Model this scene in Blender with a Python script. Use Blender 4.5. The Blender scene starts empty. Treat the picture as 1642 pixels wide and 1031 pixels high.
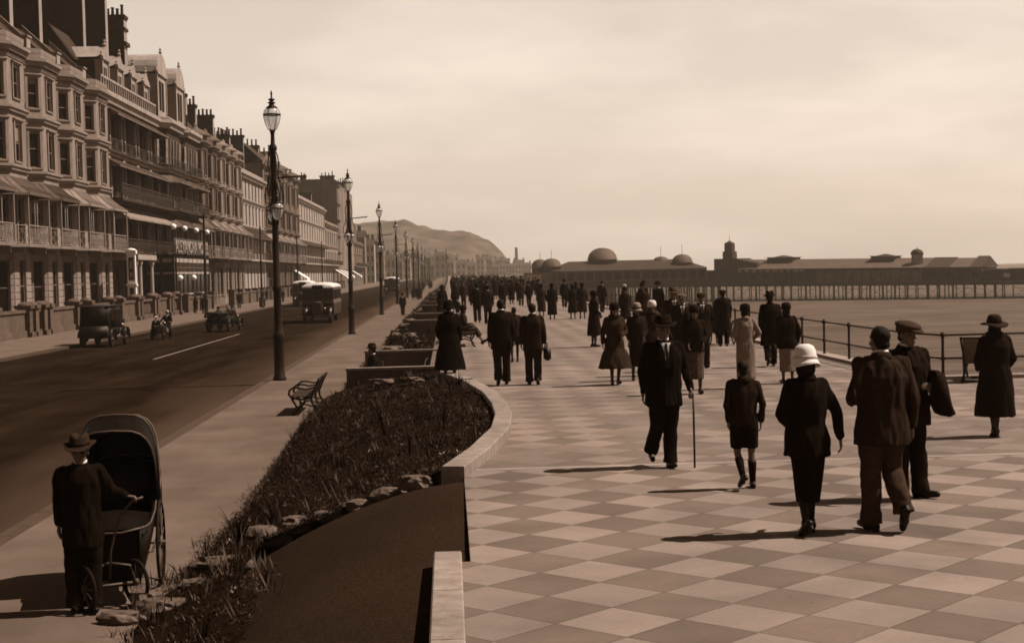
import bpy, bmesh, math, random
from mathutils import Vector, Matrix, noise, Euler
random.seed(7)
R = math.radians
SC = bpy.context.scene
COL = SC.collection
PI = math.pi

# ---------------------------------------------------------------- materials
def sep(v):
    """warm brown of an old toned print: albedo v -> colour"""
    t = max(0.0, min(1.0, v)) ** .35
    return (v, v * (.38 + .56 * t), v * (.08 + .80 * t), 1)
MATS = {}
def mat(name, v, rough=.8, var=.18, scale=6.0, bump=.0, bscale=None, spec=.14, stretch=(1, 1, 1), metal=0.0, dirt=0.0):
    if name in MATS: return MATS[name]
    m = bpy.data.materials.new(name); m.use_nodes = True
    nt = m.node_tree; N = nt.nodes; L = nt.links
    b = N['Principled BSDF']
    b.inputs['Roughness'].default_value = rough
    b.inputs['Specular IOR Level'].default_value = spec
    b.inputs['Metallic'].default_value = metal
    b.inputs['Specular Tint'].default_value = (1, .78, .58, 1)
    tc = N.new('ShaderNodeTexCoord'); mp = N.new('ShaderNodeMapping')
    mp.inputs['Scale'].default_value = stretch
    L.new(tc.outputs['Object'], mp.inputs['Vector'])
    nz = N.new('ShaderNodeTexNoise'); nz.inputs['Scale'].default_value = scale
    nz.inputs['Detail'].default_value = 6; nz.inputs['Roughness'].default_value = .62
    L.new(mp.outputs['Vector'], nz.inputs['Vector'])
    cr = N.new('ShaderNodeValToRGB')
    cr.color_ramp.elements[0].position = .3; cr.color_ramp.elements[1].position = .7
    cr.color_ramp.elements[0].color = sep(v * (1 - var)); cr.color_ramp.elements[1].color = sep(min(.9, v * (1 + var)))
    L.new(nz.outputs['Fac'], cr.inputs['Fac'])
    out = cr.outputs['Color']
    if dirt:
        n2 = N.new('ShaderNodeTexNoise'); n2.inputs['Scale'].default_value = .55; n2.inputs['Detail'].default_value = 8
        m2 = N.new('ShaderNodeMapping'); m2.inputs['Scale'].default_value = (1, 1, .35)
        L.new(tc.outputs['Object'], m2.inputs['Vector']); L.new(m2.outputs['Vector'], n2.inputs['Vector'])
        r2 = N.new('ShaderNodeMapRange'); r2.inputs['From Min'].default_value = .35; r2.inputs['From Max'].default_value = .7
        r2.inputs['To Min'].default_value = 1 - dirt; r2.inputs['To Max'].default_value = 1.0
        L.new(n2.outputs['Fac'], r2.inputs['Value'])
        mx = N.new('ShaderNodeMix'); mx.data_type = 'RGBA'; mx.blend_type = 'MULTIPLY'; mx.inputs[0].default_value = 1
        L.new(out, mx.inputs[6]); L.new(r2.outputs['Result'], mx.inputs[7]); out = mx.outputs[2]
    L.new(out, b.inputs['Base Color'])
    if bump:
        n3 = N.new('ShaderNodeTexNoise'); n3.inputs['Scale'].default_value = bscale or scale * 5; n3.inputs['Detail'].default_value = 4
        L.new(mp.outputs['Vector'], n3.inputs['Vector'])
        bp = N.new('ShaderNodeBump'); bp.inputs['Strength'].default_value = bump; bp.inputs['Distance'].default_value = .02
        L.new(n3.outputs['Fac'], bp.inputs['Height']); L.new(bp.outputs['Normal'], b.inputs['Normal'])
    MATS[name] = m
    return m
def glass_dark(name='window_glass', v=.007):
    m = mat(name, v, rough=.2, var=.5, scale=1.3, spec=.06); return m

# ---------------------------------------------------------------- object helpers
def tag(o, label=None, cat=None, group=None, kind=None):
    if label: o['label'] = label
    if cat: o['category'] = cat
    if group: o['group'] = group
    if kind: o['kind'] = kind
    return o
def empty(name, loc, label=None, cat=None, group=None, rz=0):
    o = bpy.data.objects.new(name, None); COL.objects.link(o)
    o.location = loc; o.rotation_euler = (0, 0, rz); o.empty_display_size = .3
    return tag(o, label, cat, group)
def root_loc(p):
    while p.parent: p = p.parent
    return p.location
def obj(name, bm, m, parent=None, smooth=False, world=True, loc=None):
    """link a bmesh as one object.  world=True: vertices are in world space, moved to the parent thing's frame"""
    me = bpy.data.meshes.new(name)
    if parent is not None and world:
        bmesh.ops.translate(bm, verts=bm.verts, vec=-root_loc(parent))
    if loc is not None:
        bmesh.ops.translate(bm, verts=bm.verts, vec=-Vector(loc))
    bmesh.ops.recalc_face_normals(bm, faces=bm.faces)
    bm.to_mesh(me); bm.free()
    for mm in (m if isinstance(m, (list, tuple)) else [m]): me.materials.append(mm)
    if smooth:
        for p in me.polygons: p.use_smooth = True
    o = bpy.data.objects.new(name, me); COL.objects.link(o)
    if parent is not None: o.parent = parent
    if loc is not None: o.location = loc
    return o
def struct(name, bm, m, smooth=False):
    return tag(obj(name, bm, m, smooth=smooth), kind='structure')
def copy_tree(o, parent=None):
    c = o.copy(); COL.objects.link(c)
    if parent is not None: c.parent = parent
    for ch in list(o.children): copy_tree(ch, c)
    return c
def BM(): return bmesh.new()

def quad(bm, *ps, mi=0):
    f = bm.faces.new([bm.verts.new(p) for p in ps]); f.material_index = mi; return f
def box(bm, x0, x1, y0, y1, z0, z1, mi=0):
    v = [bm.verts.new((x, y, z)) for z in (z0, z1) for y in (y0, y1) for x in (x0, x1)]
    for q in ((0, 2, 3, 1), (4, 5, 7, 6), (0, 1, 5, 4), (2, 6, 7, 3), (0, 4, 6, 2), (1, 3, 7, 5)):
        f = bm.faces.new([v[i] for i in q]); f.material_index = mi
    return v
def obox(bm, M, sx, sy, sz, mi=0):
    """box centred on matrix M"""
    v = box(bm, -sx / 2, sx / 2, -sy / 2, sy / 2, -sz / 2, sz / 2, mi)
    for q in v: q.co = M @ q.co
    return v
def bar(bm, a, b, w, h=None, mi=0):
    a = Vector(a); b = Vector(b); d = b - a
    q = d.to_track_quat('Y', 'Z')
    M = Matrix.Translation((a + b) / 2) @ q.to_matrix().to_4x4()
    return obox(bm, M, w, d.length, h or w, mi)
def tube(bm, pts, rad, seg=8, cap=True, mi=0):
    pts = [Vector(p) for p in pts]
    if not isinstance(rad, (list, tuple)): rad = [rad] * len(pts)
    rings = []; up = None
    for i, p in enumerate(pts):
        d = (pts[min(i + 1, len(pts) - 1)] - pts[max(i - 1, 0)]).normalized()
        if up is None:
            up = d.cross(Vector((.31, .92, .17))).normalized()
        up = (up - d * up.dot(d)).normalized(); w = d.cross(up)
        rings.append([bm.verts.new(p + (up * math.cos(2 * PI * k / seg) + w * math.sin(2 * PI * k / seg)) * rad[i]) for k in range(seg)])
    for a, b in zip(rings, rings[1:]):
        for k in range(seg):
            f = bm.faces.new((a[k], a[(k + 1) % seg], b[(k + 1) % seg], b[k])); f.material_index = mi
    if cap:
        for rg in (rings[0], rings[-1]):
            f = bm.faces.new(rg); f.material_index = mi
    return rings
def lathe(bm, prof, seg=16, M=None, mi=0, caps=True):
    """prof: list of (radius, z)"""
    M = M or Matrix.Identity(4); rings = []
    for r, z in prof:
        r = max(r, 1e-4)
        rings.append([bm.verts.new(M @ Vector((r * math.cos(2 * PI * k / seg), r * math.sin(2 * PI * k / seg), z))) for k in range(seg)])
    for a, b in zip(rings, rings[1:]):
        for k in range(seg):
            f = bm.faces.new((a[k], a[(k + 1) % seg], b[(k + 1) % seg], b[k])); f.material_index = mi
    if caps:
        for rg in (rings[0], rings[-1]):
            f = bm.faces.new(rg); f.material_index = mi
def loft(bm, rings, seg=20, mi=0):
    """rings: (cx,cy,z,rx,ry[,power])"""
    R_ = []
    for rg in rings:
        cx, cy, z, rx, ry = rg[:5]; pw = rg[5] if len(rg) > 5 else 1.0
        vs = []
        for k in range(seg):
            c, s = math.cos(2 * PI * k / seg), math.sin(2 * PI * k / seg)
            vs.append(bm.verts.new((cx + rx * math.copysign(abs(c) ** pw, c), cy + ry * math.copysign(abs(s) ** pw, s), z)))
        R_.append(vs)
    for a, b in zip(R_, R_[1:]):
        for k in range(seg):
            f = bm.faces.new((a[k], a[(k + 1) % seg], b[(k + 1) % seg], b[k])); f.material_index = mi
    for rg in (R_[0], R_[-1]):
        f = bm.faces.new(rg); f.material_index = mi
def ell(bm, c, r, M=None, u=14, v=9, mi=0):
    M3 = Matrix.Translation(Vector(c)) @ (M or Matrix.Identity(4)) @ Matrix.Diagonal((r[0], r[1], r[2], 1))
    res = bmesh.ops.create_uvsphere(bm, u_segments=u, v_segments=v, radius=1, matrix=M3)
    if mi:
        for vv in res['verts']:
            for f in vv.link_faces: f.material_index = mi
def cap(bm, a, b, ra, rb, seg=12):
    """tapered capsule"""
    a = Vector(a); b = Vector(b)
    d = (b - a)
    if d.length < 1e-5: d = Vector((0, 0, 1e-4))
    n = d.normalized()
    ps, rs = [], []
    for k in (80, 55, 28):
        ps.append(a - n * ra * math.sin(R(k))); rs.append(ra * math.cos(R(k)))
    ps += [a, b]; rs += [ra, rb]
    for k in (28, 55, 80):
        ps.append(b + n * rb * math.sin(R(k))); rs.append(rb * math.cos(R(k)))
    tube(bm, ps, rs, seg)
def prism(bm, poly, z0, z1, mi=0):
    a = [bm.verts.new((x, y, z0)) for x, y in poly]; b = [bm.verts.new((x, y, z1)) for x, y in poly]
    n = len(poly)
    for k in range(n):
        f = bm.faces.new((a[k], a[(k + 1) % n], b[(k + 1) % n], b[k])); f.material_index = mi
    f1 = bm.faces.new(list(reversed(a))); f2 = bm.faces.new(b); f1.material_index = f2.material_index = mi
    bmesh.ops.triangulate(bm, faces=[f1, f2])
def wheel_bm(bm, c, r, w, axis='X', rim=.72, spokes=10, seg=26, wire=False):
    """tyre + spokes around centre c, axle along X (or Y); material 0 tyre, 1 metal"""
    M = Matrix.Translation(Vector(c)) @ (Matrix.Rotation(PI / 2, 4, 'Y') if axis == 'X' else Matrix.Rotation(PI / 2, 4, 'X'))
    t = w / 2
    prof = [(r * rim, -t * .8), (r * .94, -t), (r, -t * .5), (r, t * .5), (r * .94, t), (r * rim, t * .8), (r * rim, -t * .8)]
    lathe(bm, prof, seg, M, 0, caps=False)
    lathe(bm, [(.0, -t * 1.1), (r * .16, -t * 1.1), (r * .16, t * 1.1), (0, t * 1.1)], 10, M, 1)
    for k in range(spokes):
        a = 2 * PI * k / spokes
        p = M @ Vector((r * .12 * math.cos(a), r * .12 * math.sin(a), 0)); q = M @ Vector((r * rim * math.cos(a), r * rim * math.sin(a), 0))
        tube(bm, [p, q], r * (.012 if wire else .045), 5, mi=1)
EXPOSURE = 0.68
SUN = 4.6
SKY = 0.1
SKYR = (3.8, 3.75, 3.5, 1.2, .45)
HAZE = 0.00019
PAVE = (.128, .198)
SEAV = .08
# ---------------------------------------------------------------- camera (a 2.35 m eye point on the raised promenade, looking east)
cam = bpy.data.cameras.new('camera'); co = bpy.data.objects.new('camera', cam); COL.objects.link(co)
cam.sensor_width = 36; cam.lens = 36 * 2400 / 1642; cam.clip_start = .2; cam.clip_end = 20000
PIT, YAW, ROL = R(1.9322), R(2.3859), R(1.3977)
co.location = (0, 0, 2.35)
co.rotation_euler = (Matrix.Rotation(-YAW, 3, 'Z') @ Matrix.Rotation(PI / 2 - PIT, 3, 'X') @ Matrix.Rotation(-ROL, 3, 'Z')).to_euler()
SC.camera = co
SC.view_settings.view_transform = 'Standard'; SC.view_settings.look = 'None'
SC.view_settings.exposure = EXPOSURE; SC.view_settings.gamma = 1
SC.cycles.use_denoising = True
SC.cycles.max_bounces = 5; SC.cycles.volume_bounces = 1
SC.cycles.transparent_max_bounces = 6
SC.cycles.sample_clamp_indirect = 4
SC.cycles.pixel_filter_type = 'BLACKMAN_HARRIS'; SC.cycles.filter_width = 1.7

# ---------------------------------------------------------------- light: sun over the sea on the right, slightly ahead
sd = Vector((math.cos(R(53)), math.cos(R(53)) * .06, math.sin(R(53)))).normalized()
sl = bpy.data.lights.new('sun', 'SUN'); sl.energy = SUN; sl.angle = R(.5); sl.color = (1, .955, .90)
so = bpy.data.objects.new('sun', sl); COL.objects.link(so)
so.rotation_euler = (-sd).to_track_quat('-Z', 'Y').to_euler(); so.location = (60, 0, 90)

w = bpy.data.worlds.new('World'); SC.world = w; w.use_nodes = True
nt = w.node_tree; N = nt.nodes; L = nt.links
bg = N['Background']; bg.inputs['Strength'].default_value = SKY
sky = N.new('ShaderNodeTexSky'); sky.sky_type = 'NISHITA'; sky.sun_disc = False
sky.sun_elevation = R(53); sky.sun_rotation = math.atan2(sd.x, sd.y); sky.air_density = 1.0; sky.dust_density = 2.5; sky.ozone_density = 1.0
bw = N.new('ShaderNodeRGBToBW'); L.new(sky.outputs['Color'], bw.inputs['Color'])
tc = N.new('ShaderNodeTexCoord'); sx = N.new('ShaderNodeSeparateXYZ'); L.new(tc.outputs['Generated'], sx.inputs['Vector'])
# brightness over elevation: a pale milky band low over the sea, a deeper zenith
cr = N.new('ShaderNodeValToRGB'); e = cr.color_ramp.elements
e[0].position = 0; e[0].color = (SKYR[0],) * 3 + (1,); e[1].position = 1; e[1].color = (SKYR[4],) * 3 + (1,)
for p, v in ((.1, SKYR[1]), (.19, SKYR[2]), (.34, SKYR[3])):
    q = e.new(p); q.color = (v, v, v, 1)
L.new(sx.outputs['Z'], cr.inputs['Fac'])
bw2 = N.new('ShaderNodeMath'); bw2.operation = 'MULTIPLY'; L.new(cr.outputs['Color'], bw2.inputs[0])
# flatten the physical gradient (orthochromatic plate): sky^0.35
pw = N.new('ShaderNodeMath'); pw.operation = 'POWER'; pw.inputs[1].default_value = .3; L.new(bw.outputs['Val'], pw.inputs[0])
L.new(pw.outputs['Value'], bw2.inputs[1])
# faint bands of thin cloud
mp = N.new('ShaderNodeMapping'); mp.inputs['Scale'].default_value = (3.2, 3.2, 13); mp.inputs['Location'].default_value = (2.3, .4, .2)
L.new(tc.outputs['Generated'], mp.inputs['Vector'])
nz = N.new('ShaderNodeTexNoise'); nz.inputs['Scale'].default_value = 1.5; nz.inputs['Detail'].default_value = 7; nz.inputs['Roughness'].default_value = .55
L.new(mp.outputs['Vector'], nz.inputs['Vector'])
mr = N.new('ShaderNodeMapRange'); mr.inputs['From Min'].default_value = .42; mr.inputs['From Max'].default_value = .68
mr.inputs['To Min'].default_value = .91; mr.inputs['To Max'].default_value = 1.13
L.new(nz.outputs['Fac'], mr.inputs['Value'])
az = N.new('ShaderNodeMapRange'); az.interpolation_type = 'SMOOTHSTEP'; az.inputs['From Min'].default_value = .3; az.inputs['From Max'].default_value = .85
az.inputs['To Min'].default_value = .45; az.inputs['To Max'].default_value = 1.0; L.new(sx.outputs['Y'], az.inputs['Value'])     # added dimming of the sky away from the east view, to deepen shadows
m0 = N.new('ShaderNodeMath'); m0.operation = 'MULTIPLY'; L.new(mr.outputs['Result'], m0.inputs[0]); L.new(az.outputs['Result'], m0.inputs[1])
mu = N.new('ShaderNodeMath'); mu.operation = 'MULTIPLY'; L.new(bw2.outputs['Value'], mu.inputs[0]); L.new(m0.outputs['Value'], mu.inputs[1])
tn = N.new('ShaderNodeMix'); tn.data_type = 'RGBA'; tn.blend_type = 'MULTIPLY'; tn.inputs[0].default_value = 1
tr = N.new('ShaderNodeValToRGB'); te = tr.color_ramp.elements      # cream low down, browner overhead (the toned print)
te[0].position = .17; te[0].color = (1, .868, .745, 1); te[1].position = .4; te[1].color = (1, .64, .38, 1)
L.new(sx.outputs['Z'], tr.inputs['Fac']); L.new(tr.outputs['Color'], tn.inputs[7])
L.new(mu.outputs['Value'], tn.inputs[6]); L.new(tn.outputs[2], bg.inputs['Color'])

# ---------------------------------------------------------------- sea air
bm = BM(); box(bm, -900, 1500, -90, 2900, -9.6, 160)
hm = bpy.data.materials.new('sea_haze'); hm.use_nodes = True
hn = hm.node_tree; hn.nodes.remove(hn.nodes['Principled BSDF'])
pv = hn.nodes.new('ShaderNodeVolumePrincipled'); pv.inputs['Color'].default_value = (.93, .77, .6, 1)
pv.inputs['Density'].default_value = HAZE; pv.inputs['Anisotropy'].default_value = .15
hn.links.new(pv.outputs['Volume'], hn.nodes['Material Output'].inputs['Volume'])
if HAZE: tag(obj('haze', bm, hm), kind='stuff')

# ---------------------------------------------------------------- shared materials
M_stone = mat('pale_stone', .26, .85, .25, 6, .3, dirt=.35)
M_conc = mat('wall_concrete', .13, .9, .2, 4, .3, dirt=.35)
M_stucco = mat('stucco', .245, .85, .12, 1.5, .1, dirt=.35)
M_stucco_d = mat('dull_stucco', .15, .9, .15, 1.5, .1, dirt=.35)
M_white = mat('pale_painted_stucco', .34, .8, .1, 1.5, .1, dirt=.3)
M_brick = mat('brown_brick', .055, .92, .3, 3, .3, bscale=25, dirt=.3)
M_slate = mat('roof_slate', .045, .8, .3, 4, .3, dirt=.3)
M_iron = mat('black_iron', .016, .5, .3, 9, .1, spec=.4)
M_irong = mat('grey_iron', .06, .6, .25, 9, .1, spec=.4)
M_ironw = mat('pale_iron', .30, .7, .2, 9, .1)
M_glass = glass_dark()
M_frame = mat('white_window_frame', .2, .6, .1, 4)
M_frame_d = mat('dark_window_frame', .06, .6, .2, 4)
M_canA = mat('pale_canopy_zinc', .24, .7, .12, 2, .1, dirt=.3)
M_canB = mat('dark_canopy_zinc', .085, .7, .2, 2, .1, dirt=.3)
M_canC = mat('brown_canopy_zinc', .13, .7, .2, 2, .1, dirt=.3)
M_pot = mat('chimney_pot_clay', .09, .9, .25, 6)
M_black = mat('black_paint', .007, .4, .4, 5, spec=.3)
M_tyre = mat('tyre_rubber', .01, .85, .3, 9)
M_chrome = mat('nickel', .16, .4, .1, 5, metal=1)
M_globe = mat('opal_globe', .75, .25, .05, 3)
M_wood = mat('dark_wood', .03, .7, .35, 9, .2, stretch=(1, 8, 1))
M_leather = mat('black_leather', .008, .5, .4, 20, .3, bscale=60, spec=.25)

# ---------------------------------------------------------------- ground
M_road = mat('tarmac', .018, .95, .5, .9, .25, bscale=30, spec=.0, stretch=(1, .1, 1), dirt=.3)
M_pave = mat('pavement_concrete', .13, .92, .16, .8, .2, bscale=22, spec=.05, stretch=(1, .35, 1), dirt=.28)
bm = BM(); box(bm, -820, -3.0, -60, 2800, -8.5, -1.2)
box(bm, -3.0, -.1, -60, 430, -8.4, -1.25); box(bm, -3.0, 9.3, 430, 2800, -8.5, -1.21); box(bm, 9.3, 120, 1000, 2800, -8.5, -1.22)
M_land = mat('town_ground', .06, .95, .3, .05, 0)
struct('ground', bm, M_land)
def sheet(name, x0, x1, y0, y1, z, m, t=.02, ny=1):
    bm = BM(); box(bm, x0, x1, y0, y1, z - t, z); return struct(name, bm, m)
# road with a worn, paler strip by the near kerb (tyre-polished gutter) as part of the tarmac
def road_mat():
    m = M_road; nt = m.node_tree; N = nt.nodes; L = nt.links; b = N['Principled BSDF']
    src = b.inputs['Base Color'].links[0].from_socket
    g = N.new('ShaderNodeTexCoord'); s = N.new('ShaderNodeSeparateXYZ'); L.new(g.outputs['Object'], s.inputs['Vector'])
    n = N.new('ShaderNodeTexNoise'); n.inputs['Scale'].default_value = .5; n.inputs['Detail'].default_value = 5
    mpp = N.new('ShaderNodeMapping'); mpp.inputs['Scale'].default_value = (1, .15, 1); L.new(g.outputs['Object'], mpp.inputs['Vector']); L.new(mpp.outputs['Vector'], n.inputs['Vector'])
    a = N.new('ShaderNodeMath'); a.operation = 'MULTIPLY_ADD'; a.inputs[1].default_value = 3.4; L.new(n.outputs['Fac'], a.inputs[0]); L.new(s.outputs['X'], a.inputs[2])
    r = N.new('ShaderNodeMapRange'); r.inputs['From Min'].default_value = -7.3; r.inputs['From Max'].default_value = -4.6
    L.new(a.outputs['Value'], r.inputs['Value'])
    mx = N.new('ShaderNodeMix'); mx.data_type = 'RGBA'; L.new(r.outputs['Result'], mx.inputs[0]); L.new(src, mx.inputs[6]); mx.inputs[7].default_value = sep(.055)
    L.new(mx.outputs[2], b.inputs['Base Color'])
road_mat()
sheet('road', -19.9, -6.1, -60, 1500, -1.13, M_road, .05)
bm = BM()
for y in range(-60, 700, 2):      # kerb stones
    box(bm, -6.1, -5.82, y, y + 1.985, -1.2, -1.0)
struct('kerb', bm, mat('kerb_stone', .06, .9, .2, 3, .2))
sheet('pavement', -5.82, -2.9, -60, 1000, -1.006, M_pave, .18)
bm = BM()
for y in range(-60, 700, 2):
    box(bm, -20.18, -19.9, y, y + 1.985, -1.2, -1.0)
struct('kerb', bm, MATS['kerb_stone'])
sheet('pavement', -29.5, -20.18, -60, 1500, -1.004, mat('far_pavement', .13, .9, .12, .8, .2, dirt=.2), .18)
bm = BM()
box(bm, -13.04, -12.92, 66, 93, -1.13, -1.126)
tag(obj('road_marking', bm, mat('white_road_paint', .2, .8, .25, 5)), kind='structure')

# promenade paving: two-foot slabs laid diagonally, two tones
def paving():
    m = bpy.data.materials.new('diagonal_paving'); m.use_nodes = True
    nt = m.node_tree; N = nt.nodes; L = nt.links; b = N['Principled BSDF']; b.inputs['Roughness'].default_value = .85; b.inputs['Specular IOR Level'].default_value = .2
    g = N.new('ShaderNodeTexCoord'); s = N.new('ShaderNodeSeparateXYZ'); L.new(g.outputs['Object'], s.inputs['Vector'])
    def M(op, a, b_=None, c=None):
        n = N.new('ShaderNodeMath'); n.operation = op
        for i, q in enumerate((a, b_, c)):
            if q is None: continue
            if hasattr(q, 'is_linked'): L.new(q, n.inputs[i])
            else: n.inputs[i].default_value = q
        return n.outputs[0]
    D = .849
    x = M('DIVIDE', M('SUBTRACT', s.outputs['X'], 1.077), D); y = M('DIVIDE', M('SUBTRACT', s.outputs['Y'], 16.235), D)
    p = M('ADD', x, y); q = M('SUBTRACT', x, y)
    fp = M('FLOOR', p); fq = M('FLOOR', q)
    par = M('PINGPONG', M('ADD', fp, fq), 1.0)          # 1 = pale slab
    cv = N.new('ShaderNodeCombineXYZ'); L.new(fp, cv.inputs[0]); L.new(fq, cv.inputs[1])
    wn = N.new('ShaderNodeTexWhiteNoise'); wn.noise_dimensions = '2D'; L.new(cv.outputs[0], wn.inputs['Vector'])
    ep = M('SUBTRACT', .5, M('ABSOLUTE', M('SUBTRACT', M('FRACT', p), .5))); eq = M('SUBTRACT', .5, M('ABSOLUTE', M('SUBTRACT', M('FRACT', q), .5)))
    edge = M('MINIMUM', ep, eq)
    joint = N.new('ShaderNodeMapRange'); joint.inputs['From Min'].default_value = .005; joint.inputs['From Max'].default_value = .018
    joint.inputs['To Min'].default_value = .55; joint.inputs['To Max'].default_value = 1; L.new(edge, joint.inputs['Value'])
    n1 = N.new('ShaderNodeTexNoise'); n1.inputs['Scale'].default_value = .9; n1.inputs['Detail'].default_value = 9; n1.inputs['Roughness'].default_value = .65; L.new(g.outputs['Object'], n1.inputs['Vector'])
    n2 = N.new('ShaderNodeTexNoise'); n2.inputs['Scale'].default_value = 22; n2.inputs['Detail'].default_value = 5; L.new(g.outputs['Object'], n2.inputs['Vector'])
    wear = M('MULTIPLY_ADD', M('GREATER_THAN', s.outputs['Y'], 17.75), -.4, 1.0)
    base = N.new('ShaderNodeMix'); base.data_type = 'RGBA'; L.new(M('MULTIPLY_ADD', M('SUBTRACT', par, .5), wear, .5), base.inputs[0]); base.inputs[6].default_value = sep(PAVE[0]); base.inputs[7].default_value = sep(PAVE[1])
    # a plain band of slabs across the promenade at each expansion joint
    yy = M('ABSOLUTE', M('SUBTRACT', M('PINGPONG', M('SUBTRACT', s.outputs['Y'], 17.75), 7.6), 0.0))
    band = M('LESS_THAN', yy, .1)
    b2 = N.new('ShaderNodeMix'); b2.data_type = 'RGBA'; L.new(band, b2.inputs[0]); L.new(base.outputs[2], b2.inputs[6]); b2.inputs[7].default_value = sep(PAVE[1] * 1.25)
    ln = N.new('ShaderNodeMapRange'); ln.inputs['From Min'].default_value = .008; ln.inputs['From Max'].default_value = .02; ln.inputs['To Min'].default_value = .5
    L.new(M('ABSOLUTE', M('SUBTRACT', yy, .1)), ln.inputs['Value'])
    v = M('MULTIPLY', joint.outputs[0], ln.outputs[0])
    v = M('MULTIPLY', v, M('MULTIPLY_ADD', wn.outputs['Value'], .3, .84))
    v = M('MULTIPLY', v, M('MULTIPLY_ADD', n1.outputs['Fac'], .8, .6))
    v = M('MULTIPLY', v, M('MULTIPLY_ADD', n2.outputs['Fac'], .3, .85))
    n4 = N.new('ShaderNodeTexNoise'); n4.inputs['Scale'].default_value = .33; n4.inputs['Detail'].default_value = 4; n4.inputs['Distortion'].default_value = 1.5; L.new(g.outputs['Object'], n4.inputs['Vector'])
    st = N.new('ShaderNodeMapRange'); st.inputs['From Min'].default_value = .34; st.inputs['From Max'].default_value = .56; st.inputs['To Min'].default_value = .8; st.inputs['To Max'].default_value = 1.04; L.new(n4.outputs['Fac'], st.inputs['Value'])
    v = M('MULTIPLY', v, st.outputs[0])
    vo = N.new('ShaderNodeTexVoronoi'); vo.inputs['Scale'].default_value = 3.1; vo.inputs['Randomness'].default_value = 1; L.new(g.outputs['Object'], vo.inputs['Vector'])
    sp = N.new('ShaderNodeMapRange'); sp.inputs['From Min'].default_value = .03; sp.inputs['From Max'].default_value = .055; sp.inputs['To Min'].default_value = .55; L.new(vo.outputs['Distance'], sp.inputs['Value'])
    v = M('MULTIPLY', v, sp.outputs[0])
    mx = N.new('ShaderNodeMix'); mx.data_type = 'RGBA'; mx.blend_type = 'MULTIPLY'; mx.inputs[0].default_value = 1
    L.new(b2.outputs[2], mx.inputs[6]); L.new(v, mx.inputs[7]); L.new(mx.outputs[2], b.inputs['Base Color'])
    bp = N.new('ShaderNodeBump'); bp.inputs['Strength'].default_value = .35; bp.inputs['Distance'].default_value = .01
    L.new(M('MULTIPLY_ADD', n2.outputs['Fac'], .25, joint.outputs[0]), bp.inputs['Height']); L.new(bp.outputs['Normal'], b.inputs['Normal'])
    return m
M_paving = paving()
ARC = [(-.01, 17.0), (.34, 18.83), (.68, 21.2), (.8, 23.2), (.8, 25.2), (.7, 27.6), (.4, 30.4), (.12, 32.1), (-.12, 33.4), (-.25, 35)]   # centre line of the curved coping
def arcx(y):
    if y <= ARC[0][1]: return ARC[0][0]
    for (x0, y0), (x1, y1) in zip(ARC, ARC[1:]):
        if y <= y1: return x0 + (x1 - x0) * (y - y0) / (y1 - y0)
    return ARC[-1][0]
left = [(.052, -60), (.052, 12.1), (.12, 12.105), (.12, 16.98)] + [(x, y + .01) for x, y in ARC] + [(-.3, 36), (-.3, 1000)]
bm = BM()
prism(bm, left + [(9.55, 1000), (9.55, 29.35), (30, 29.0), (30, -60)], -8.5, 0)
struct('promenade', bm, M_paving)

# sea
def sea_mat():
    m = bpy.data.materials.new('sea_water'); m.use_nodes = True
    nt = m.node_tree; N = nt.nodes; L = nt.links; b = N['Principled BSDF']
    b.inputs['Base Color'].default_value = sep(SEAV); b.inputs['Roughness'].default_value = .6; b.inputs['Specular IOR Level'].default_value = .12; b.inputs['Specular Tint'].default_value = (1, .8, .6, 1)
    g = N.new('ShaderNodeTexCoord'); mp = N.new('ShaderNodeMapping'); mp.inputs['Scale'].default_value = (.1, .45, 1); mp.inputs['Rotation'].default_value = (0, 0, .35)
    L.new(g.outputs['Object'], mp.inputs['Vector'])
    n = N.new('ShaderNodeTexNoise'); n.inputs['Scale'].default_value = 1.0; n.inputs['Detail'].default_value = 8; n.inputs['Roughness'].default_value = .6; L.new(mp.outputs['Vector'], n.inputs['Vector'])
    bp = N.new('ShaderNodeBump'); bp.inputs['Strength'].default_value = 1.0; bp.inputs['Distance'].default_value = .8; L.new(n.outputs['Fac'], bp.inputs['Height']); L.new(bp.outputs['Normal'], b.inputs['Normal'])
    n2 = N.new('ShaderNodeTexNoise'); n2.inputs['Scale'].default_value = .8; n2.inputs['Detail'].default_value = 8; L.new(mp.outputs['Vector'], n2.inputs['Vector'])
    cr = N.new('ShaderNodeValToRGB'); cr.color_ramp.elements[0].color = sep(SEAV * .6); cr.color_ramp.elements[1].color = sep(SEAV * 1.5)
    cr.color_ramp.elements[0].position = .35; cr.color_ramp.elements[1].position = .68
    L.new(n2.outputs['Fac'], cr.inputs['Fac']); L.new(cr.outputs['Color'], b.inputs['Base Color'])
    return m
bm = BM(); quad(bm, (9, -60, -7), (9, 2800, -7), (1400, 2800, -7), (1400, -60, -7))
struct('sea', bm, sea_mat())
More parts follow.
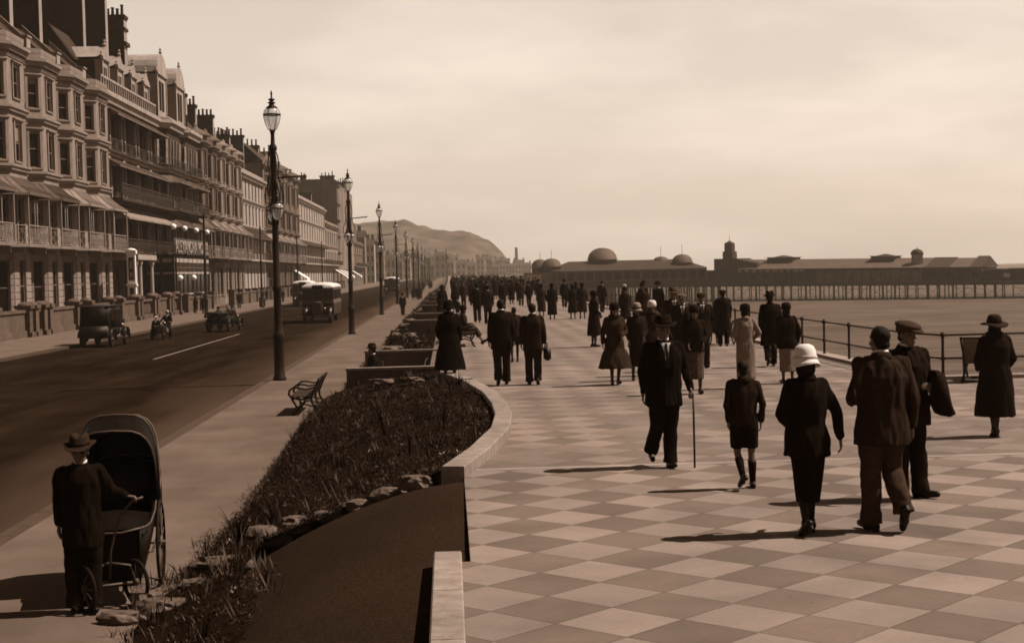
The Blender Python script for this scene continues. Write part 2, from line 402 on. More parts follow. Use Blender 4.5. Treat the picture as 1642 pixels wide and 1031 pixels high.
# headland
PROF = [(-420, 40), (-230, 58), (-120, 64.5), (-98, 61), (-62, 64), (-50, 63.5), (-44, 61.5), (-33, 54), (-14, 50), (5, 48.5), (26, 48), (46, 39), (60, 27), (69, 13), (78, 3), (92, -9)]
def prof(x):
    if x <= PROF[0][0]: return PROF[0][1]
    for (a, h0), (b_, h1) in zip(PROF, PROF[1:]):
        if x <= b_: return h0 + (h1 - h0) * (x - a) / (b_ - a)
    return -9
bm = BM(); NX, NY = 150, 40; grid = []
for j in range(NY + 1):
    y = 1330 + 900 * j / NY; row = []
    k = min(1, (j / NY) / .42); k = k * k * (3 - 2 * k)
    for i in range(NX + 1):
        x = -420 + 514 * i / NX
        n = noise.fractal(Vector((x * .018, y * .012, 3.1)), 1, 2, 5)
        z = prof(x - (y - 1700) * .02) * (.06 + .94 * k) + n * 7 * min(1, k * 3) * (1 - .75 * (j > NY * .42)) - 1.5
        row.append(bm.verts.new((x, y, z)))
    grid.append(row)
for j in range(NY):
    for i in range(NX):
        bm.faces.new((grid[j][i], grid[j][i + 1], grid[j + 1][i + 1], grid[j + 1][i]))
M_hill = mat('hill_grass_and_cliff', .06, .95, .97, .03, 0, stretch=(1, .6, 4))
struct('hill', bm, M_hill, smooth=True)
# ---------------------------------------------------------------- planted slope, ramp, rocks
ROCKL = [(-.33, 17.1), (-1.0, 17.55), (-1.8, 17.75), (-2.2, 17.35), (-2.2, 15.5), (-1.95, 13.6), (-1.7, 12.5), (-1.6, 5)]   # edge between ramp and bed
def slope_z(x, y):
    t = max(0, min(1, (x + 3.15) / (3.15 + arcx(y) - .05)))
    k = max(0, min(1, (y - 19) / 12)); k = k * k * (3 - 2 * k)
    return -1.06 + 1.1 * (t ** (.92 - .62 * k))
def bed_edge(y):
    # right-hand limit of the bed
    if y >= 17.1: return arcx(y) - .1
    for (x0, y0), (x1, y1) in zip(ROCKL[3:], ROCKL[4:]):
        if y1 <= y <= y0: return x1 + (x0 - x1) * (y - y1) / (y0 - y1)
    return -2.2 + (y - 17.35) / (17.1 - 17.35) * 1.8 if y > 17.1 else -2.2
M_soil = mat('planted_soil', .012, .95, .5, 5, .6, bscale=14, spec=0)
M_ramp = mat('dark_tarmac_ramp', .028, .95, .5, 34, .3, bscale=90, spec=.0, dirt=.2)
def bed_left(y):
    return -3.12 - .06 * math.sin(y * 1.7) - (.12 if y < 17 else 0) - max(0, (y - 30)) * .06
bm = BM(); rows = []
for j in range(91):
    y = 5 + 30.0 * j / 90; row = []
    xl = bed_left(y); xr = arcx(y) - .08 if y >= 17.85 else max(-2.25, min(-1.6, bed_edge(y)))
    if 17.1 <= y < 17.85:
        t = (y - 17.1) / .75; xr = -2.2 + t * (arcx(y) - .08 + 2.2)
    for i in range(25):
        x = xl + (xr - xl) * i / 24
        z = slope_z(x, y) + noise.noise(Vector((x * 2.2, y * 2.2, 0))) * .05 + .03
        if i == 0: z = -1.12
        row.append(bm.verts.new((x, y, z)))
    rows.append(row)
for a, b in zip(rows, rows[1:]):
    for i in range(24): bm.faces.new((a[i], a[i + 1], b[i + 1], b[i]))
struct('planted_slope', bm, M_soil, smooth=True)
# ramp falling away to the left of the promenade edge
bm = BM(); rows = []
for j in range(60):
    y = -20 + 39.5 * j / 59; row = []
    for i in range(14):
        x = .16 - 2.9 * (i / 13) ** 1.3
        s_ = .16 - x; row.append(bm.verts.new((x, y, -.01 - .19 * s_ ** 1.7 - .010 * max(0, 17 - y) - .6 * max(0, y - 17.25))))
    rows.append(row)
for a, b in zip(rows, rows[1:]):
    for i in range(13): bm.faces.new((a[i], a[i + 1], b[i + 1], b[i]))
struct('ramp', bm, M_ramp, smooth=True)

# kerb-high coping: the curved one (individual stones read as one wall) and the straight near one
def coping(name, pts, wd, z0, z1, label):
    t = empty(name, (pts[0][0], pts[0][1], z0), label, 'low wall')
    # resample
    P = [Vector((x, y)) for x, y in pts]; out = [P[0]]; acc = 0
    L_ = 1.45
    dense = []
    for a, b in zip(P, P[1:]):
        n = max(2, int((b - a).length / .12))
        dense += [a.lerp(b, i / n) for i in range(n)]
    dense.append(P[-1])
    segs = []; cur = [dense[0]]; d = 0
    for a, b in zip(dense, dense[1:]):
        d += (b - a).length; cur.append(b)
        if d > L_: segs.append(cur); cur = [b]; d = 0
    if len(cur) > 1: segs.append(cur)
    for sg in segs:
        bm = BM(); prev = None
        d0 = (sg[1] - sg[0]).normalized(); d1 = (sg[-1] - sg[-2]).normalized()
        sg = [sg[0] + d0 * .006] + sg[1:-1] + [sg[-1] - d1 * .006]
        for i, p in enumerate(sg):
            d_ = (sg[min(i + 1, len(sg) - 1)] - sg[max(i - 1, 0)]).normalized(); n = Vector((d_.y, -d_.x))
            a, b = p - n * wd / 2, p + n * wd / 2; c = .012
            ring = [bm.verts.new(q) for q in ((a.x, a.y, z0), (b.x, b.y, z0), (b.x, b.y, z1 - c), (b.x - n.x * c, b.y - n.y * c, z1), (a.x + n.x * c, a.y + n.y * c, z1), (a.x, a.y, z1 - c))]
            if prev:
                for k in range(6): bm.faces.new((prev[k], prev[(k + 1) % 6], ring[(k + 1) % 6], ring[k]))
            else: bm.faces.new(ring)
            prev = ring
        bm.faces.new(prev)
        obj('coping_stone', bm, M_stone, t)
    return t
coping('curved_coping', ARC[:-1], .27, -.25, .145, 'pale curved stone kerb wall edging the big planted bed beside the promenade')
coping('straight_coping', [(-.066, 12.4), (-.066, 10.5), (-.066, 6), (-.066, 0), (-.066, -8)], .232, -.6, .035, 'straight flat stone kerb between the dark ramp and the chequered paving')

# rocks
M_rock = mat('sandstone_rock', .13, .95, .4, 3.5, .6, bscale=9, dirt=.4)
def rock(x, y, z, sx, sy, sz, rz, seed, label):
    bm = BM(); bmesh.ops.create_icosphere(bm, subdivisions=3, radius=1)
    rd = random.Random(seed); o = Vector((rd.random() * 50, rd.random() * 50, 1))
    for v in bm.verts:
        n = noise.fractal(v.co * 1.1 + o, 1, 2, 4) * .45 + abs(noise.noise(v.co * 2.3 + o)) * .35 - .1
        c = v.co * (1 + n)
        c.z = max(-.5, min(.75, c.z))
        v.co = Matrix.Rotation(rz, 3, 'Z') @ Vector((c.x * sx, c.y * sy, c.z * sz))
    o = obj('rock', bm, M_rock); o.location = (x, y, z + .05)
    tag(o, label, 'rock', 'rocks edging the planted bed')
RK = [(-.42, 17.2, -.12, .19, .13, .13, 'pale flat rock nearest the curved kerb at the top of the ramp edge'),
      (-.78, 17.4, -.27, .2, .13, .12, 'pointed pale rock second from the curved kerb along the ramp edge'),
      (-1.12, 17.52, -.4, .2, .12, .1, 'low flat rock half buried third along the ramp edge'),
      (-1.5, 17.6, -.53, .22, .12, .09, 'dull low rock in the middle of the row along the ramp edge'),
      (-1.86, 17.55, -.62, .17, .14, .15, 'blocky rock standing proud where the ramp edge turns'),
      (-2.22, 17.5, -.74, .27, .16, .17, 'large pale rock right of the spiky plant clump'),
      (-2.58, 16.7, -.9, .34, .17, .14, 'long pale slab of rock below the spiky plant clump'),
      (-2.68, 15.9, -.93, .28, .14, .07, 'thin flat rock lying in soil behind the small rocks of the near corner'),
      (-3.2, 15.45, -1.0, .16, .15, .14, 'whitish rock beside the front wheels of the bath chair'),
      (-2.9, 14.9, -.96, .26, .15, .12, 'flat rock at the bottom edge of the bed below the bath chair'),
      (-3.3, 14.75, -1.02, .24, .13, .1, 'flat rock on the pavement edge in the bottom left corner of the bed'),
      (-1.5, 32.2, -.02, .3, .16, .1, 'pale rock at the far crest of the planted bed'),
      (-.8, 32.0, .02, .22, .13, .09, 'small pale rock at the far crest of the planted bed below the dark dressed woman')]
for i, (x, y, z, a, b, c, lb) in enumerate(RK):
    rock(x, y, z, a, b, c, random.uniform(-.3, .3), i + 3, lb)

# planting: small leaves and stems over the slope (ground cover nobody could count)
M_leafs = [mat('leaf_dark', .010, .9, .5, 3, spec=.02), mat('leaf_mid', .026, .9, .4, 3, spec=.02), mat('leaf_pale', .07, .9, .4, 3, spec=.1), mat('blossom', .5, .7, .1, 3)]
def leaf(bm, p, d, up, ln, wd, mi):
    s = d.cross(up)
    if s.length < 1e-3: s = Vector((1, 0, 0))
    s = s.normalized() * wd
    a = bm.verts.new(p); b = bm.verts.new(p + d * ln * .5 + s); c = bm.verts.new(p + d * ln); e_ = bm.verts.new(p + d * ln * .5 - s)
    f = bm.faces.new((a, b, c, e_)); f.material_index = mi
V_ = Vector
def ground_cover(name, n, region, zf, size=1.0, hgt=1.0, seed=1):
    rd = random.Random(seed); bm = BM()
    k = 0
    while k < n:
        x, y = region(rd)
        if x is None: continue
        den = noise.noise(Vector((x * 1.6, y * .8, 7))) * .5 + .5
        if rd.random() > (.35 + den * .75) * (.2 if y < 17 and name == 'bed_planting' and seed == 5 else 1): k += 1; continue
        k += 1
        z = zf(x, y)
        h = (.03 + .15 * den ** 2 * rd.random()) * hgt
        lean = Vector((rd.gauss(0, .35), rd.gauss(0, .35), 1)).normalized()
        top = Vector((x, y, z)) + lean * h
        pale = noise.noise(Vector((x * 2.7, y * 1.1, 40)))
        mi = 2 if (rd.random() < .08 + .22 * max(0, pale)) else (1 if rd.random() < .45 else 0)
        if rd.random() < .0012: mi = 3
        for q in range(4):
            a = rd.random() * 2 * PI
            d = Vector((math.cos(a), math.sin(a), rd.uniform(-.3, 1.0))).normalized()
            leaf(bm, Vector((x, y, z)) + lean * h * rd.random(), d, Vector((0, 0, 1)), (.028 + .05 * rd.random()) * size, .008 * size, mi)
    for c in range(int(n / 150) if size == 1.0 else 12):      # grassy tufts and taller stems standing out of the carpet
        x, y = region(rd); z = zf(x, y); mi = rd.choice((0, 1, 1, 2, 2)); hh = rd.uniform(.1, .3) * size ** .5
        for q in range(rd.randint(5, 11)):
            a = rd.random() * 2 * PI; d = V_((math.cos(a) * .55, math.sin(a) * .55, 1)).normalized(); leaf(bm, V_((x + rd.gauss(0, .04), y + rd.gauss(0, .04), z)), d, V_((0, 0, 1)), hh * rd.uniform(.6, 1.2), .008 * size, mi)
    o = obj(name, bm, M_leafs)
    tag(o, kind='stuff'); return o
def reg_main(rd):
    y = rd.uniform(8, 34.5); xl = bed_left(y) - .12
    xr = arcx(y) - .2 if y >= 17.9 else (-2.2 if y > 15 else -1.85 + rd.random() * .2)
    if 17.1 <= y < 17.9: xr = -2.1 + (y - 17.1) / .8 * 1.7
    return rd.uniform(xl, xr), y
o = ground_cover('bed_planting', 54000, reg_main, slope_z, 1.0, 1.0, 5)
tag(o, 'low dark ground cover spilling over the big planted bed between pavement and promenade', 'ground cover')

def blades(name, x, y, z, n, h, sp, wd, label, seed, v=0, group=None):
    rd = random.Random(seed); bm = BM()
    for k in range(n):
        a = rd.random() * 2 * PI; tl = sp * (.25 + .75 * rd.random()); hh = h * rd.uniform(.55, 1.05)
        d = Vector((math.cos(a), math.sin(a), 0)); s = Vector((-d.y, d.x, 0))
        base = Vector((x, y, z)) + d * .04 * rd.random()
        pts = []
        for t in (0, .3, .6, .85, 1):
            pts.append((base + d * tl * hh * t ** 1.8 + Vector((0, 0, hh * (t - .25 * tl * t ** 3))), wd * (1 - t ** 2.2) + .001))
        prev = None
        for p, w_ in pts:
            cur = (bm.verts.new(p - s * w_), bm.verts.new(p + d * w_ * .35), bm.verts.new(p + s * w_))
            if prev:
                bm.faces.new((prev[0], prev[1], cur[1], cur[0])); bm.faces.new((prev[1], prev[2], cur[2], cur[1]))
            prev = cur
    o = obj(name, bm, M_leafs[v]); 
    r = tag(o, label, 'plant', group); return r
blades('spiky_plant', -2.5, 17.35, -.8, 11, .62, .75, .014, 'tall spiky clump of sword leaves standing against the pavement left of the large pale rock', 2)
blades('spiky_plant', -2.25, 18.6, -.74, 9, .55, 1.0, .014, 'spiky clump leaning over the pavement just behind the tall sword leaved clump', 9)
blades('spiky_plant', -2.05, 17.9, -.7, 8, .38, .9, .013, 'smaller pale spiky tuft between the rocks and the planted slope', 4, 1)
blades('spiky_plant', -3.05, 16.6, -1.0, 5, .38, 1.0, .01, 'thin sprawling tuft at the pavement edge right of the bath chair wheel', 12)
blades('spiky_plant', -2.85, 17.2, -.96, 5, .42, .9, .009, 'thin arching tuft between bath chair wheel and tall sword leaved clump', 13)
blades('spiky_plant', .15, 30.4, -.02, 7, .42, .8, .012, 'grassy tuft poking above the far end of the curved kerb', 21)
blades('spiky_plant', -.15, 23.5, -.12, 10, .62, .5, .011, 'pale upright tuft near the right side of the planted bed', 31, 1)
blades('spiky_plant', -1.1, 24.5, -.3, 8, .8, .7, .011, 'tall stalky plant in the middle of the planted bed', 33, 1)
blades('spiky_plant', -.6, 20.8, -.18, 8, .6, .8, .011, 'arching stalks in the front right part of the planted bed', 35, 1)
blades('spiky_plant', -1.7, 21.5, -.52, 8, .5, .8, .012, 'low arching stalks left of the centre of the planted bed', 37, 1)

# ---------------------------------------------------------------- seat recesses between further beds
def wall_y(y, x0, x1, z0, z1, th, label, copv=.03):
    t = empty('retaining_wall', ((x0 + x1) / 2, y, z0), label, 'wall', 'cross walls of the seat recesses')
    bm = BM(); box(bm, x0, x1, y, y + th, z0, z1); obj('wall_body', bm, M_conc, t)
    bm = BM(); box(bm, x0 - .02, x1 + .02, y - .03, y + th + .03, z1, z1 + .06); obj('coping', bm, M_stone, t)
names = ['nearest cross wall of the seat recesses, just behind the big planted bed', 'second cross wall, behind the seated person in the first recess', 'third cross wall, at the end of the second planted bed', 'fourth cross wall, beyond the second seat recess', 'fifth cross wall along the sunken seats', 'sixth cross wall along the sunken seats', 'seventh and farthest cross wall along the sunken seats']
WY = [35.2, 43.0, 60.0, 70.0, 88, 98, 116]
for i, y in enumerate(WY):
    wall_y(y, -2.45 if i < 2 else -1.6, -.25, -1.1, .1 if i < 2 else .42, .24, names[i])
# long back wall of the recesses along the promenade edge
bm = BM(); box(bm, -.5, -.25, 35.5, 300, -1.1, .12); t = tag(obj('back_wall', bm, M_conc), 'long low concrete wall along the promenade edge behind the sunken seats', 'wall')
bm = BM(); box(bm, -2.4, -.32, 35.45, 42.9, -1.1, -.8); box(bm, -2.9, -.52, 60.3, 69.9, -1.1, -1.0); box(bm, -2.9, -.52, 88.3, 97.9, -1.1, -1.0)
struct('recess_floor', bm, M_pave)
def bed_block(y0, y1, label, seed):
    def zf(x, y): return -1.05 + 1.15 * max(0, min(1, (x + 3.1) / 2.5)) ** .8 + .16 * max(0, math.sin(y * .9 + seed))
    bm = BM(); rows = []
    for j in range(21):
        y = y0 + (y1 - y0) * j / 20
        rows.append([bm.verts.new((-3.15 + 2.63 * i / 12, y, zf(-3.15 + 2.63 * i / 12, y) + noise.noise(Vector((i * .4, y, seed))) * .06 - (.05 if i == 0 else 0))) for i in range(13)])
    for a, b in zip(rows, rows[1:]):
        for i in range(12): bm.faces.new((a[i], a[i + 1], b[i + 1], b[i]))
    for rw in (rows[0], rows[-1]):
        lo = [bm.verts.new((v.co.x, v.co.y, -1.15)) for v in rw]
        for i in range(12): bm.faces.new((rw[i], rw[i + 1], lo[i + 1], lo[i]))
    struct('planted_slope', bm, M_soil, smooth=True)
    o = ground_cover('bed_planting', 3600, lambda rd: (rd.uniform(-3.2, -.55), rd.uniform(y0, y1)), zf, 2.4, 1.6, seed)
    tag(o, label, 'ground cover')
    for k in range(5):
        x, y = random.uniform(-2.9, -1.2), y0 + (y1 - y0) * (k + .5) / 5
        rock(x, y, zf(x, y) + .05, random.uniform(.25, .4), .25, .2, random.random(), seed * 9 + k, 'weathered rock among the far planted beds beside the pavement')
bed_block(43.3, 59.9, 'bushy planting with rocks on the second bed behind the first seat recess', 2)
bed_block(70.3, 87.9, 'bushy planting on the third bed behind the second seat recess', 3)
bed_block(98.3, 115.9, 'bushy planting on the fourth bed far along the promenade edge', 4)
bed_block(116.4, 240, 'continuous far planting along the promenade edge towards the crowd', 5)

# ---------------------------------------------------------------- benches
def bench(x, y, z, rz, label, group=None, n_end=3, ln=2.3):
    """cast-iron ended slatted seat; local: faces -X, runs along Y"""
    t = empty('park_bench', (x, y, z), label, 'bench', group, rz)
    def ob(n, bm, m, smooth=False): return obj(n, bm, m, t, smooth, world=False)
    for k in range(n_end):
        yy = -ln / 2 + .06 + (ln - .12) * k / (n_end - 1)
        bm = BM()
        # back leg and back upright in one sweep, front leg with scroll foot, arm rest loop
        tube(bm, [(.30, yy, 0), (.22, yy, .14), (.13, yy, .3), (.12, yy, .43), (.2, yy, .62), (.3, yy, .82), (.33, yy, .88)], [.035, .028, .03, .034, .03, .026, .034], 8)
        tube(bm, [(-.36, yy, 0), (-.27, yy, .1), (-.25, yy, .22), (-.33, yy, .36), (-.36, yy, .43)], [.034, .026, .026, .03, .03], 8)
        tube(bm, [(.13, yy, .41), (-.1, yy, .38), (-.36, yy, .41)], .026, 8)
        tube(bm, [(-.26, yy, .18), (-.05, yy, .26), (.17, yy, .2)], .02, 6)
        tube(bm, [(-.36, yy, .43), (-.42, yy, .5), (-.4, yy, .6), (-.32, yy, .66), (-.18, yy, .66), (-.02, yy, .62), (.1, yy, .64), (.21, yy, .66)], [.026, .028, .028, .026, .024, .022, .022, .022], 8)
        ob('iron_end', bm, M_iron, True)
    bm = BM()
    for k in range(7): box(bm, -.4 + .075 * k, -.4 + .075 * k + .062, -ln / 2, ln / 2, .44 - .004 * k, .465 - .004 * k)
    ob('seat', bm, M_wood)
    bm = BM()
    for k in range(6):
        zz = .5 + .066 * k; xx = .145 + .075 * k * .42
        M_ = Matrix.Translation((xx - .01, 0, zz + .02)) @ Matrix.Rotation(R(24), 4, 'Y'); obox(bm, M_, .022, ln, .054)
    ob('backrest', bm, M_wood)
    return t
bench(-3.5, 37.3, -1.0, 0, 'slatted park bench with black cast iron ends standing on the pavement beside the planted bed')
for i, (y, lb) in enumerate([(38.0, 'dark bench inside the first seat recess behind the low walls'), (65, 'dark bench inside the second seat recess'), (93, 'dark bench inside the third and farthest seat recess')]):
    bench(-.95, y, -.8 if y < 50 else -1.0, 0, lb, 'benches in the seat recesses', 2, 4.2)
bench(.42, 48.0, .0, PI, 'bench on the promenade edge, half hidden by the woman in the long black dress', None, 2, 2.2)

# ---------------------------------------------------------------- sea railing
M_rail = mat('dark_rail_iron', .03, .55, .3, 8, .1)
def railing(name, pts, label):
    t = empty(name, (pts[0][0], pts[0][1], 0), label, 'railing')
    for z in (.41, .87):
        bm = BM(); tube(bm, [(x, y, z) for x, y in pts], .021, 8); obj('rail', bm, M_rail, t, True)
    for x, y in pts:
        bm = BM(); M_ = Matrix.Translation((x, y, 0))
        lathe(bm, [(.1, 0), (.1, .02), (.05, .03), (.042, .08), (.032, .1), (.03, .37), (.048, .39), (.05, .43), (.03, .45), (.028, .82), (.05, .845), (.055, .89), (.035, .92), (.018, .94)], 10, M_)
        obj('post', bm, M_rail, t, True)
    return t
pts = [(9.45, 30.4 + 2.35 * k) for k in range(26)][::-1] + [(9.75, 29.25), (11.75, 29.2), (13.75, 29.2), (15.75, 29.2)]
railing('sea_railing', pts, 'dark iron sea railing with knobbed posts along the right edge of the promenade')
railing('sea_railing', [(9.45, 94 + 4.7 * k) for k in range(50)], 'distant stretch of iron sea railing running on towards the pier')
bm = BM(); box(bm, 9.26, 9.62, 29.4, 400, .0, .07); box(bm, 9.62, 17, 29.0, 29.36, 0, .07)
tag(obj('edge_coping', bm, mat('edge_stone', .26, .9, .2, 3, .2)), 'pale stone coping under the iron sea railing', 'coping')

# deck chair
t = empty('deck_chair', (10.25, 28.55, 0), 'folding wooden deck chair with slack canvas standing against the sea railing', 'deck chair', None, R(-28))
def ob(n, bm, m, smooth=False): return obj(n, bm, m, t, smooth, world=False)
bm = BM()
for s in (-.3, .3):
    bar(bm, (s, .42, .02), (s, -.42, .86), .035, .05)
    bar(bm, (s * .9, -.5, .02), (s * .9, .38, .42), .035, .05)
    bar(bm, (s * .95, -.12, .02), (s * .95, -.3, .72), .03, .03)
for a, b in (((-.3, -.41, .85), (.3, -.41, .85)), ((-.28, .37, .41), (.28, .37, .41)), ((-.28, -.48, .03), (.28, -.48, .03)), ((-.3, .4, .04), (.3, .4, .04))):
    bar(bm, a, b, .035)
ob('frame', bm, M_wood)
bm = BM(); prev = None
for k in range(13):
    u = k / 12; y = -.42 + .8 * u; z = .86 - .45 * u - .26 * math.sin(PI * u)
    cur = [bm.verts.new((-.27, y, z)), bm.verts.new((.27, y, z)), bm.verts.new((.27, y + .006, z - .008)), bm.verts.new((-.27, y + .006, z - .008))]
    if prev:
        for q in range(4): bm.faces.new((prev[q], prev[(q + 1) % 4], cur[(q + 1) % 4], cur[q]))
    prev = cur
ob('canvas', bm, mat('deck_chair_canvas', .13, .9, .15, 30), True)
# ---------------------------------------------------------------- building kit
def seg_frame(p0, p1):
    a = Vector((p0[0], p0[1], 0)); d = Vector((p1[0] - p0[0], p1[1] - p0[1], 0)); L_ = d.length; d /= L_
    n = Vector((d.y, -d.x, 0))
    return a, d, n, L_
def wall_seg(bm, p0, p1, z0, z1, ops=(), depth=.22, mi=0):
    a, d, n, L_ = seg_frame(p0, p1)
    us = sorted({0, L_} | {q for o in ops for q in o[:2]}); zs = sorted({z0, z1} | {q for o in ops for q in o[2:4]})
    P = lambda u, z, o=0: a + d * u + n * o + Vector((0, 0, z))
    for u0, u1 in zip(us, us[1:]):
        for q0, q1 in zip(zs, zs[1:]):
            mu, mz = (u0 + u1) / 2, (q0 + q1) / 2
            if any(o[0] < mu < o[1] and o[2] < mz < o[3] for o in ops): continue
            quad(bm, P(u0, q0), P(u1, q0), P(u1, q1), P(u0, q1), mi=mi)
    for u0, u1, q0, q1 in ops:
        for A, B in (((u0, q0), (u0, q1)), ((u1, q0), (u1, q1)), ((u0, q0), (u1, q0)), ((u0, q1), (u1, q1))):
            quad(bm, P(*A), P(*B), P(B[0], B[1], -depth), P(A[0], A[1], -depth), mi=mi)
def window(parent, p0, p1, op, depth=.16, fm=None, sill=True, bars=1, arch=None):
    """sash window in an opening: frame (with sill) + pane as sub-part"""
    a, d, n, L_ = seg_frame(p0, p1); u0, u1, z0, z1 = op
    M_ = Matrix((( d.x, n.x, 0, a.x), (d.y, n.y, 0, a.y), (0, 0, 1, 0), (0, 0, 0, 1)))
    bm = BM()
    def b(x0, x1, y0, y1, q0, q1):
        v = box(bm, x0, x1, y0, y1, q0, q1)
        for w_ in v: w_.co = M_ @ w_.co
    t = .07; y0, y1 = -depth - .03, -depth + .05
    b(u0, u0 + t, y0, y1, z0, z1); b(u1 - t, u1, y0, y1, z0, z1); b(u0 + t, u1 - t, y0, y1, z0, z0 + t); b(u0 + t, u1 - t, y0, y1, z1 - t, z1)
    zm = (z0 + z1) / 2 + random.choice((0, 0, 0, .12, -.1)); b(u0 + t, u1 - t, y0 + .01, y1 - .01, zm - .025, zm + .025)
    for k in range(bars):
        x = u0 + (u1 - u0) * (k + 1) / (bars + 1); b(x - .015, x + .015, y0 + .02, y1 - .02, z0 + t, z1 - t)
    if sill: b(u0 - .1, u1 + .1, -.02, .1, z0 - .12, z0 - .004)
    w_ = obj('window', bm, fm or M_frame, parent)
    bm = BM(); quad(bm, *[M_ @ Vector(q) for q in ((u0 + t, -depth - .01, z0 + t), (u1 - t, -depth - .01, z0 + t), (u1 - t, -depth - .01, z1 - t), (u0 + t, -depth - .01, z1 - t))])
    # drawn blind or curtain on some windows
    obj('pane', bm, M_glass, w_)
    if random.random() < .14:
        h = z1 - (z1 - z0) * random.choice((.18, .25, .45))
        bm = BM(); quad(bm, *[M_ @ Vector(q) for q in ((u0 + t, -depth + .0, h), (u1 - t, -depth + .0, h), (u1 - t, -depth + .0, z1 - t), (u0 + t, -depth + .0, z1 - t))])
        obj('blind', bm, M_blind, w_)
    return w_
M_blind = mat('linen_blind', .2, .9, .15, 3)
def band(bm, path, z0, z1, out, mi=0):
    """moulding following an open plan path (outward normal to the right of travel)"""
    P = [Vector((x, y)) for x, y in path]; off = []
    for i, p in enumerate(P):
        ns = []
        if i > 0: e = (P[i] - P[i - 1]).normalized(); ns.append(Vector((e.y, -e.x)))
        if i < len(P) - 1: e = (P[i + 1] - P[i]).normalized(); ns.append(Vector((e.y, -e.x)))
        n = sum(ns, Vector((0, 0))) / len(ns); n = n / max(.3, n.length_squared) if len(ns) == 2 else n
        off.append(n)
    prof_ = [(-.02, z0), (out * .55, z0), (out * .7, z0 + (z1 - z0) * .45), (out, z0 + (z1 - z0) * .6), (out, z1), (-.02, z1)]
    rings = []
    for p, n in zip(P, off):
        rings.append([bm.verts.new((p.x + n.x * o, p.y + n.y * o, z)) for o, z in prof_])
    for a, b in zip(rings, rings[1:]):
        for k in range(len(prof_)):
            k2 = (k + 1) % len(prof_); f = bm.faces.new((a[k], b[k], b[k2], a[k2])); f.material_index = mi
    for rg in (rings[0], rings[-1]):
        f = bm.faces.new(rg); f.material_index = mi
    return off
def offset_path(path, out):
    P = [Vector((x, y)) for x, y in path]; r = []
    for i, p in enumerate(P):
        ns = []
        if i > 0: e = (P[i] - P[i - 1]).normalized(); ns.append(Vector((e.y, -e.x)))
        if i < len(P) - 1: e = (P[i + 1] - P[i]).normalized(); ns.append(Vector((e.y, -e.x)))
        n = sum(ns, Vector((0, 0))) / len(ns)
        if len(ns) == 2: n = n / max(.3, n.length_squared)
        r.append((p.x + n.x * out, p.y + n.y * out))
    return r
def canopy(parent, path, zt, zb, out, m, ribs=True):
    bm = BM(); o = offset_path(path, out); n = len(path)
    for i in range(n - 1):
        a, b = path[i], path[i + 1]; c, d = o[i + 1], o[i]
        K = max(1, int(math.hypot(b[0] - a[0], b[1] - a[1]) / .4))
        for k in range(K):
            t0, t1 = k / K, (k + 1) / K; l = lambda p, q, t: (p[0] + (q[0] - p[0]) * t, p[1] + (q[1] - p[1]) * t)
            A, B, C, D_ = l(a, b, t0), l(a, b, t1), l(d, c, t1), l(d, c, t0)
            zm = zb + (zt - zb) * .42; mid = lambda p, q: (p[0] + (q[0] - p[0]) * .5, p[1] + (q[1] - p[1]) * .5)
            AD, BC = mid(A, D_), mid(B, C)
            quad(bm, (*A, zt), (*B, zt), (*BC, zm), (*AD, zm)); quad(bm, (*AD, zm), (*BC, zm), (*C, zb), (*D_, zb))
            quad(bm, (*D_, zb), (*C, zb), (*C, zb - .16), (*D_, zb - .16))
            if ribs:
                tube(bm, [(*A, zt + .02), (*AD, zm + .02), (*D_, zb + .02)], .03, 4)
    for e in (0, n - 1):
        bm.faces.new([bm.verts.new(q) for q in ((*path[e], zt), (*o[e], zb), (*o[e], zb - .16), (*path[e], zb - .16))])
    return obj('canopy', bm, m, parent)
def balcony(parent, path, z, h, out, slab_m, rail_m, panel=True, posts=None, step=.16):
    o = offset_path(path, out)
    bm = BM()
    for i in range(len(path) - 1):
        A, B, C, D_ = path[i], path[i + 1], o[i + 1], o[i]
        vs = [bm.verts.new((*q, zz)) for zz in (z - .22, z) for q in (A, B, C, D_)]
        for q in ((0, 1, 2, 3), (4, 5, 6, 7), (3, 2, 6, 7), (0, 3, 7, 4), (1, 2, 6, 5)): bm.faces.new([vs[k] for k in q])
    obj('balcony_floor', bm, slab_m, parent)
    bm = BM(); o2 = offset_path(path, out - .06); rp = [path[0]] + o2 + [path[-1]]
    for a, b in zip(rp, rp[1:]):
        L_ = math.hypot(b[0] - a[0], b[1] - a[1])
        for zz, t in ((z + .1, .03), (z + h, .045), (z + h * .8, .02)): bar(bm, (*a, zz), (*b, zz), t)
        n = max(1, int(L_ / step))
        for k in range(n + 1):
            p = (a[0] + (b[0] - a[0]) * k / n, a[1] + (b[1] - a[1]) * k / n)
            bar(bm, (*p, z + .1), (*p, z + h), .022 if k % 6 else .04)
            if panel and k < n:
                q = (a[0] + (b[0] - a[0]) * (k + 1) / n, a[1] + (b[1] - a[1]) * (k + 1) / n)
                bar(bm, (*p, z + .12), (*q, z + h * .78), .02); bar(bm, (*q, z + .12), (*p, z + h * .78), .02)
    obj('railing', bm, rail_m, parent)
    if posts:
        for (x, y), zt in posts:
            bm = BM(); tube(bm, [(x, y, z), (x, y, zt)], .045, 8); obj('canopy_post', bm, rail_m, parent)
def pots(parent, x0, x1, y, z, n, h=.9):
    for k in range(n):
        x = x0 + (x1 - x0) * (k + .5) / n; hh = h * random.uniform(.8, 1.25)
        bm = BM(); lathe(bm, [(.2, 0), (.17, hh * .2), (.14, hh * .85), (.19, hh * .88), (.19, hh), (.11, hh)], 10, Matrix.Translation((x, y, z)))
        obj('chimney_pot', bm, M_pot, parent, True)
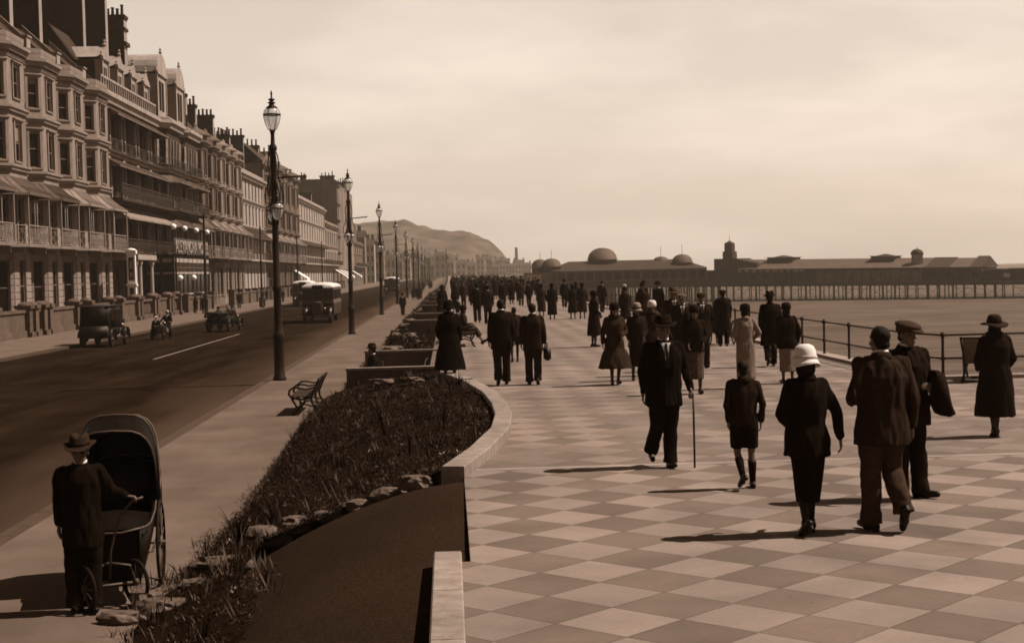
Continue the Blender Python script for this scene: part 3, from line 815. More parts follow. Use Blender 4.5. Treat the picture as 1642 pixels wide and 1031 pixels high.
def stack(parent, x0, x1, y0, y1, z0, z1, npots, m=None, front=True):
    bm = BM(); box(bm, x0, x1, y0, y1, z0, z1 - .5); box(bm, x0 - .1, x1 + .1, y0 - .1, y1 + .1, z1 - .5, z1 - .3); box(bm, x0 - .2, x1 + .2, y0 - .2, y1 + .2, z1 - .3, z1)
    c = obj('chimney', bm, m or M_brick, parent)
    if front:
        bm = BM(); box(bm, x1 + .003, x1 + .06, y0 - .02, y1 + .02, z0, z1 - .52); obj('painted_sunlit_edge', bm, M_white, c)  # white strip paints sunlight onto the seaward edge of the brick
    if npots:
        for k in range(npots):
            x = x0 + (x1 - x0) * (k + .5) / npots; hh = random.uniform(.75, 1.3)
            bm = BM(); lathe(bm, [(.2, 0), (.17, hh * .2), (.14, hh * .85), (.19, hh * .88), (.19, hh), (.11, hh)], 10, Matrix.Translation((x, (y0 + y1) / 2, z1)))
            obj('chimney_pot', bm, M_pot, c, True)
    return c
XW = -30.55     # main wall line of the sea front
def bay_house(y0, y1, label, levels, can_m, wall_m, ztop, bay=(1.0, 4.1), detail=True, wins=('g', 'f', 's', 't'), zg=-1.05, group='stucco bay fronted houses of the terrace', canopyz=(9.6, 8.45), balz=5.0, sdormer=True, ornam=False):
    """terrace house with a full height canted bay; levels: list of (z0,z1) of window openings"""
    B = empty('terraced_house', (XW, (y0 + y1) / 2, zg), label, 'house', group)
    c, fl = bay; yb1 = y1 - .75; yb0 = yb1 - fl - 2 * c; xb = XW + c
    path = [(XW, y0), (XW, yb0), (xb, yb0 + c), (xb, yb1 - c), (XW, yb1), (XW, y1)]
    segs = list(zip(path, path[1:]))
    bm = BM(); ops_all = {}
    for i, (p, q) in enumerate(segs):
        a, d, n, L_ = seg_frame(p, q); ops = []
        if i in (1, 2, 3):
            wd = .82 if i != 2 else 1.55
            for z0, z1 in levels: ops.append((L_ / 2 - wd / 2, L_ / 2 + wd / 2, z0, z1))
        ops_all[i] = ops
        wall_seg(bm, p, q, zg, ztop, ops)
    box(bm, XW - 9, XW - .25, y0, y0 + .02, zg, ztop); box(bm, XW - 9, XW - .25, y1 - .02, y1, zg, ztop)
    # rusticated ground floor grooves as thin courses
    for k in range(10):
        z = -.2 + k * .47
        if z < 4.4:
            for i in (1, 2, 3):
                (p, q) = segs[i]; a, d, n, L_ = seg_frame(p, q); wd = (.82 if i != 2 else 1.55) / 2 + .02
                for u0, u1 in ((.03, L_ / 2 - wd), (L_ / 2 + wd, L_ - .03)):
                    P = a + d * u0; Q = a + d * u1; o = n * .045
                    quad_pts = [P + o * .1 + Vector((0, 0, z + .03)), Q + o * .1 + Vector((0, 0, z + .03)), Q + o + Vector((0, 0, z + .05)), P + o + Vector((0, 0, z + .05))]
                    top = [v + Vector((0, 0, .38)) for v in (quad_pts[3], quad_pts[2])]
                    quad(bm, *[tuple(v) for v in quad_pts]); quad(bm, tuple(quad_pts[3]), tuple(quad_pts[2]), tuple(top[1]), tuple(top[0]))
                    quad(bm, tuple(top[0]), tuple(top[1]), tuple(Q + o * .1 + Vector((0, 0, z + .45))), tuple(P + o * .1 + Vector((0, 0, z + .45))))
    obj('wall', bm, wall_m, B)
    for i in (1, 2, 3):
        for op in ops_all[i]:
            window(B, *segs[i], op, bars=0 if i != 2 else 1)
    bm = BM()
    band(bm, path, ztop - .75, ztop - .2, .5); band(bm, path, ztop - 1.1, ztop - .9, .12)
    for z in (14.05, 10.05): band(bm, path, z, z + .42, .3)
    for z0, z1 in levels[1:]:       # window hoods and surrounds on the bay
        for i in (1, 2, 3):
            a, d, n, L_ = seg_frame(*segs[i]); wd = (.82 if i != 2 else 1.55) / 2
            for s in (-1, 1):
                u = L_ / 2 + s * (wd + .12); p = a + d * (u - .1) ; q = a + d * (u + .1)
                wv = [bm.verts.new(tuple(r_ + n * o + Vector((0, 0, z)))) for z in (z0 - .1, z1 + .15) for r_, o in ((p, .005), (q, .005), (q, .1), (p, .1))]
                for f in ((0, 1, 2, 3), (4, 5, 6, 7), (0, 3, 7, 4), (1, 2, 6, 5), (3, 2, 6, 7)): bm.faces.new([wv[k] for k in f])
            p, q = a + d * (L_ / 2 - wd - .3), a + d * (L_ / 2 + wd + .3)
            band(bm, [(p.x, p.y), (q.x, q.y)], z1 + .16, z1 + .36, .2)
    obj('moulding', bm, wall_m, B)
    # parapet and roof
    bm = BM(); band(bm, path, ztop - .2, ztop + .55, .08); obj('parapet', bm, wall_m, B)
    bm = BM()
    poly = [(XW - .2, y0), (XW - .2, y1), (XW - 4, y1), (XW - 4, y0)]
    quad(bm, (XW + .05, y0, ztop + .3), (XW + .05, y1, ztop + .3), (XW - 4.1, y1, ztop + 4.2), (XW - 4.1, y0, ztop + 4.2))
    quad(bm, (XW - 4.1, y0, ztop + 4.2), (XW - 4.1, y1, ztop + 4.2), (XW - 9, y1, ztop + 3), (XW - 9, y0, ztop + 3))
    prism(bm, [(XW - .1, yb0), (xb, yb0 + c), (xb, yb1 - c), (XW - .1, yb1)], ztop + .3, ztop + .42)
    rf = obj('roof', bm, M_slate, B)
    if sdormer:
        bm = BM(); ym = (yb0 + yb1) / 2
        box(bm, XW - 1.3, XW - .35, ym - .5, ym + .5, ztop + .55, ztop + 1.75); box(bm, XW - 1.4, XW - .25, ym - .6, ym + .6, ztop + 1.75, ztop + 1.85)
        obj('dormer', bm, M_white, rf)
        # raking party wall coping
        bm = BM()
        for yy in (y1 - .2,):
            v = [bm.verts.new(q) for q in ((XW + .1, yy, ztop + .3), (XW - 4.2, yy, ztop + 4.3), (XW - 4.2, yy, ztop + 4.75), (XW + .1, yy, ztop + .75))]
            w_ = [bm.verts.new(q) for q in ((XW + .1, yy + .4, ztop + .3), (XW - 4.2, yy + .4, ztop + 4.3), (XW - 4.2, yy + .4, ztop + 4.75), (XW + .1, yy + .4, ztop + .75))]
            bm.faces.new(v); bm.faces.new(w_)
            for k in range(4): bm.faces.new((v[k], v[(k + 1) % 4], w_[(k + 1) % 4], w_[k]))
        obj('raking_parapet', bm, wall_m, rf)
    if ornam:
        bm = BM(); ym = (yb0 + yb1) / 2
        lathe(bm, [(2.0, 0), (1.7, .35), (1.0, .75), (.45, 1.0), (.25, 1.25), (.3, 1.45), (.05, 1.7)], 14, Matrix.Translation((XW - .1, ym, ztop + .45))); obj('domed_cap', bm, wall_m, rf, True)
    if canopyz:
        canopy(B, path[1:5], canopyz[0], canopyz[1], 1.45, can_m)
        pp = offset_path(path[1:5], 1.3)
        balcony(B, [(XW, y0)] + path[1:5] + [(XW, y1)], balz, 1.25, 1.3, wall_m, M_ironw, True, [(p, canopyz[1] - .1) for p in pp], .36)
        for p in pp:      # brackets under the balcony
            bm = BM(); box(bm, XW + .1, p[0] - .3, p[1] - .1, p[1] + .1, balz - .62, balz - .23); obj('bracket', bm, wall_m, B)
    return B
LV = [(.3, 3.95), (5.05, 8.2), (10.75, 13.3), (15.1, 17.25)]
PY = [83.3, 91.9, 100.5, 109.1, 117.7, 126.3, 134.9]
txt = ['pale stucco bay house cut by the left edge of the frame, with brown striped canopy', 'pale stucco bay house second from the left edge, brown striped canopy',
       'pale stucco bay house third from the left edge, above the stone garden walls', 'pale stucco bay house with the dark zinc canopy', 'pale stucco bay house with pale zinc canopy, next but one to the dark balconied hotel', 'pale stucco bay house with pale zinc canopy, directly beside the dark balconied hotel']
cm = [M_canC, M_canC, M_canC, M_canB, M_canA, M_canA]
for i in range(6):
    B = bay_house(PY[i], PY[i + 1], txt[i], LV, cm[i], M_stucco, 18.9)
    rf = [c for c in B.children if c.name.startswith('roof')][0]
for i, (yy, zt) in enumerate([(92.1, 31), (100.8, 31), (109.4, 30), (122.6, 31), (131.4, 31)]):
    B = empty('chimney_stack', (-38, yy, 18), ['tall slab of brown brick chimney at the top left corner of the frame', 'tall slab of brown brick chimney second from the left, over the bay houses', 'tall slab of brown brick chimney third from the left, over the bay houses', 'tall slab of brown brick chimney fourth from the left, behind the roof slopes', 'tall slab of brown brick chimney with painted sunlit edge just left of the hotel dormers'][i], 'chimney', 'slab chimneys on the party walls')
    stack(B, -42.5, -34.6, yy - .45, yy + .45, 18, zt, 8)

# ---------------------------------------------------------------- the hotel
H0, H1 = 134.9, 182.0
B = empty('hotel', (XW, 158, -1.05), 'dark hotel with tiers of canopied balconies, gabled dormers and a glazed veranda', 'hotel')
M_hot = mat('hotel_brick', .05, .9, .25, 2, .2, dirt=.3)
M_hotp = mat('hotel_stone_trim', .33, .85, .15, 2, .1, dirt=.3)
yF = 160.4
path = [(XW, H0), (XW, yF), (XW + 1, yF + 1), (XW + 1, yF + 8.6), (XW, yF + 9.6), (XW, yF + 11.2), (XW + 1, yF + 12.2), (XW + 1, yF + 19.6), (XW, yF + 20.6), (XW, H1)]
segs = list(zip(path, path[1:])); bm = BM(); wl = []
lv = [(.2, 3.6), (5.0, 7.8), (10.2, 12.9), (14.7, 17.2)]
for i, (p, q) in enumerate(segs):
    a, d, n, L_ = seg_frame(p, q); ops = []
    if i == 0:
        for k in range(8):
            u = 1.9 + 3.15 * k
            for z0, z1 in lv: ops.append((u - .55, u + .55, z0, z1))
    elif i in (1, 3, 5, 7):
        for z0, z1 in lv: ops.append((L_ / 2 - .42, L_ / 2 + .42, z0, z1))
    elif i in (2, 6):
        for k in (.27, .73):
            for z0, z1 in lv: ops.append((L_ * k - .6, L_ * k + .6, z0, z1))
    wall_seg(bm, p, q, -1.05, 19.0, ops, .3)
    wl += [(p, q, op) for op in ops]
box(bm, XW - 10, XW - .3, H0, H0 + .03, -1.05, 22); box(bm, XW - 10, XW - .3, H1 - .03, H1, -1.05, 22)
obj('wall', bm, M_hot, B)
for p, q, op in wl: window(B, p, q, op, .25, M_frame_d if op[2] > 1 else M_frame, bars=0)
# pale arched surrounds standing proud, one between each pair of dark openings
for z0, z1 in lv[1:]:
    for k in (0, 2, 4, 6):
        y = H0 + 1.9 + 3.15 * k; bm = BM()
        for s in (-1, 1):
            box(bm, XW + .004, XW + .28, y + s * .72 - .15, y + s * .72 + .15, z0 - .35, z1 + .05)
        for j in range(6):
            a0, a1 = PI * j / 6, PI * (j + 1) / 6
            vs = []
            for xx in (XW + .004, XW + .3):
                for a_, r_ in ((a0, .57), (a1, .57), (a1, .88), (a0, .88)): vs.append(bm.verts.new((xx, y + math.cos(a_) * r_, z1 + .06 + math.sin(a_) * r_ * .75)))
            for f in ((0, 1, 2, 3), (4, 5, 6, 7), (3, 2, 6, 7), (0, 1, 5, 4)): bm.faces.new([vs[q] for q in f])
        box(bm, XW + .004, XW + .34, y - .9, y + .9, z0 - .62, z0 - .36)
        obj('arched_surround', bm, M_hotp, B)
for i in (1, 2, 3, 5, 6, 7):
    a, d, n, L_ = seg_frame(*segs[i])
    for q in wl:
        if q[0] == segs[i][0] and q[2][2] > 1:
            bm = BM()
            for s in (q[2][0] - .14, q[2][1] + .14):
                P0, P1 = a + d * (s - .12), a + d * (s + .12)
                band(bm, [(P0.x, P0.y), (P1.x, P1.y)], q[2][2] - .1, q[2][3] + .2, .14)
            obj('window_surround', bm, M_hotp, B)
bm = BM(); band(bm, path, 18.4, 19.3, .7); band(bm, path, 13.7, 14.0, .3); band(bm, path, 9.5, 9.8, .3); band(bm, path, 19.3, 19.6, .25)
for k in range(27):     # parapet: rails and dwarf piers with scrolled panels
    y = H0 + .4 + .95 * k; box(bm, XW - .1, XW + .12, y - .1, y + .1, 19.6, 20.55)
box(bm, XW - .12, XW + .16, H0 + .2, yF - .2, 20.55, 20.75)
obj('cornice', bm, M_hotp, B)
canopy(B, [(XW, H0 + .5), (XW, yF - .6)], 18.3, 17.3, 1.5, M_canC); canopy(B, [(XW, H0 + .5), (XW, yF - .6)], 13.6, 12.7, 1.5, M_canC)
canopy(B, path[1:5], 13.6, 12.7, 1.4, M_canC); canopy(B, path[5:9], 13.6, 12.7, 1.4, M_canC)
canopy(B, [(XW, H0 + .3), (XW, yF - .6)], 9.3, 8.0, 2.2, M_canA, False); canopy(B, path[1:5], 9.2, 8.0, 1.7, M_canC); canopy(B, path[5:9], 9.2, 8.0, 1.7, M_canC)
for k in range(4):
    for zt, zb in ((18.3, 17.3), (13.6, 12.7)): pass
balcony(B, [(XW, H0 + .4), (XW, yF - .4)], 9.75, 1.3, 1.7, M_hot, M_irong, True, None, .22)
balcony(B, path[1:9], 9.75, 1.2, 1.3, M_hot, M_irong, True, None, .25)
balcony(B, [(XW, H0 + .4), (XW, yF - .4)], 4.9, 1.2, 1.9, M_hot, M_irong, True, [((XW + 1.85, H0 + 1 + 4.8 * k), 8) for k in range(6)], .25)
balcony(B, [(XW, H0 + .4), (XW, yF - .4)], 14.2, 1.0, .6, M_hot, M_irong, False, None, .3)
balcony(B, path[1:9], 14.2, 1.0, .6, M_hot, M_irong, False, None, .3)
# roof: steep slate with four gabled dormers, two big scrolled gables on the bays, party gable and chimneys
bm = BM()
quad(bm, (XW - .3, H0 + .4, 19.6), (XW - .3, H1, 19.6), (XW - 4.2, H1, 25.2), (XW - 4.2, H0 + .4, 25.2))
quad(bm, (XW - 4.2, H0 + .4, 25.2), (XW - 4.2, H1, 25.2), (XW - 10, H1, 24.6), (XW - 10, H0 + .4, 24.6))
rf = obj('roof', bm, M_slate, B)
bm = BM(); v = [(XW - .2, 19.3), (XW - 4.3, 25.3), (XW - 10, 25.3), (XW - 10, 19.3)]
v0 = [bm.verts.new((x, H0 + .02, z)) for x, z in v]; v1 = [bm.verts.new((x, H0 + .42, z)) for x, z in v]
bm.faces.new(v0); bm.faces.new(v1)
for k in range(4): bm.faces.new((v0[k], v0[(k + 1) % 4], v1[(k + 1) % 4], v1[k]))
obj('party_gable', bm, M_brick, rf)
def dormer(y, w, z0, z1, round_=False):
    bm = BM(); x0, x1 = XW - 3.2, XW - .15
    ops = [(w / 2 - w * .27, w / 2 - .08, z0 + .9, z1 - .6), (w / 2 + .08, w / 2 + w * .27, z0 + .9, z1 - .6)]
    wall_seg(bm, (x1, y - w / 2), (x1, y + w / 2), z0, z1, ops, .15)
    quad(bm, (x0, y - w / 2, z0), (x1, y - w / 2, z0), (x1, y - w / 2, z1), (x0, y - w / 2, z1)); quad(bm, (x0, y + w / 2, z0), (x1, y + w / 2, z0), (x1, y + w / 2, z1), (x0, y + w / 2, z1))
    box(bm, x1 + .003, x1 + .1, y - w / 2 - .1, y - w / 2 + .16, z0, z1); box(bm, x1 + .003, x1 + .1, y + w / 2 - .16, y + w / 2 + .1, z0, z1)
    box(bm, x1 - .1, x1 + .2, y - w / 2 - .2, y + w / 2 + .2, z1, z1 + .2)
    n = 10 if round_ else 2
    pts = [(y - w / 2 - .15, z1 + .21)]
    for k in range(1, n):
        t = k / n
        pts.append((y - (w / 2 + .1) * math.cos(PI * t), z1 + .21 + (w * .42) * math.sin(PI * t)) if round_ else (y, z1 + .21 + w * .45))
    pts.append((y + w / 2 + .15, z1 + .21))
    A = [bm.verts.new((x1 + .12, a, b)) for a, b in pts]; Bv = [bm.verts.new((x0 - 1, a, b)) for a, b in pts]
    bm.faces.new(A); bm.faces.new(Bv)
    for k in range(len(pts)): 
        k2 = (k + 1) % len(pts); bm.faces.new((A[k], A[k2], Bv[k2], Bv[k]))
    lathe(bm, [(.12, 0), (.2, .2), (.08, .35), (.13, .5), (.02, .7)], 8, Matrix.Translation((x1, y, z1 + .2 + w * .43)))
    for s in (-1, 1): lathe(bm, [(.14, 0), (.2, .18), (.08, .3), (.12, .42), (.02, .55)], 8, Matrix.Translation((x1, y + s * (w / 2 + .1), z1 + .2)))
    dm = obj('dormer', bm, M_hotp, rf)
    bm = BM()
    for op in ops: quad(bm, (x1 - .14, y - w / 2 + op[0], op[2]), (x1 - .14, y - w / 2 + op[1], op[2]), (x1 - .14, y - w / 2 + op[1], op[3]), (x1 - .14, y - w / 2 + op[0], op[3]))
    obj('pane', bm, M_glass, rf)
for k in range(4): dormer(138.2 + 6.1 * k, 2.5, 19.7, 22.3)
dormer(yF + 4.8, 5.2, 19.7, 24.4, True); dormer(yF + 15.9, 5.2, 19.7, 24.4, True)
stack(rf, -37.2, -33.4, 141.6, 142.5, 20, 31, 6); stack(rf, -37.2, -33.4, 151.0, 151.9, 20, 32, 6)
c = stack(rf, -36.6, -33.2, 158.6, 160.0, 20, 30.0, 7, front=True)
bm = BM(); box(bm, -36.9, -32.9, 158.3, 160.3, 26.8, 27.2); box(bm, -36.8, -33.0, 158.45, 160.15, 28.4, 28.7); obj('chimney_band', bm, M_brick, rf)
stack(rf, -36, -33.4, 176.8, 177.6, 20, 27, 5); 
# glazed veranda with sign balcony over it
VX = -26.6; V0, V1 = 147.0, 168.0
bm = BM()
box(bm, XW + 1, VX, V0, V1, 4.55, 4.8); box(bm, XW + 1, VX - .1, V0 + .1, V1 - .1, -1.05, -.1)
for k in range(9):
    y = V0 + (V1 - V0) * k / 8; box(bm, VX - .2, VX - .02, y - .09, y + .09, -.1, 4.5)
for s in range(3): box(bm, XW + 1.2 + s * 1.4, XW + 1.36 + s * 1.4, V0 + .02, V0 + .16, -.1, 4.5)
obj('veranda_frame', bm, M_hot, B)
bm = BM(); box(bm, VX - .12, VX - .09, V0 + .1, V1 - .1, .9, 3.1); quad(bm, (XW + 1, V0 + .1, .9), (VX - .1, V0 + .1, .9), (VX - .1, V0 + .1, 4.4), (XW + 1, V0 + .1, 4.4)); obj('veranda_glazing', bm, M_glass, B)
bm = BM()
for k in range(8):
    y0, y1 = V0 + (V1 - V0) * k / 8 + .14, V0 + (V1 - V0) * (k + 1) / 8 - .14
    box(bm, VX - .07, VX + .0, y0, y1, 4.0, 4.4); box(bm, VX - .07, VX + .0, y0, y1, 2.85, 3.05); box(bm, VX - .07, VX + .0, y0, y1, .75, .9)
for s in range(2): box(bm, XW + 1.4 + s * 1.4, XW + 2.5 + s * 1.4, V0 + .0, V0 + .09, 4.0, 4.4); box(bm, XW + 1.4 + s * 1.4, XW + 2.5 + s * 1.4, V0 + .0, V0 + .09, 2.85, 3.05)
obj('veranda_transom', bm, M_white, B)
bm = BM()
for k in range(8):
    y0, y1 = V0 + (V1 - V0) * k / 8 + .2, V0 + (V1 - V0) * (k + 1) / 8 - .2
    for j in range(9):
        y = y0 + (y1 - y0) * j / 8; box(bm, VX - .06, VX - .03, y - .03, y + .03, 3.1, 3.95)
    box(bm, VX - .055, VX - .035, y0, y1, 3.45, 3.52)
obj('leaded_light', bm, mat('leaded_bars', .12, .7, .2, 5), B)
balcony(B, [(VX - 1.6, V0), (VX - 1.6, V1)], 4.8, 1.5, 1.6, M_hot, M_irong, False, None, .3)
cu = bpy.data.curves.new('sign_text', 'FONT'); cu.body = 'ALEXANDRA HOTEL'; cu.size = 1.75; cu.extrude = .04; cu.align_x = 'CENTER'; cu.space_character = 1.12
to = bpy.data.objects.new('sign_text', cu); COL.objects.link(to)
bpy.context.view_layer.update()
me = bpy.data.meshes.new_from_object(to.evaluated_get(bpy.context.evaluated_depsgraph_get())); bpy.data.objects.remove(to)
bm = BM(); bm.from_mesh(me)
sc_ = (V1 - V0 - 1.2) / (max(v.co.x for v in bm.verts) - min(v.co.x for v in bm.verts))
for v in bm.verts:
    v.co = Vector((VX + .06 + v.co.z, (V0 + V1) / 2 + v.co.x * sc_, 5.0 + v.co.y))
obj('sign_lettering', bm, M_white, B)
bm = BM(); box(bm, VX - .04, VX + .005, V0 + .2, V1 - .2, 4.9, 6.4); obj('sign_board', bm, M_black, B)
for y in (V0 + .3, 153.5, 160.5, V1 - .3):
    bm = BM(); tube(bm, [(VX - .05, y, 6.3), (VX - .05, y, 7.2)], .04, 6); lp = obj('lamp_stem', bm, M_iron, B)
    bm = BM(); ell(bm, (VX - .05, y, 7.45), (.29, .29, .29)); obj('globe', bm, M_globe, lp, True)
# entrance steps & porch on the left half
bm = BM()
for y in (137.2, 139.2, 144.6): lathe(bm, [(.28, -1.05), (.28, -.6), (.2, -.5), (.18, 3.6), (.26, 3.8), (.28, 4.2)], 12, Matrix.Translation((XW + 2.2, y, 0)))
box(bm, XW, XW + 2.6, 136.6, 145.2, 4.2, 4.66)
obj('porch', bm, M_hotp, B, False)
bm = BM()
for k in range(5): box(bm, XW + .1, XW + 3.6 - .34 * k, 139.6, 144.2, -1.05 + .18 * k, -1.05 + .18 * (k + 1))
obj('steps', bm, M_stone, B)
# two globe standards by the forecourt
for i, y in enumerate((142.0, 149.5)):
    t = empty('globe_lamp', (-25.2, y, -1.05), ['white globe lamp on a slim standard left of the hotel veranda', 'white globe lamp on a slim standard in front of the hotel veranda'][i], 'lamp', 'globe lamps of the hotel forecourt')
    bm = BM(); lathe(bm, [(.16, 0), (.14, .4), (.06, .5), (.05, 3.0), (.11, 3.1), (.05, 3.2)], 10, Matrix.Translation((-25.2, y, -1.05))); obj('standard', bm, M_irong, t, True)
    bm = BM(); ell(bm, (-25.2, y, 2.45), (.28, .28, .28)); obj('globe', bm, M_globe, t, True)
# white framed notice pillar beside the hotel forecourt
t = empty('notice_board', (-27.0, 129.2, -1.05), 'tall white framed notice pillar standing between bay house and hotel', 'notice board')
bm = BM(); box(bm, -27.35, -26.65, 128.9, 129.3, -1.05, 4.6); box(bm, -27.45, -26.55, 128.8, 129.4, 4.6, 4.9); box(bm, -27.45, -26.55, 128.8, 129.4, 1.85, 2.05); lathe(bm, [(.4, 4.9), (.36, 5.0), (.05, 5.08)], 12, Matrix.Translation((-27, 129.1, 0))); obj('pillar', bm, mat('white_paint', .7, .6, .08, 3), t)
bm = BM(); box(bm, -27.17, -26.83, 128.88, 128.897, -.8, 1.7); box(bm, -27.22, -26.78, 128.885, 128.897, 2.35, 4.3); obj('panel', bm, mat('notice_panel', .05, .8, .3, 6), t)
bm = BM(); box(bm, -27.1, -26.9, 128.862, 128.882, 3.3, 4.0); box(bm, -27.12, -26.88, 128.862, 128.882, 2.6, 3.0); obj('notice', bm, M_white, t)

# ---------------------------------------------------------------- further along the front
LVB = [(.2, 3.8), (5.0, 8.0), (10.9, 13.5), (15.0, 17.7)]
yb = [182.0, 189.6, 197.2, 204.8, 212.4, 220.0]
tb = ['bay house with a small domed cap, first beyond the hotel', 'bay house with a small domed cap, second beyond the hotel', 'bay house with a small domed cap, third beyond the hotel', 'bay house with a small domed cap, fourth beyond the hotel', 'bay house with a small domed cap, last before the flat pale block']
for i in range(5):
    bay_house(yb[i], yb[i + 1], tb[i], LVB, M_canA if i else M_canC, M_stucco_d if i < 2 else M_stucco, 19.3, (1.0, 3.6), sdormer=False, ornam=True, group='bay houses with domed caps')
def flat_block(name, y0, y1, ztop, cols, lv, wall_m, label, win_w=1.0, awn=None, xw=XW, balc=(5.0,), roofh=3, cat='terrace', band_z=None):
    B = empty(name, (xw, (y0 + y1) / 2, -1.05), label, cat)
    bm = BM(); L_ = y1 - y0; ops = []
    for k in range(cols):
        u = L_ * (k + .5) / cols
        for z0, z1 in lv: ops.append((u - win_w / 2, u + win_w / 2, z0, z1))
    wall_seg(bm, (xw, y0), (xw, y1), -1.05, ztop, ops, .25)
    box(bm, xw - 10, xw - .3, y0, y0 + .03, -1.05, ztop); box(bm, xw - 10, xw - .3, y1 - .03, y1, -1.05, ztop)
    obj('wall', bm, wall_m, B)
    for op in ops: window(B, (xw, y0), (xw, y1), op, .2, M_frame, bars=1)
    bm = BM(); p = [(xw, y0), (xw, y1)]; band(bm, p, ztop - .9, ztop - .1, .7); band(bm, p, ztop - .1, ztop + .5, .1)
    for z in (band_z or [lv[k][0] - .75 for k in range(2, len(lv))]): band(bm, p, z, z + .35, .3)
    for z0, z1 in lv[1:]:
        for k in range(cols):
            y = y0 + L_ * (k + .5) / cols; band(bm, [(xw, y - win_w / 2 - .25), (xw, y + win_w / 2 + .25)], z1 + .1, z1 + .32, .22)
    obj('cornice', bm, wall_m, B)
    bm = BM(); quad(bm, (xw - .2, y0, ztop + .2), (xw - .2, y1, ztop + .2), (xw - 4.5, y1, ztop + roofh), (xw - 4.5, y0, ztop + roofh)); quad(bm, (xw - 4.5, y0, ztop + roofh), (xw - 4.5, y1, ztop + roofh), (xw - 10, y1, ztop), (xw - 10, y0, ztop))
    for yy in (y0 + .02, y1 - .02): bm.faces.new([bm.verts.new((x, yy, z)) for x, z in ((xw - .2, ztop), (xw - 4.5, ztop + roofh), (xw - 10, ztop))])
    rf = obj('roof', bm, M_slate, B)
    if awn: canopy(B, [(xw, y0 + .3), (xw, y1 - .3)], awn[0], awn[1], 1.6, awn[2])
    for z in balc: balcony(B, [(xw, y0 + .3), (xw, y1 - .3)], z, 1.2, 1.4, wall_m, M_irong, False, None, .4)
    return B, rf
Bc, rc = flat_block('terraced_house', 220.0, 252.0, 18.2, 8, [(.2, 3.8), (5.1, 8.0), (10.6, 13.2), (14.6, 16.9)], M_white, 'long flat fronted pale block with eight windows across, beyond the domed bay houses', 1.3, (9.6, 8.4, M_canB), cat='house')
yb = [252.0, 262.0, 272.0, 282.0, 292.0, 302.0]
td = ['taller brown bay house directly behind the nearest street lamp, first of five', 'taller brown bay house, second of five beyond the flat pale block', 'taller brown bay house, third of five beyond the flat pale block', 'taller brown bay house, fourth of five beyond the flat pale block', 'taller brown bay house, last of five before the long white flat fronted terrace']
for i in range(5):
    bay_house(yb[i], yb[i + 1], td[i], [(.2, 3.8), (5.0, 8.0), (11.0, 14.2), (15.8, 19.2)], M_canA, M_stucco_d, 21.4, (1.1, 4.6), sdormer=False, ornam=(i % 2 == 0), group='taller bay houses')
Be, re_ = flat_block('terraced_house', 302.0, 375.0, 18.6, 12, [(.2, 3.8), (5.2, 8.2), (10.4, 13.2), (14.6, 17.0)], M_white, 'long white flat fronted terrace beyond the taller bay houses, left of the parked buses', 1.7, (9.7, 9.0, M_canB), cat='house')
Bf, rf_ = flat_block('terraced_house', 375.0, 419.0, 15.6, 6, [(.2, 3.8), (5.2, 8.0), (10.2, 13.2)], M_stucco, 'lower pale house row below the great blank gable', 2.4, None, cat='house')
# tall block with the blank side wall
B = empty('tall_block', (XW, 447, -1.05), 'tall block with a great blank brown side wall rising over the terrace', 'building')
bm = BM(); ops = [(4 + 8 * k, 7 + 8 * k, z, z + 2.6) for k in range(7) for z in (5, 9.5, 14, 18.5, 23)]
wall_seg(bm, (XW, 420), (XW, 478), -1.05, 27.6, ops, .3); 
box(bm, XW - 11.5, XW - .3, 420, 420.05, -1.05, 29.0); box(bm, XW - 11.5, XW - .3, 477.9, 478, -1.05, 29.0); quad(bm, (XW - 11.5, 420, 29), (XW - .3, 420, 29), (XW - .3, 478, 29), (XW - 11.5, 478, 29))
obj('wall', bm, M_stucco_d, B)
bm = BM(); box(bm, XW - 11.6, XW - 3.4, 419.6, 420.3, -1, 29.15); obj('blank_gable', bm, mat('gable_render', .11, .9, .15, .6, .1, dirt=.35), B)
for op in ops: window(B, (XW, 420), (XW, 478), op, .2)
bm = BM()
for z in (8.3, 12.8, 17.3, 21.8, 27.0): band(bm, [(XW, 420), (XW, 478)], z, z + .6, .6)
for k in range(3): prism(bm, [(XW, 426 + 18 * k), (XW + 1.2, 427.5 + 18 * k), (XW + 1.2, 433 + 18 * k), (XW, 434.5 + 18 * k)], 4, 27)
obj('bay', bm, M_stucco, B)
stack(B, -41, -39.4, 424, 425.2, 29, 30.3, 2, front=False); stack(B, -35.4, -31.5, 424, 425.4, 29, 30.4, 4, front=False); stack(B, -34, -31.2, 470, 471.4, 27, 31.4, 4, front=False)
flat_block('terraced_house', 480.0, 540.0, 13.0, 5, [(.2, 3.8), (5.2, 8.0), (9.6, 11.6)], M_stucco_d, 'low house row with deep eaves beyond the tall block', 3.0, None, cat='house', roofh=1.5)
# chimney stacks along the ridge of the further houses
for i, (y, zt, n) in enumerate([(189.8, 27, 5), (197.4, 26.4, 4), (204.9, 25.8, 5), (220, 26, 8), (236, 24.6, 7), (252, 26, 7), (272, 26, 6), (292, 26.5, 5), (303, 24, 6), (338, 23.6, 6), (375, 23, 6)]):
    wd = 2.4 if i < 3 else 4.6
    t = empty('chimney_stack', (-35, y, 18), ['slender brick chimney with pots just right of the hotel gables', 'slender brick chimney second right of the hotel gables', 'slender brick chimney third right of the hotel gables', 'broad chimney row of many pots, left edge of the flat pale block', 'broad chimney row of many pots over the middle of the flat pale block', 'broad chimney row of pots at the right end of the flat pale block', 'chimney row of pots left behind the nearest street lamp', 'chimney row of pots over the last taller bay houses', 'chimney row at the near end of the long white terrace', 'chimney row in the middle of the long white terrace', 'chimney row at the far end of the long white terrace, against the blank gable'][i], 'chimney', 'chimney stacks along the far roofs')
    stack(t, -33.6 - wd, -33.6, y - .5, y + .5, 18, zt, n)

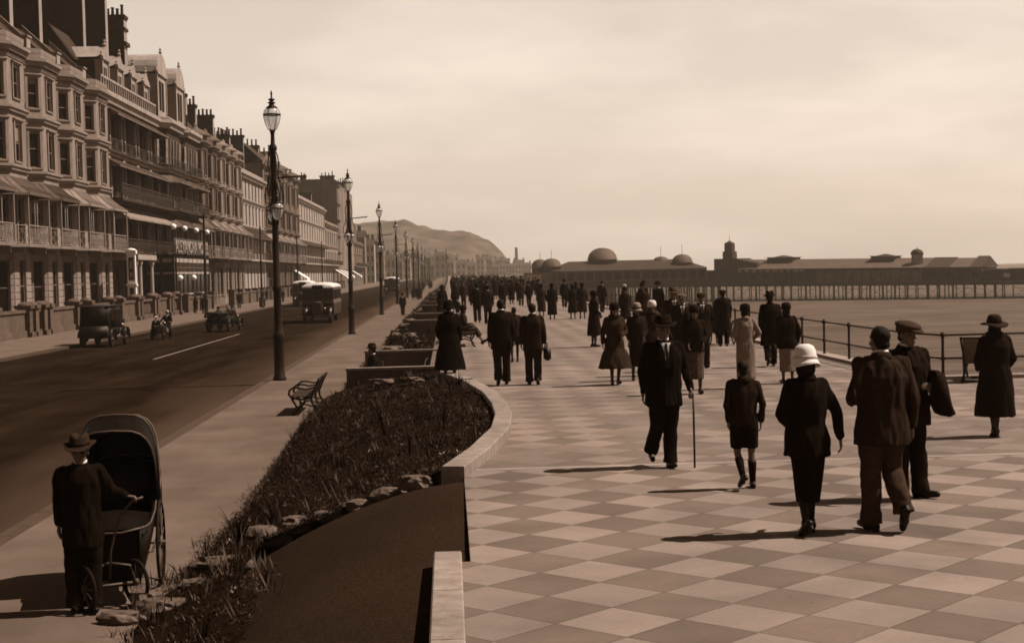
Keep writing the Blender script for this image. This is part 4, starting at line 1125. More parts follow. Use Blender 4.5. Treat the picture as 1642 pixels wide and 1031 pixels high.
# garden walls with piers in front of the bay houses
M_gw = mat('garden_wall_stone', .11, .9, .2, 3, .2, dirt=.4)
def garden_wall(y0, y1, label, solid):
    x = -26.2; t = empty('garden_wall', (x, (y0 + y1) / 2, -1.0), label, 'wall', 'garden walls along the front')
    for y in (y0 + .4, y1 - .4):
        bm = BM(); M_ = Matrix.Translation((x, y, 0))
        box(bm, x - .55, x + .55, y - .5, y + .5, -1.05, -.7); box(bm, x - .4, x + .4, y - .36, y + .36, -.7, .75); box(bm, x - .52, x + .52, y - .46, y + .46, .75, .95); lathe(bm, [(.45, .95), (.4, 1.05), (.2, 1.15), (.02, 1.18)], 12, M_)
        obj('pier', bm, M_gw, t)
    bm = BM(); box(bm, x - .25, x + .25, y0 + .9, y1 - .9, -1.05, -.6); box(bm, x - .2, x + .2, y0 + .78, y1 - .78, .5, .68)
    if solid: box(bm, x - .1, x + .1, y0 + .8, y1 - .8, -.6, .5)
    obj('plinth', bm, M_gw, t)
    if not solid:
        n = int((y1 - y0 - 1.8) / .3)
        bm = BM()
        for k in range(n):
            lathe(bm, [(.09, -.6), (.06, -.5), (.11, -.25), (.05, .2), (.05, .32), (.09, .5)], 8, Matrix.Translation((x, y0 + 1 + .3 * k, 0)))
        obj('balusters', bm, M_gw, t, True)
gy = [78, 86.4, 94.6, 98.0, 106.6, 109, 117.4, 119.5, 127, 134, 141, 146.5]
gt = ['balustraded garden wall out at the left edge', 'solid panelled garden wall with round capped piers at the left edge', 'short garden wall between gate piers', 'solid garden wall with dark recessed panel left of the black saloon car', 'short garden wall between two gates', 'balustraded garden wall with row of balusters behind the black saloon car', 'short garden wall past the saloon car', 'low garden wall by the white notice pillar', 'low wall at the hotel entrance', 'forecourt wall left of the hotel veranda', 'forecourt wall beneath the hotel globe lamps']
for i in range(11):
    if gy[i + 1] - gy[i] > 3: garden_wall(gy[i], gy[i + 1] - .6, gt[i], i % 4 in (1, 3) )
for i, (a, b, lb) in enumerate([(150, 166, 'pale forecourt wall below the hotel veranda'), (182, 219, 'long low garden wall in front of the domed bay houses'), (221, 251, 'low garden wall in front of the flat pale block'), (253, 301, 'low garden wall behind the nearest street lamp'), (303, 374, 'long garden wall behind the buses')]):
    t = empty('garden_wall', (-26.2, (a + b) / 2, -1.0), lb, 'wall', 'garden walls along the front')
    bm = BM(); n = max(2, int((b - a) / 7)); box(bm, -26.35, -26.05, a, b, -1.05, .35); box(bm, -26.45, -25.95, a, b, .35, .55); obj('plinth', bm, M_gw, t)
    for k in range(n + 1):
        y = a + (b - a) * k / n; bm = BM(); box(bm, -26.55, -25.85, y - .3, y + .3, -1.05, .75); box(bm, -26.62, -25.78, y - .38, y + .38, .75, .9); obj('pier', bm, M_gw, t)
# shop blinds far along
for i, (y, lb) in enumerate([(286, 'white sloping blind above the parked single decker'), (398, 'white sloping shop blind left of the second street lamp, lowest'), (412, 'white sloping shop blind left of the second street lamp'), (426, 'white sloping shop blind behind the second street lamp'), (462, 'white sloping shop blind right of the second street lamp')]):
    bm = BM(); x = XW + .1
    v = [(x, y, 4.2), (x, y + 6, 4.2), (x + 3.6, y + 6, 1.9), (x + 3.6, y, 1.9)]
    quad(bm, *v); quad(bm, *[(a, b, c - .04) for a, b, c in v]); quad(bm, v[3], v[2], (v[2][0], v[2][1], 1.5), (v[3][0], v[3][1], 1.5)); quad(bm, v[0], v[3], (v[3][0], v[3][1], 1.86), (v[0][0], v[0][1], 4.16))
    bar(bm, (x, y, 1.2), (x + 3.6, y, 1.85), .08)
    tag(obj('shop_blind', bm, MATS['white_paint']), lb, 'awning', 'white shop blinds')

# ---------------------------------------------------------------- old town below the headland
rd = random.Random(11)
M_far = [mat('far_wall_pale', .3, .9, .1, .3), mat('far_wall_mid', .16, .9, .1, .3), mat('far_wall_dark', .09, .9, .1, .3), mat('far_wall_white', .5, .9, .1, .3)]
def house(name, x0, x1, y0, y1, z0, z1, m, label, cols, rows, gable=True, rooft=2.5, win=True, grp='far town houses below the hill'):
    B = empty(name, ((x0 + x1) / 2, (y0 + y1) / 2, z0), label, 'house', grp)
    bm = BM(); ww = (x1 - x0) / cols; hh = (z1 - z0) / rows; ops = []
    for i in range(cols):
        for j in range(rows): ops.append((ww * (i + .28), ww * (i + .72), z0 + hh * (j + .25), z0 + hh * (j + .8)))
    wall_seg(bm, (x0, y0), (x1, y0), z0, z1, ops, .25)
    for a, b in (((x1, y0), (x1, y1)), ((x1, y1), (x0, y1)), ((x0, y1), (x0, y0))): wall_seg(bm, a, b, z0, z1)
    obj('wall', bm, m, B)
    for op in ops:
        bm = BM(); quad(bm, *[(x0 + u, y0 + .24, z) for u, z in ((op[0], op[2]), (op[1], op[2]), (op[1], op[3]), (op[0], op[3]))]); obj('window', bm, M_glass, B)
    bm = BM(); ym = (y0 + y1) / 2
    quad(bm, (x0 - .3, y0 - .4, z1 - .1), (x1 + .3, y0 - .4, z1 - .1), (x1 + .3, ym, z1 + rooft), (x0 - .3, ym, z1 + rooft)); quad(bm, (x0 - .3, y1 + .4, z1 - .1), (x1 + .3, y1 + .4, z1 - .1), (x1 + .3, ym, z1 + rooft), (x0 - .3, ym, z1 + rooft))
    for x in (x0, x1): bm.faces.new([bm.verts.new(q) for q in ((x, y0, z1), (x, y1, z1), (x, ym, z1 + rooft - .15))])
    rf = obj('roof', bm, M_slate, B)
    for x in (x0 + .8, x1 - .8)[: rd.choice((1, 2))]:
        bm = BM(); box(bm, x - .6, x + .6, ym - .5, ym + .5, z1 + rooft * .4, z1 + rooft + 1.8); obj('chimney', bm, M_brick, rf)
place = ['beside the low row', 'behind the third street lamp', 'past the third lamp', 'behind the fourth street lamp', 'left of the tall thin lamps', 'at its middle', 'just past its middle', 'above the far crowd', 'under the headland', 'by the headland foot', 'under the headland end', 'left of the domed pavilion']
xs = 574; i = 0; seen = set()
while xs < 842:
    t = (xs - 574) / (842 - 574); wpx = rd.uniform(9, 19)
    y = 545 + 900 * t ** .8 + rd.uniform(-25, 25)
    x0 = (xs - 719) / 2400 * y; x1 = x0 + wpx / 2400 * y
    h = rd.uniform(7.5, 14.5) * (1.15 if t < .3 else 1)
    m = rd.choices(M_far, (3, 4, 3, 1.6 if t > .3 else .5))[0]
    tone = {0: 'pale', 1: 'buff', 2: 'brown', 3: 'white'}[M_far.index(m)]
    h *= .62 if t > .84 else (.85 if t > .6 else 1)
    st = max(2, int(h / 3.6)); cl = max(2, int((x1 - x0) / 2.6))
    lb = f'{["low", "narrow", "tall"][min(2, int((h - 7) / 3))]} {tone} house {["two", "three", "four", "five"][min(cl, 5) - 2]} windows wide, old town {place[min(11, int(t * 12))]}'.replace('windows wide', 'bays', 1)
    if lb in seen: lb = lb.replace('house', 'house, steeper roof,', 1)
    for alt in ('old town, deep in,', 'old town, low down,', 'old town, set back,', 'old town, to the fore,'):
        if lb in seen: lb = lb.replace('old town', alt, 1)
    seen.add(lb); house('town_house', x0, x1 - .2, y, y + 10, -1.5, h, m, lb, min(cl, 5), min(st, 4))
    xs += wpx + rd.uniform(0, 3); i += 1
# second tier higher up
for k in range(17):
    px = 590 + k * 14.5 + rd.uniform(-4, 4); y = 1330 + rd.uniform(0, 60) + 8 * k; x0 = (px - 719) / 2400 * y; wd = rd.uniform(6, 11); zb = rd.uniform(9, 21) * (1 - k / 26)
    m = rd.choice(M_far[:2] + M_far[3:]); 
    house('town_house', x0, x0 + wd, y, y + 9, -1.5, zb + 5, m, f'{["buff", "brown", "pale", "white"][k % 4]} hillside house {["lowest", "midway up", "highest"][k % 3]} on the slope, {["behind the third lamp", "right of the third lamp", "behind the fourth lamp", "over the old town", "over the far crowd", "near the slope end"][min(5, k // 3)]}', 3, 3, grp='hillside houses under the headland')
t = empty('factory_chimney', (68.5, 1500, -5), 'tall thin factory chimney standing alone right of the headland foot', 'chimney')
bm = BM(); lathe(bm, [(2.2, -7), (1.9, 3), (1.35, 22), (1.7, 22.6), (1.7, 23.6), (1.0, 23.6)], 12, Matrix.Translation((68.5, 1500, 2))); obj('shaft', bm, M_brick, t, True)
# ---------------------------------------------------------------- street lamps
M_lamp = mat('lamp_green_black_iron', .022, .5, .3, 6, .15, dirt=.2)
def lamp_glass():
    m = bpy.data.materials.new('lantern_glass'); m.use_nodes = True; nt = m.node_tree; N = nt.nodes; L = nt.links
    b = N['Principled BSDF']; b.inputs['Base Color'].default_value = sep(.6); b.inputs['Roughness'].default_value = .25
    b.inputs['Alpha'].default_value = .42
    return m
M_lg = lamp_glass()
def lamp_post():
    t = empty('street_lamp', (0, 0, 0))
    def ob(n, bm, m, par=t, smooth=True): return obj(n, bm, m, par, smooth, world=False)
    bm = BM()
    lathe(bm, [(.22, 0), (.22, .1), (.18, .16), (.165, .5), (.165, 1.35), (.19, 1.4), (.19, 1.52), (.15, 1.6), (.13, 1.8), (.125, 2.9), (.15, 2.95), (.15, 3.05), (.115, 3.12), (.105, 4.6), (.1, 5.4), (.16, 5.46), (.16, 5.6), (.11, 5.7), (.095, 6.6), (.085, 7.4), (.13, 7.45), (.13, 7.55), (.07, 7.65), (.06, 8.0), (.1, 8.1)], 16)
    ob('post', bm, M_lamp)
    # scrolled ironwork brackets round the upper shaft
    bm = BM()
    for a in range(4):
        c, s = math.cos(a * PI / 2 + .4), math.sin(a * PI / 2 + .4)
        pr_ = [(.1, 5.7), (.32, 5.75), (.34, 6.0), (.22, 6.35), (.14, 6.7), (.2, 6.95), (.16, 7.25), (.1, 7.4)]
        tube(bm, [(r * c, r * s, z) for r, z in pr_], .022, 5)
    ob('scrollwork', bm, M_lamp)
    def lantern(x, y, z, s, par):
        bm = BM(); M_ = Matrix.Translation((x, y, z)) @ Matrix.Scale(s, 4)
        lathe(bm, [(.1, 0), (.2, .1), (.33, .38), (.4, .68), (.41, .8), (.37, .98), (.25, 1.13)], 16, M_, caps=False); g = obj('lantern_glass', bm, M_lg, par, True, world=False)
        bm = BM()
        lathe(bm, [(.42, .76), (.44, .78), (.44, .82), (.42, .84)], 16, M_, caps=False)
        for k in range(6):
            a = k * PI / 3
            tube(bm, [M_ @ Vector((r * math.cos(a), r * math.sin(a), zz)) for r, zz in ((.1, 0), (.205, .1), (.335, .38), (.405, .68), (.415, .8), (.375, .98), (.255, 1.13))], .014 * s, 5)
        lathe(bm, [(.02, -.35), (.09, -.2), (.13, .0), (.1, .04)], 12, M_)
        lathe(bm, [(.27, 1.11), (.29, 1.15), (.14, 1.26), (.12, 1.34), (.19, 1.36), (.19, 1.4), (.1, 1.44), (.1, 1.5), (.17, 1.52), (.16, 1.57), (.05, 1.6), (.035, 1.75), (.06, 1.8), (.02, 1.98)], 14, M_)
        obj('lantern_frame', bm, M_lamp, par, True, world=False)
    lantern(0, 0, 8.05, .66, t)
    for s in (-1, 1):
        bm = BM()
        tube(bm, [(0, s * .1, 6.15), (0, s * .45, 6.45), (0, s * .75, 6.5), (0, s * .8, 6.25), (0, s * .8, 6.12)], [.03, .03, .028, .028, .03], 6)
        tube(bm, [(0, s * .12, 5.65), (0, s * .3, 5.9), (0, s * .5, 6.1), (0, s * .7, 6.4)], .018, 5)
        a = ob('lantern_arm', bm, M_lamp)
        lantern(0, s * .8, 5.15, .48, a)
    bm = BM(); tube(bm, [(.1, 0, 6.55), (1.05, 0, 6.62)], [.025, .035], 6); ob('ladder_bar', bm, M_lamp)
    return t
proto = lamp_post()
LP = [(-5.55, 48.71), (-5.55, 85.14), (-5.58, 124), (-5.7, 166), (-5.75, 207), (-5.75, 248), (-5.75, 289), (-5.75, 330), (-5.75, 372), (-5.75, 415), (-5.75, 460)]
ords = ['tallest and nearest ornate street lamp standing on the kerb left of the park bench', 'second nearest ornate street lamp, right behind the front single decker bus', 'third nearest ornate street lamp against the end of the hill', 'fourth nearest street lamp in the receding row, near the walking man on the pavement', 'fifth street lamp in the receding row', 'sixth street lamp in the receding row', 'seventh street lamp in the receding row', 'eighth street lamp in the receding row', 'ninth street lamp in the receding row', 'tenth street lamp in the receding row', 'eleventh and farthest street lamp in the receding row']
for i, (x, y) in enumerate(LP):
    o = proto if i == 0 else copy_tree(proto)
    o.location = (x, y, -1.02); o.rotation_euler = (0, 0, R(12) if i == 0 else R(random.uniform(-20, 20)))
    tag(o, ords[i], 'street lamp', 'ornate street lamps along the near kerb')
o = copy_tree(proto); o.location = (-.4, 400, -.2); tag(o, 'dark lamp post rising from the head of the far crowd, left of the domed pavilion', 'street lamp', 'ornate street lamps along the near kerb')
# plain wire poles by the far kerb
bm = BM(); lathe(bm, [(.22, 0), (.22, .25), (.17, .3), (.16, 1.5), (.19, 1.55), (.13, 1.65), (.11, 5), (.13, 5.05), (.1, 5.1), (.085, 8.6), (.12, 8.65), (.05, 8.9), (.01, 9.1)], 12)
pp = obj('wire_pole', bm, M_lamp, None, True)
for i, (y, lb) in enumerate([(128, 'plain dark pole on the far pavement in front of the hotel veranda'), (166, 'plain dark pole on the far pavement left of the nearest street lamp'), (206, 'plain dark pole on the far pavement near the parked buses'), (246, 'plain dark pole farthest along the far pavement')]):
    o = pp if i == 0 else pp.copy()
    if i: COL.objects.link(o)
    o.location = (-20.6, y, -1.02); tag(o, lb, 'pole', 'plain poles on the far pavement')
bm = BM(); lathe(bm, [(.35, 0), (.35, .9), (.4, .95), (.4, 1.05), (.1, 1.1)], 14); o = obj('litter_bin', bm, M_irong, None, True); o.location = (-21.2, 171, -1.02); tag(o, 'dark round bin on the far pavement beside a pole', 'bin')

# ---------------------------------------------------------------- vehicles
M_veh = mat('dark_coach_paint', .0065, .5, .3, 3, spec=.06)
M_roofw = mat('white_bus_roof', .6, .6, .1, 2, dirt=.2)
M_cream = mat('cream_coach_panel', .13, .45, .1, 2, dirt=.25)
M_vg = mat('vehicle_glass', .01, .12, .3, 3, spec=.35)
def bevel_all(bm, w_, seg=2):
    bmesh.ops.bevel(bm, geom=bm.edges[:] , offset=w_, segments=seg, affect='EDGES', clamp_overlap=True)
def veh_wheel(par, x, y, r, w_=.2, n=8):
    bm = BM(); wheel_bm(bm, (x, y, r), r, w_, 'X', .68, n); wh = obj('wheel', bm, [M_tyre, M_irong], par, True, world=False); return wh
def bus(loc, rz, label, paint, trailing=False):
    """half-cab era single decker; local front = -Y, width along X"""
    t = empty('single_decker_bus', loc, label, 'bus', 'single decker buses on the road', rz)
    def ob(n, bm, m, par=t, smooth=False): return obj(n, bm, m, par, smooth, world=False)
    Wd, Ln = 1.16, 8.0
    bm = BM(); box(bm, -Wd, Wd, -2.6, Ln - 2.9, .55, 1.55); bevel_all(bm, .06); ob('lower_body', bm, paint)
    bm = BM(); box(bm, -Wd + .02, Wd - .02, -2.55, Ln - 2.95, 1.56, 1.7); 
    for s in (-1, 1):
        for k in range(8):
            y = -2.55 + (Ln - .5) * k / 7; box(bm, s * (Wd - .03) - .03, s * (Wd - .03) + .03, y - .05 + (.05 if k == 0 else 0), y + .05, 1.7, 2.42)
    for x in (-1.1, -.38, .38, 1.1): box(bm, x - .035, x + .035, -2.57, -2.5, 1.7, 2.42)
    box(bm, -Wd + .01, Wd - .01, -2.58, Ln - 2.93, 2.42, 2.55); ob('window_pillars', bm, M_cream)
    bm = BM()
    for s in (-1, 1): box(bm, s * (Wd - .07) - .01, s * (Wd - .07) + .01, -2.4, Ln - 3.1, 1.7, 2.42)
    box(bm, -Wd + .1, Wd - .1, -2.52, -2.51, 1.7, 2.42); box(bm, -Wd + .1, Wd - .1, Ln - 3.02, Ln - 3.0, 1.7, 2.42); ob('windows', bm, M_vg)
    bm = BM(); loft(bm, [(0, 0, 0, 1, 1)] * 2) if False else None
    n = 9; rings = []
    for i, (yy, sc_) in enumerate(((-2.72, .55), (-2.6, .9), (-2.2, 1), (0, 1.02), (Ln - 3.6, 1), (Ln - 3.0, .9), (Ln - 2.88, .5))):
        row = []
        for k in range(n):
            a = PI * k / (n - 1); row.append(bm.verts.new((-(Wd + .05) * math.cos(a), yy, 2.56 + .4 * sc_ * math.sin(a) ** .7)))
        rings.append(row)
    for a, b in zip(rings, rings[1:]):
        for k in range(n - 1): bm.faces.new((a[k], a[k + 1], b[k + 1], b[k]))
        bm.faces.new((a[0], b[0], b[-1], a[-1]))
    bm.faces.new(rings[0]); bm.faces.new(rings[-1]); ob('roof', bm, M_roofw, t, True)
    bm = BM(); box(bm, -.42, .42, -2.8, -2.62, 2.5, 2.78); bevel_all(bm, .05); ob('route_box', bm, M_black)
    # bonnet, radiator, mudguards, lamps
    bm = BM(); loft(bm, [(.0, 0, 0, .36, .45, .6), (.0, 0, .55, .38, .5, .6), (.0, 0, 1.15, .36, .47, .7)], 20)
    M_ = Matrix.Translation((0, -2.6, 1.12)) @ Matrix.Rotation(PI / 2, 4, 'X')
    for v in bm.verts: v.co = M_ @ v.co
    ob('bonnet', bm, paint, t, True)
    bm = BM(); box(bm, -.34, .34, -3.79, -3.7, .66, 1.52); bevel_all(bm, .03); ob('radiator', bm, M_irong)
    bm = BM(); 
    for k in range(11): box(bm, -.28 + .053 * k, -.265 + .053 * k, -3.805, -3.78, .72, 1.4)
    ob('radiator_grille', bm, M_iron)
    for s in (-1, 1):
        bm = BM(); pts_ = [(s * .88, -3.55 + .62 * (1 - math.cos(a)) - .62 + .62, .52 + .62 * math.sin(a)) for a in [PI * q / 8 for q in range(9)]]
        prev = None
        for p in pts_:
            cur = [bm.verts.new((p[0] - .2, p[1], p[2])), bm.verts.new((p[0] + .2, p[1], p[2])), bm.verts.new((p[0] + .2, p[1], p[2] + .05)), bm.verts.new((p[0] - .2, p[1], p[2] + .05))]
            if prev:
                for q in range(4): bm.faces.new((prev[q], prev[(q + 1) % 4], cur[(q + 1) % 4], cur[q]))
            prev = cur
        ob('mudguard', bm, M_black, t, True)
        bm = BM(); ell(bm, (s * .56, -3.62, 1.05), (.13, .14, .13)); ob('headlamp', bm, M_chrome, t, True)
        veh_wheel(t, s * .92, -2.95, .5, .24); veh_wheel(t, s * .92, 2.4, .5, .28)
    bm = BM(); box(bm, -1.0, 1.0, -3.9, -3.82, .42, .54); ob('bumper', bm, M_irong)
    bm = BM(); box(bm, -Wd - .01, Wd + .01, -2.62, Ln - 2.88, 1.42, 1.55); ob('waist_rail', bm, M_cream)
    return t
bus((-9.65, 113.2, -1.13), 0, 'front single decker bus with white roof coming along the middle of the road', mat('brown_coach_paint', .03, .5, .3, 3, spec=.1))
bus((-16.9, 175.5, -1.13), R(2), 'second single decker bus with pale roof, farther back by the far kerb', M_cream)
bus((-9.7, 256, -1.13), 0, 'farthest single decker bus with pale roof edge, a dark shape between the street lamps', M_veh)
def saloon(loc, rz, label, open_top=False):
    """1920s car; local front = +Y"""
    t = empty('vintage_car', loc, label, 'car', 'old motor cars on the road', rz)
    def ob(n, bm, m, par=t, smooth=False): return obj(n, bm, m, par, smooth, world=False)
    bm = BM(); box(bm, -.68, .68, -1.5, .55, .52, 1.08); bevel_all(bm, .08, 3); ob('body', bm, M_veh, t, True)
    if not open_top:
        bm = BM(); v = box(bm, -.72, .72, -1.5, .5, .9, 1.9)
        for q in v:
            if q.co.z > 1.5: q.co.x *= .93; q.co.y = q.co.y * .97
        bevel_all(bm, .035, 2); cab = ob('cabin', bm, M_veh, t, True)
        bm = BM(); box(bm, -.73, .73, -1.52, .68, 1.89, 1.97); bevel_all(bm, .03); ob('roof', bm, M_leather, t, True)
        bm = BM(); box(bm, -.22, .22, -1.525, -1.49, 1.45, 1.66); ob('rear_window', bm, M_vg)
        for s in (-1, 1):
            bm = BM(); box(bm, s * .70 - .012, s * .70 + .012, -1.2, -.5, 1.24, 1.72); box(bm, s * .70 - .012, s * .70 + .012, -.42, .3, 1.24, 1.72); ob('side_window', bm, M_vg)
        bm = BM(); box(bm, -.6, .6, .5, .53, 1.15, 1.78); ob('windscreen', bm, M_vg)
    else:
        bm = BM(); box(bm, -.7, .7, -1.62, -1.25, 1.08, 1.32); bevel_all(bm, .08, 3); ob('folded_hood', bm, M_leather, t, True)
        bm = BM(); box(bm, -.58, .58, -1.25, -1.05, .95, 1.32); box(bm, -.58, .58, -.3, -.14, .95, 1.3); bevel_all(bm, .05); ob('seat_back', bm, M_leather, t, True)
        bm = BM()
        for a, b in (((-.6, .56, 1.1), (-.6, .5, 1.6)), ((.6, .56, 1.1), (.6, .5, 1.6)), ((-.6, .5, 1.6), (.6, .5, 1.6))): bar(bm, a, b, .035)
        ob('windscreen_frame', bm, M_irong); bm = BM(); quad(bm, (-.58, .56, 1.12), (.58, .56, 1.12), (.58, .5, 1.58), (-.58, .5, 1.58)); ob('windscreen', bm, M_lg)
    bm = BM(); v = box(bm, -.4, .4, .55, 1.62, .56, 1.1)
    for q in v:
        if q.co.y > 1: q.co.x *= .8; q.co.z = .56 + (q.co.z - .56) * .96
    bevel_all(bm, .09, 3); ob('bonnet', bm, M_veh, t, True)
    bm = BM(); box(bm, -.33, .33, 1.6, 1.68, .52, 1.12); bevel_all(bm, .03); ob('radiator', bm, M_chrome, t, True)
    for s in (-1, 1):
        for yc in (1.3, -1.12):
            veh_wheel(t, s * .68, yc, .37, .14, 10)
            bm = BM(); prev = None
            for k in range(11):
                a = PI * (-.08 + 1.02 * k / 10); p = (s * .68, yc + .47 * math.cos(a), .38 + .47 * math.sin(a))
                cur = [bm.verts.new((p[0] - .13, p[1], p[2])), bm.verts.new((p[0] + .13, p[1], p[2])), bm.verts.new((p[0] + .11, p[1], p[2] + .035)), bm.verts.new((p[0] - .11, p[1], p[2] + .035))]
                if prev:
                    for q in range(4): bm.faces.new((prev[q], prev[(q + 1) % 4], cur[(q + 1) % 4], cur[q]))
                else: bm.faces.new(cur)
                prev = cur
            bm.faces.new(prev); ob('mudguard', bm, M_black, t, True)
        bm = BM(); box(bm, s * .72 - .13, s * .72 + .13, -.7, .85, .36, .41); ob('running_board', bm, M_black)
        bm = BM(); ell(bm, (s * .42, 1.66, .93), (.12, .12, .12)); ob('headlamp', bm, M_chrome, t, True)
    if not open_top: bm = BM(); box(bm, -.66, .66, -1.66, -1.5, .42, .98); bevel_all(bm, .02); ob('luggage_box', bm, M_leather, t, True)
    bm = BM(); M_ = Matrix.Translation((0, -1.62, .95)); wheel_bm(bm, (0, -1.66 if open_top else -1.2, .92 if open_top else .55), .35 if open_top else .1, .14, 'Y', .68, 10); ob('spare_wheel', bm, [M_tyre, M_irong], t, True)
    bm = BM(); box(bm, -.26, .26, -1.7, -1.68, .5, .64); ob('number_plate', bm, M_black)
    return t
c = saloon((-18.5, 80.9, -1.13), R(-3), 'black box-bodied saloon car seen from behind near the left edge'); c.scale = (1.12, 1.12, 1.12)
c2 = saloon((-14.7, 98.3, -1.13), R(-8), 'open touring car with passengers in the middle of the road', True)
# motor tricycle with side wheels and rider pair
def combo():
    t = empty('motorcycle_sidecar', (-16.4, 87.6, -1.13), 'motorcycle and sidecar coming along the road between the two old cars', 'motorcycle', None, R(175))
    def ob(n, bm, m, smooth=True): return obj(n, bm, m, t, smooth, world=False)
    for x, y in ((0, .68), (0, -.68), (.95, -.3)):
        bm = BM(); wheel_bm(bm, (x, y, .33), .33, .09, 'X', .8, 12, 22, True); ob('wheel', bm, [M_tyre, M_irong])
    bm = BM()
    for a, b in (((0, -.68, .33), (0, .1, .4)), ((0, .1, .4), (0, .45, .85)), ((0, -.68, .33), (0, -.3, .8)), ((0, -.3, .8), (0, .45, .85)), ((0, .68, .33), (0, .42, .95)), ((0, -.3, .4), (.95, -.3, .35)), ((0, .3, .45), (.6, .2, .45))): tube(bm, [a, b], .028, 6)
    tube(bm, [(-.36, .2, 1.02), (-.2, .4, 1.0), (.2, .4, 1.0), (.36, .2, 1.02)], .018, 6); ob('frame', bm, M_black)
    bm = BM(); ell(bm, (0, .08, .83), (.12, .32, .1)); ob('fuel_tank', bm, M_veh)
    bm = BM(); box(bm, -.12, .12, -.1, .25, .3, .62); bevel_all(bm, .04); ob('engine', bm, M_irong)
    bm = BM(); ell(bm, (0, -.36, .86), (.14, .2, .05)); ob('saddle', bm, M_leather)
    bm = BM(); ell(bm, (0, .55, .95), (.11, .12, .11)); ob('headlamp', bm, M_chrome)
    bm = BM(); loft(bm, [(.62, -.2, .35, .2, .55), (.62, -.15, .5, .27, .75), (.62, -.15, .75, .28, .78), (.62, -.2, .85, .25, .7)], 20); ob('sidecar_body', bm, M_veh)
    return t
combo()

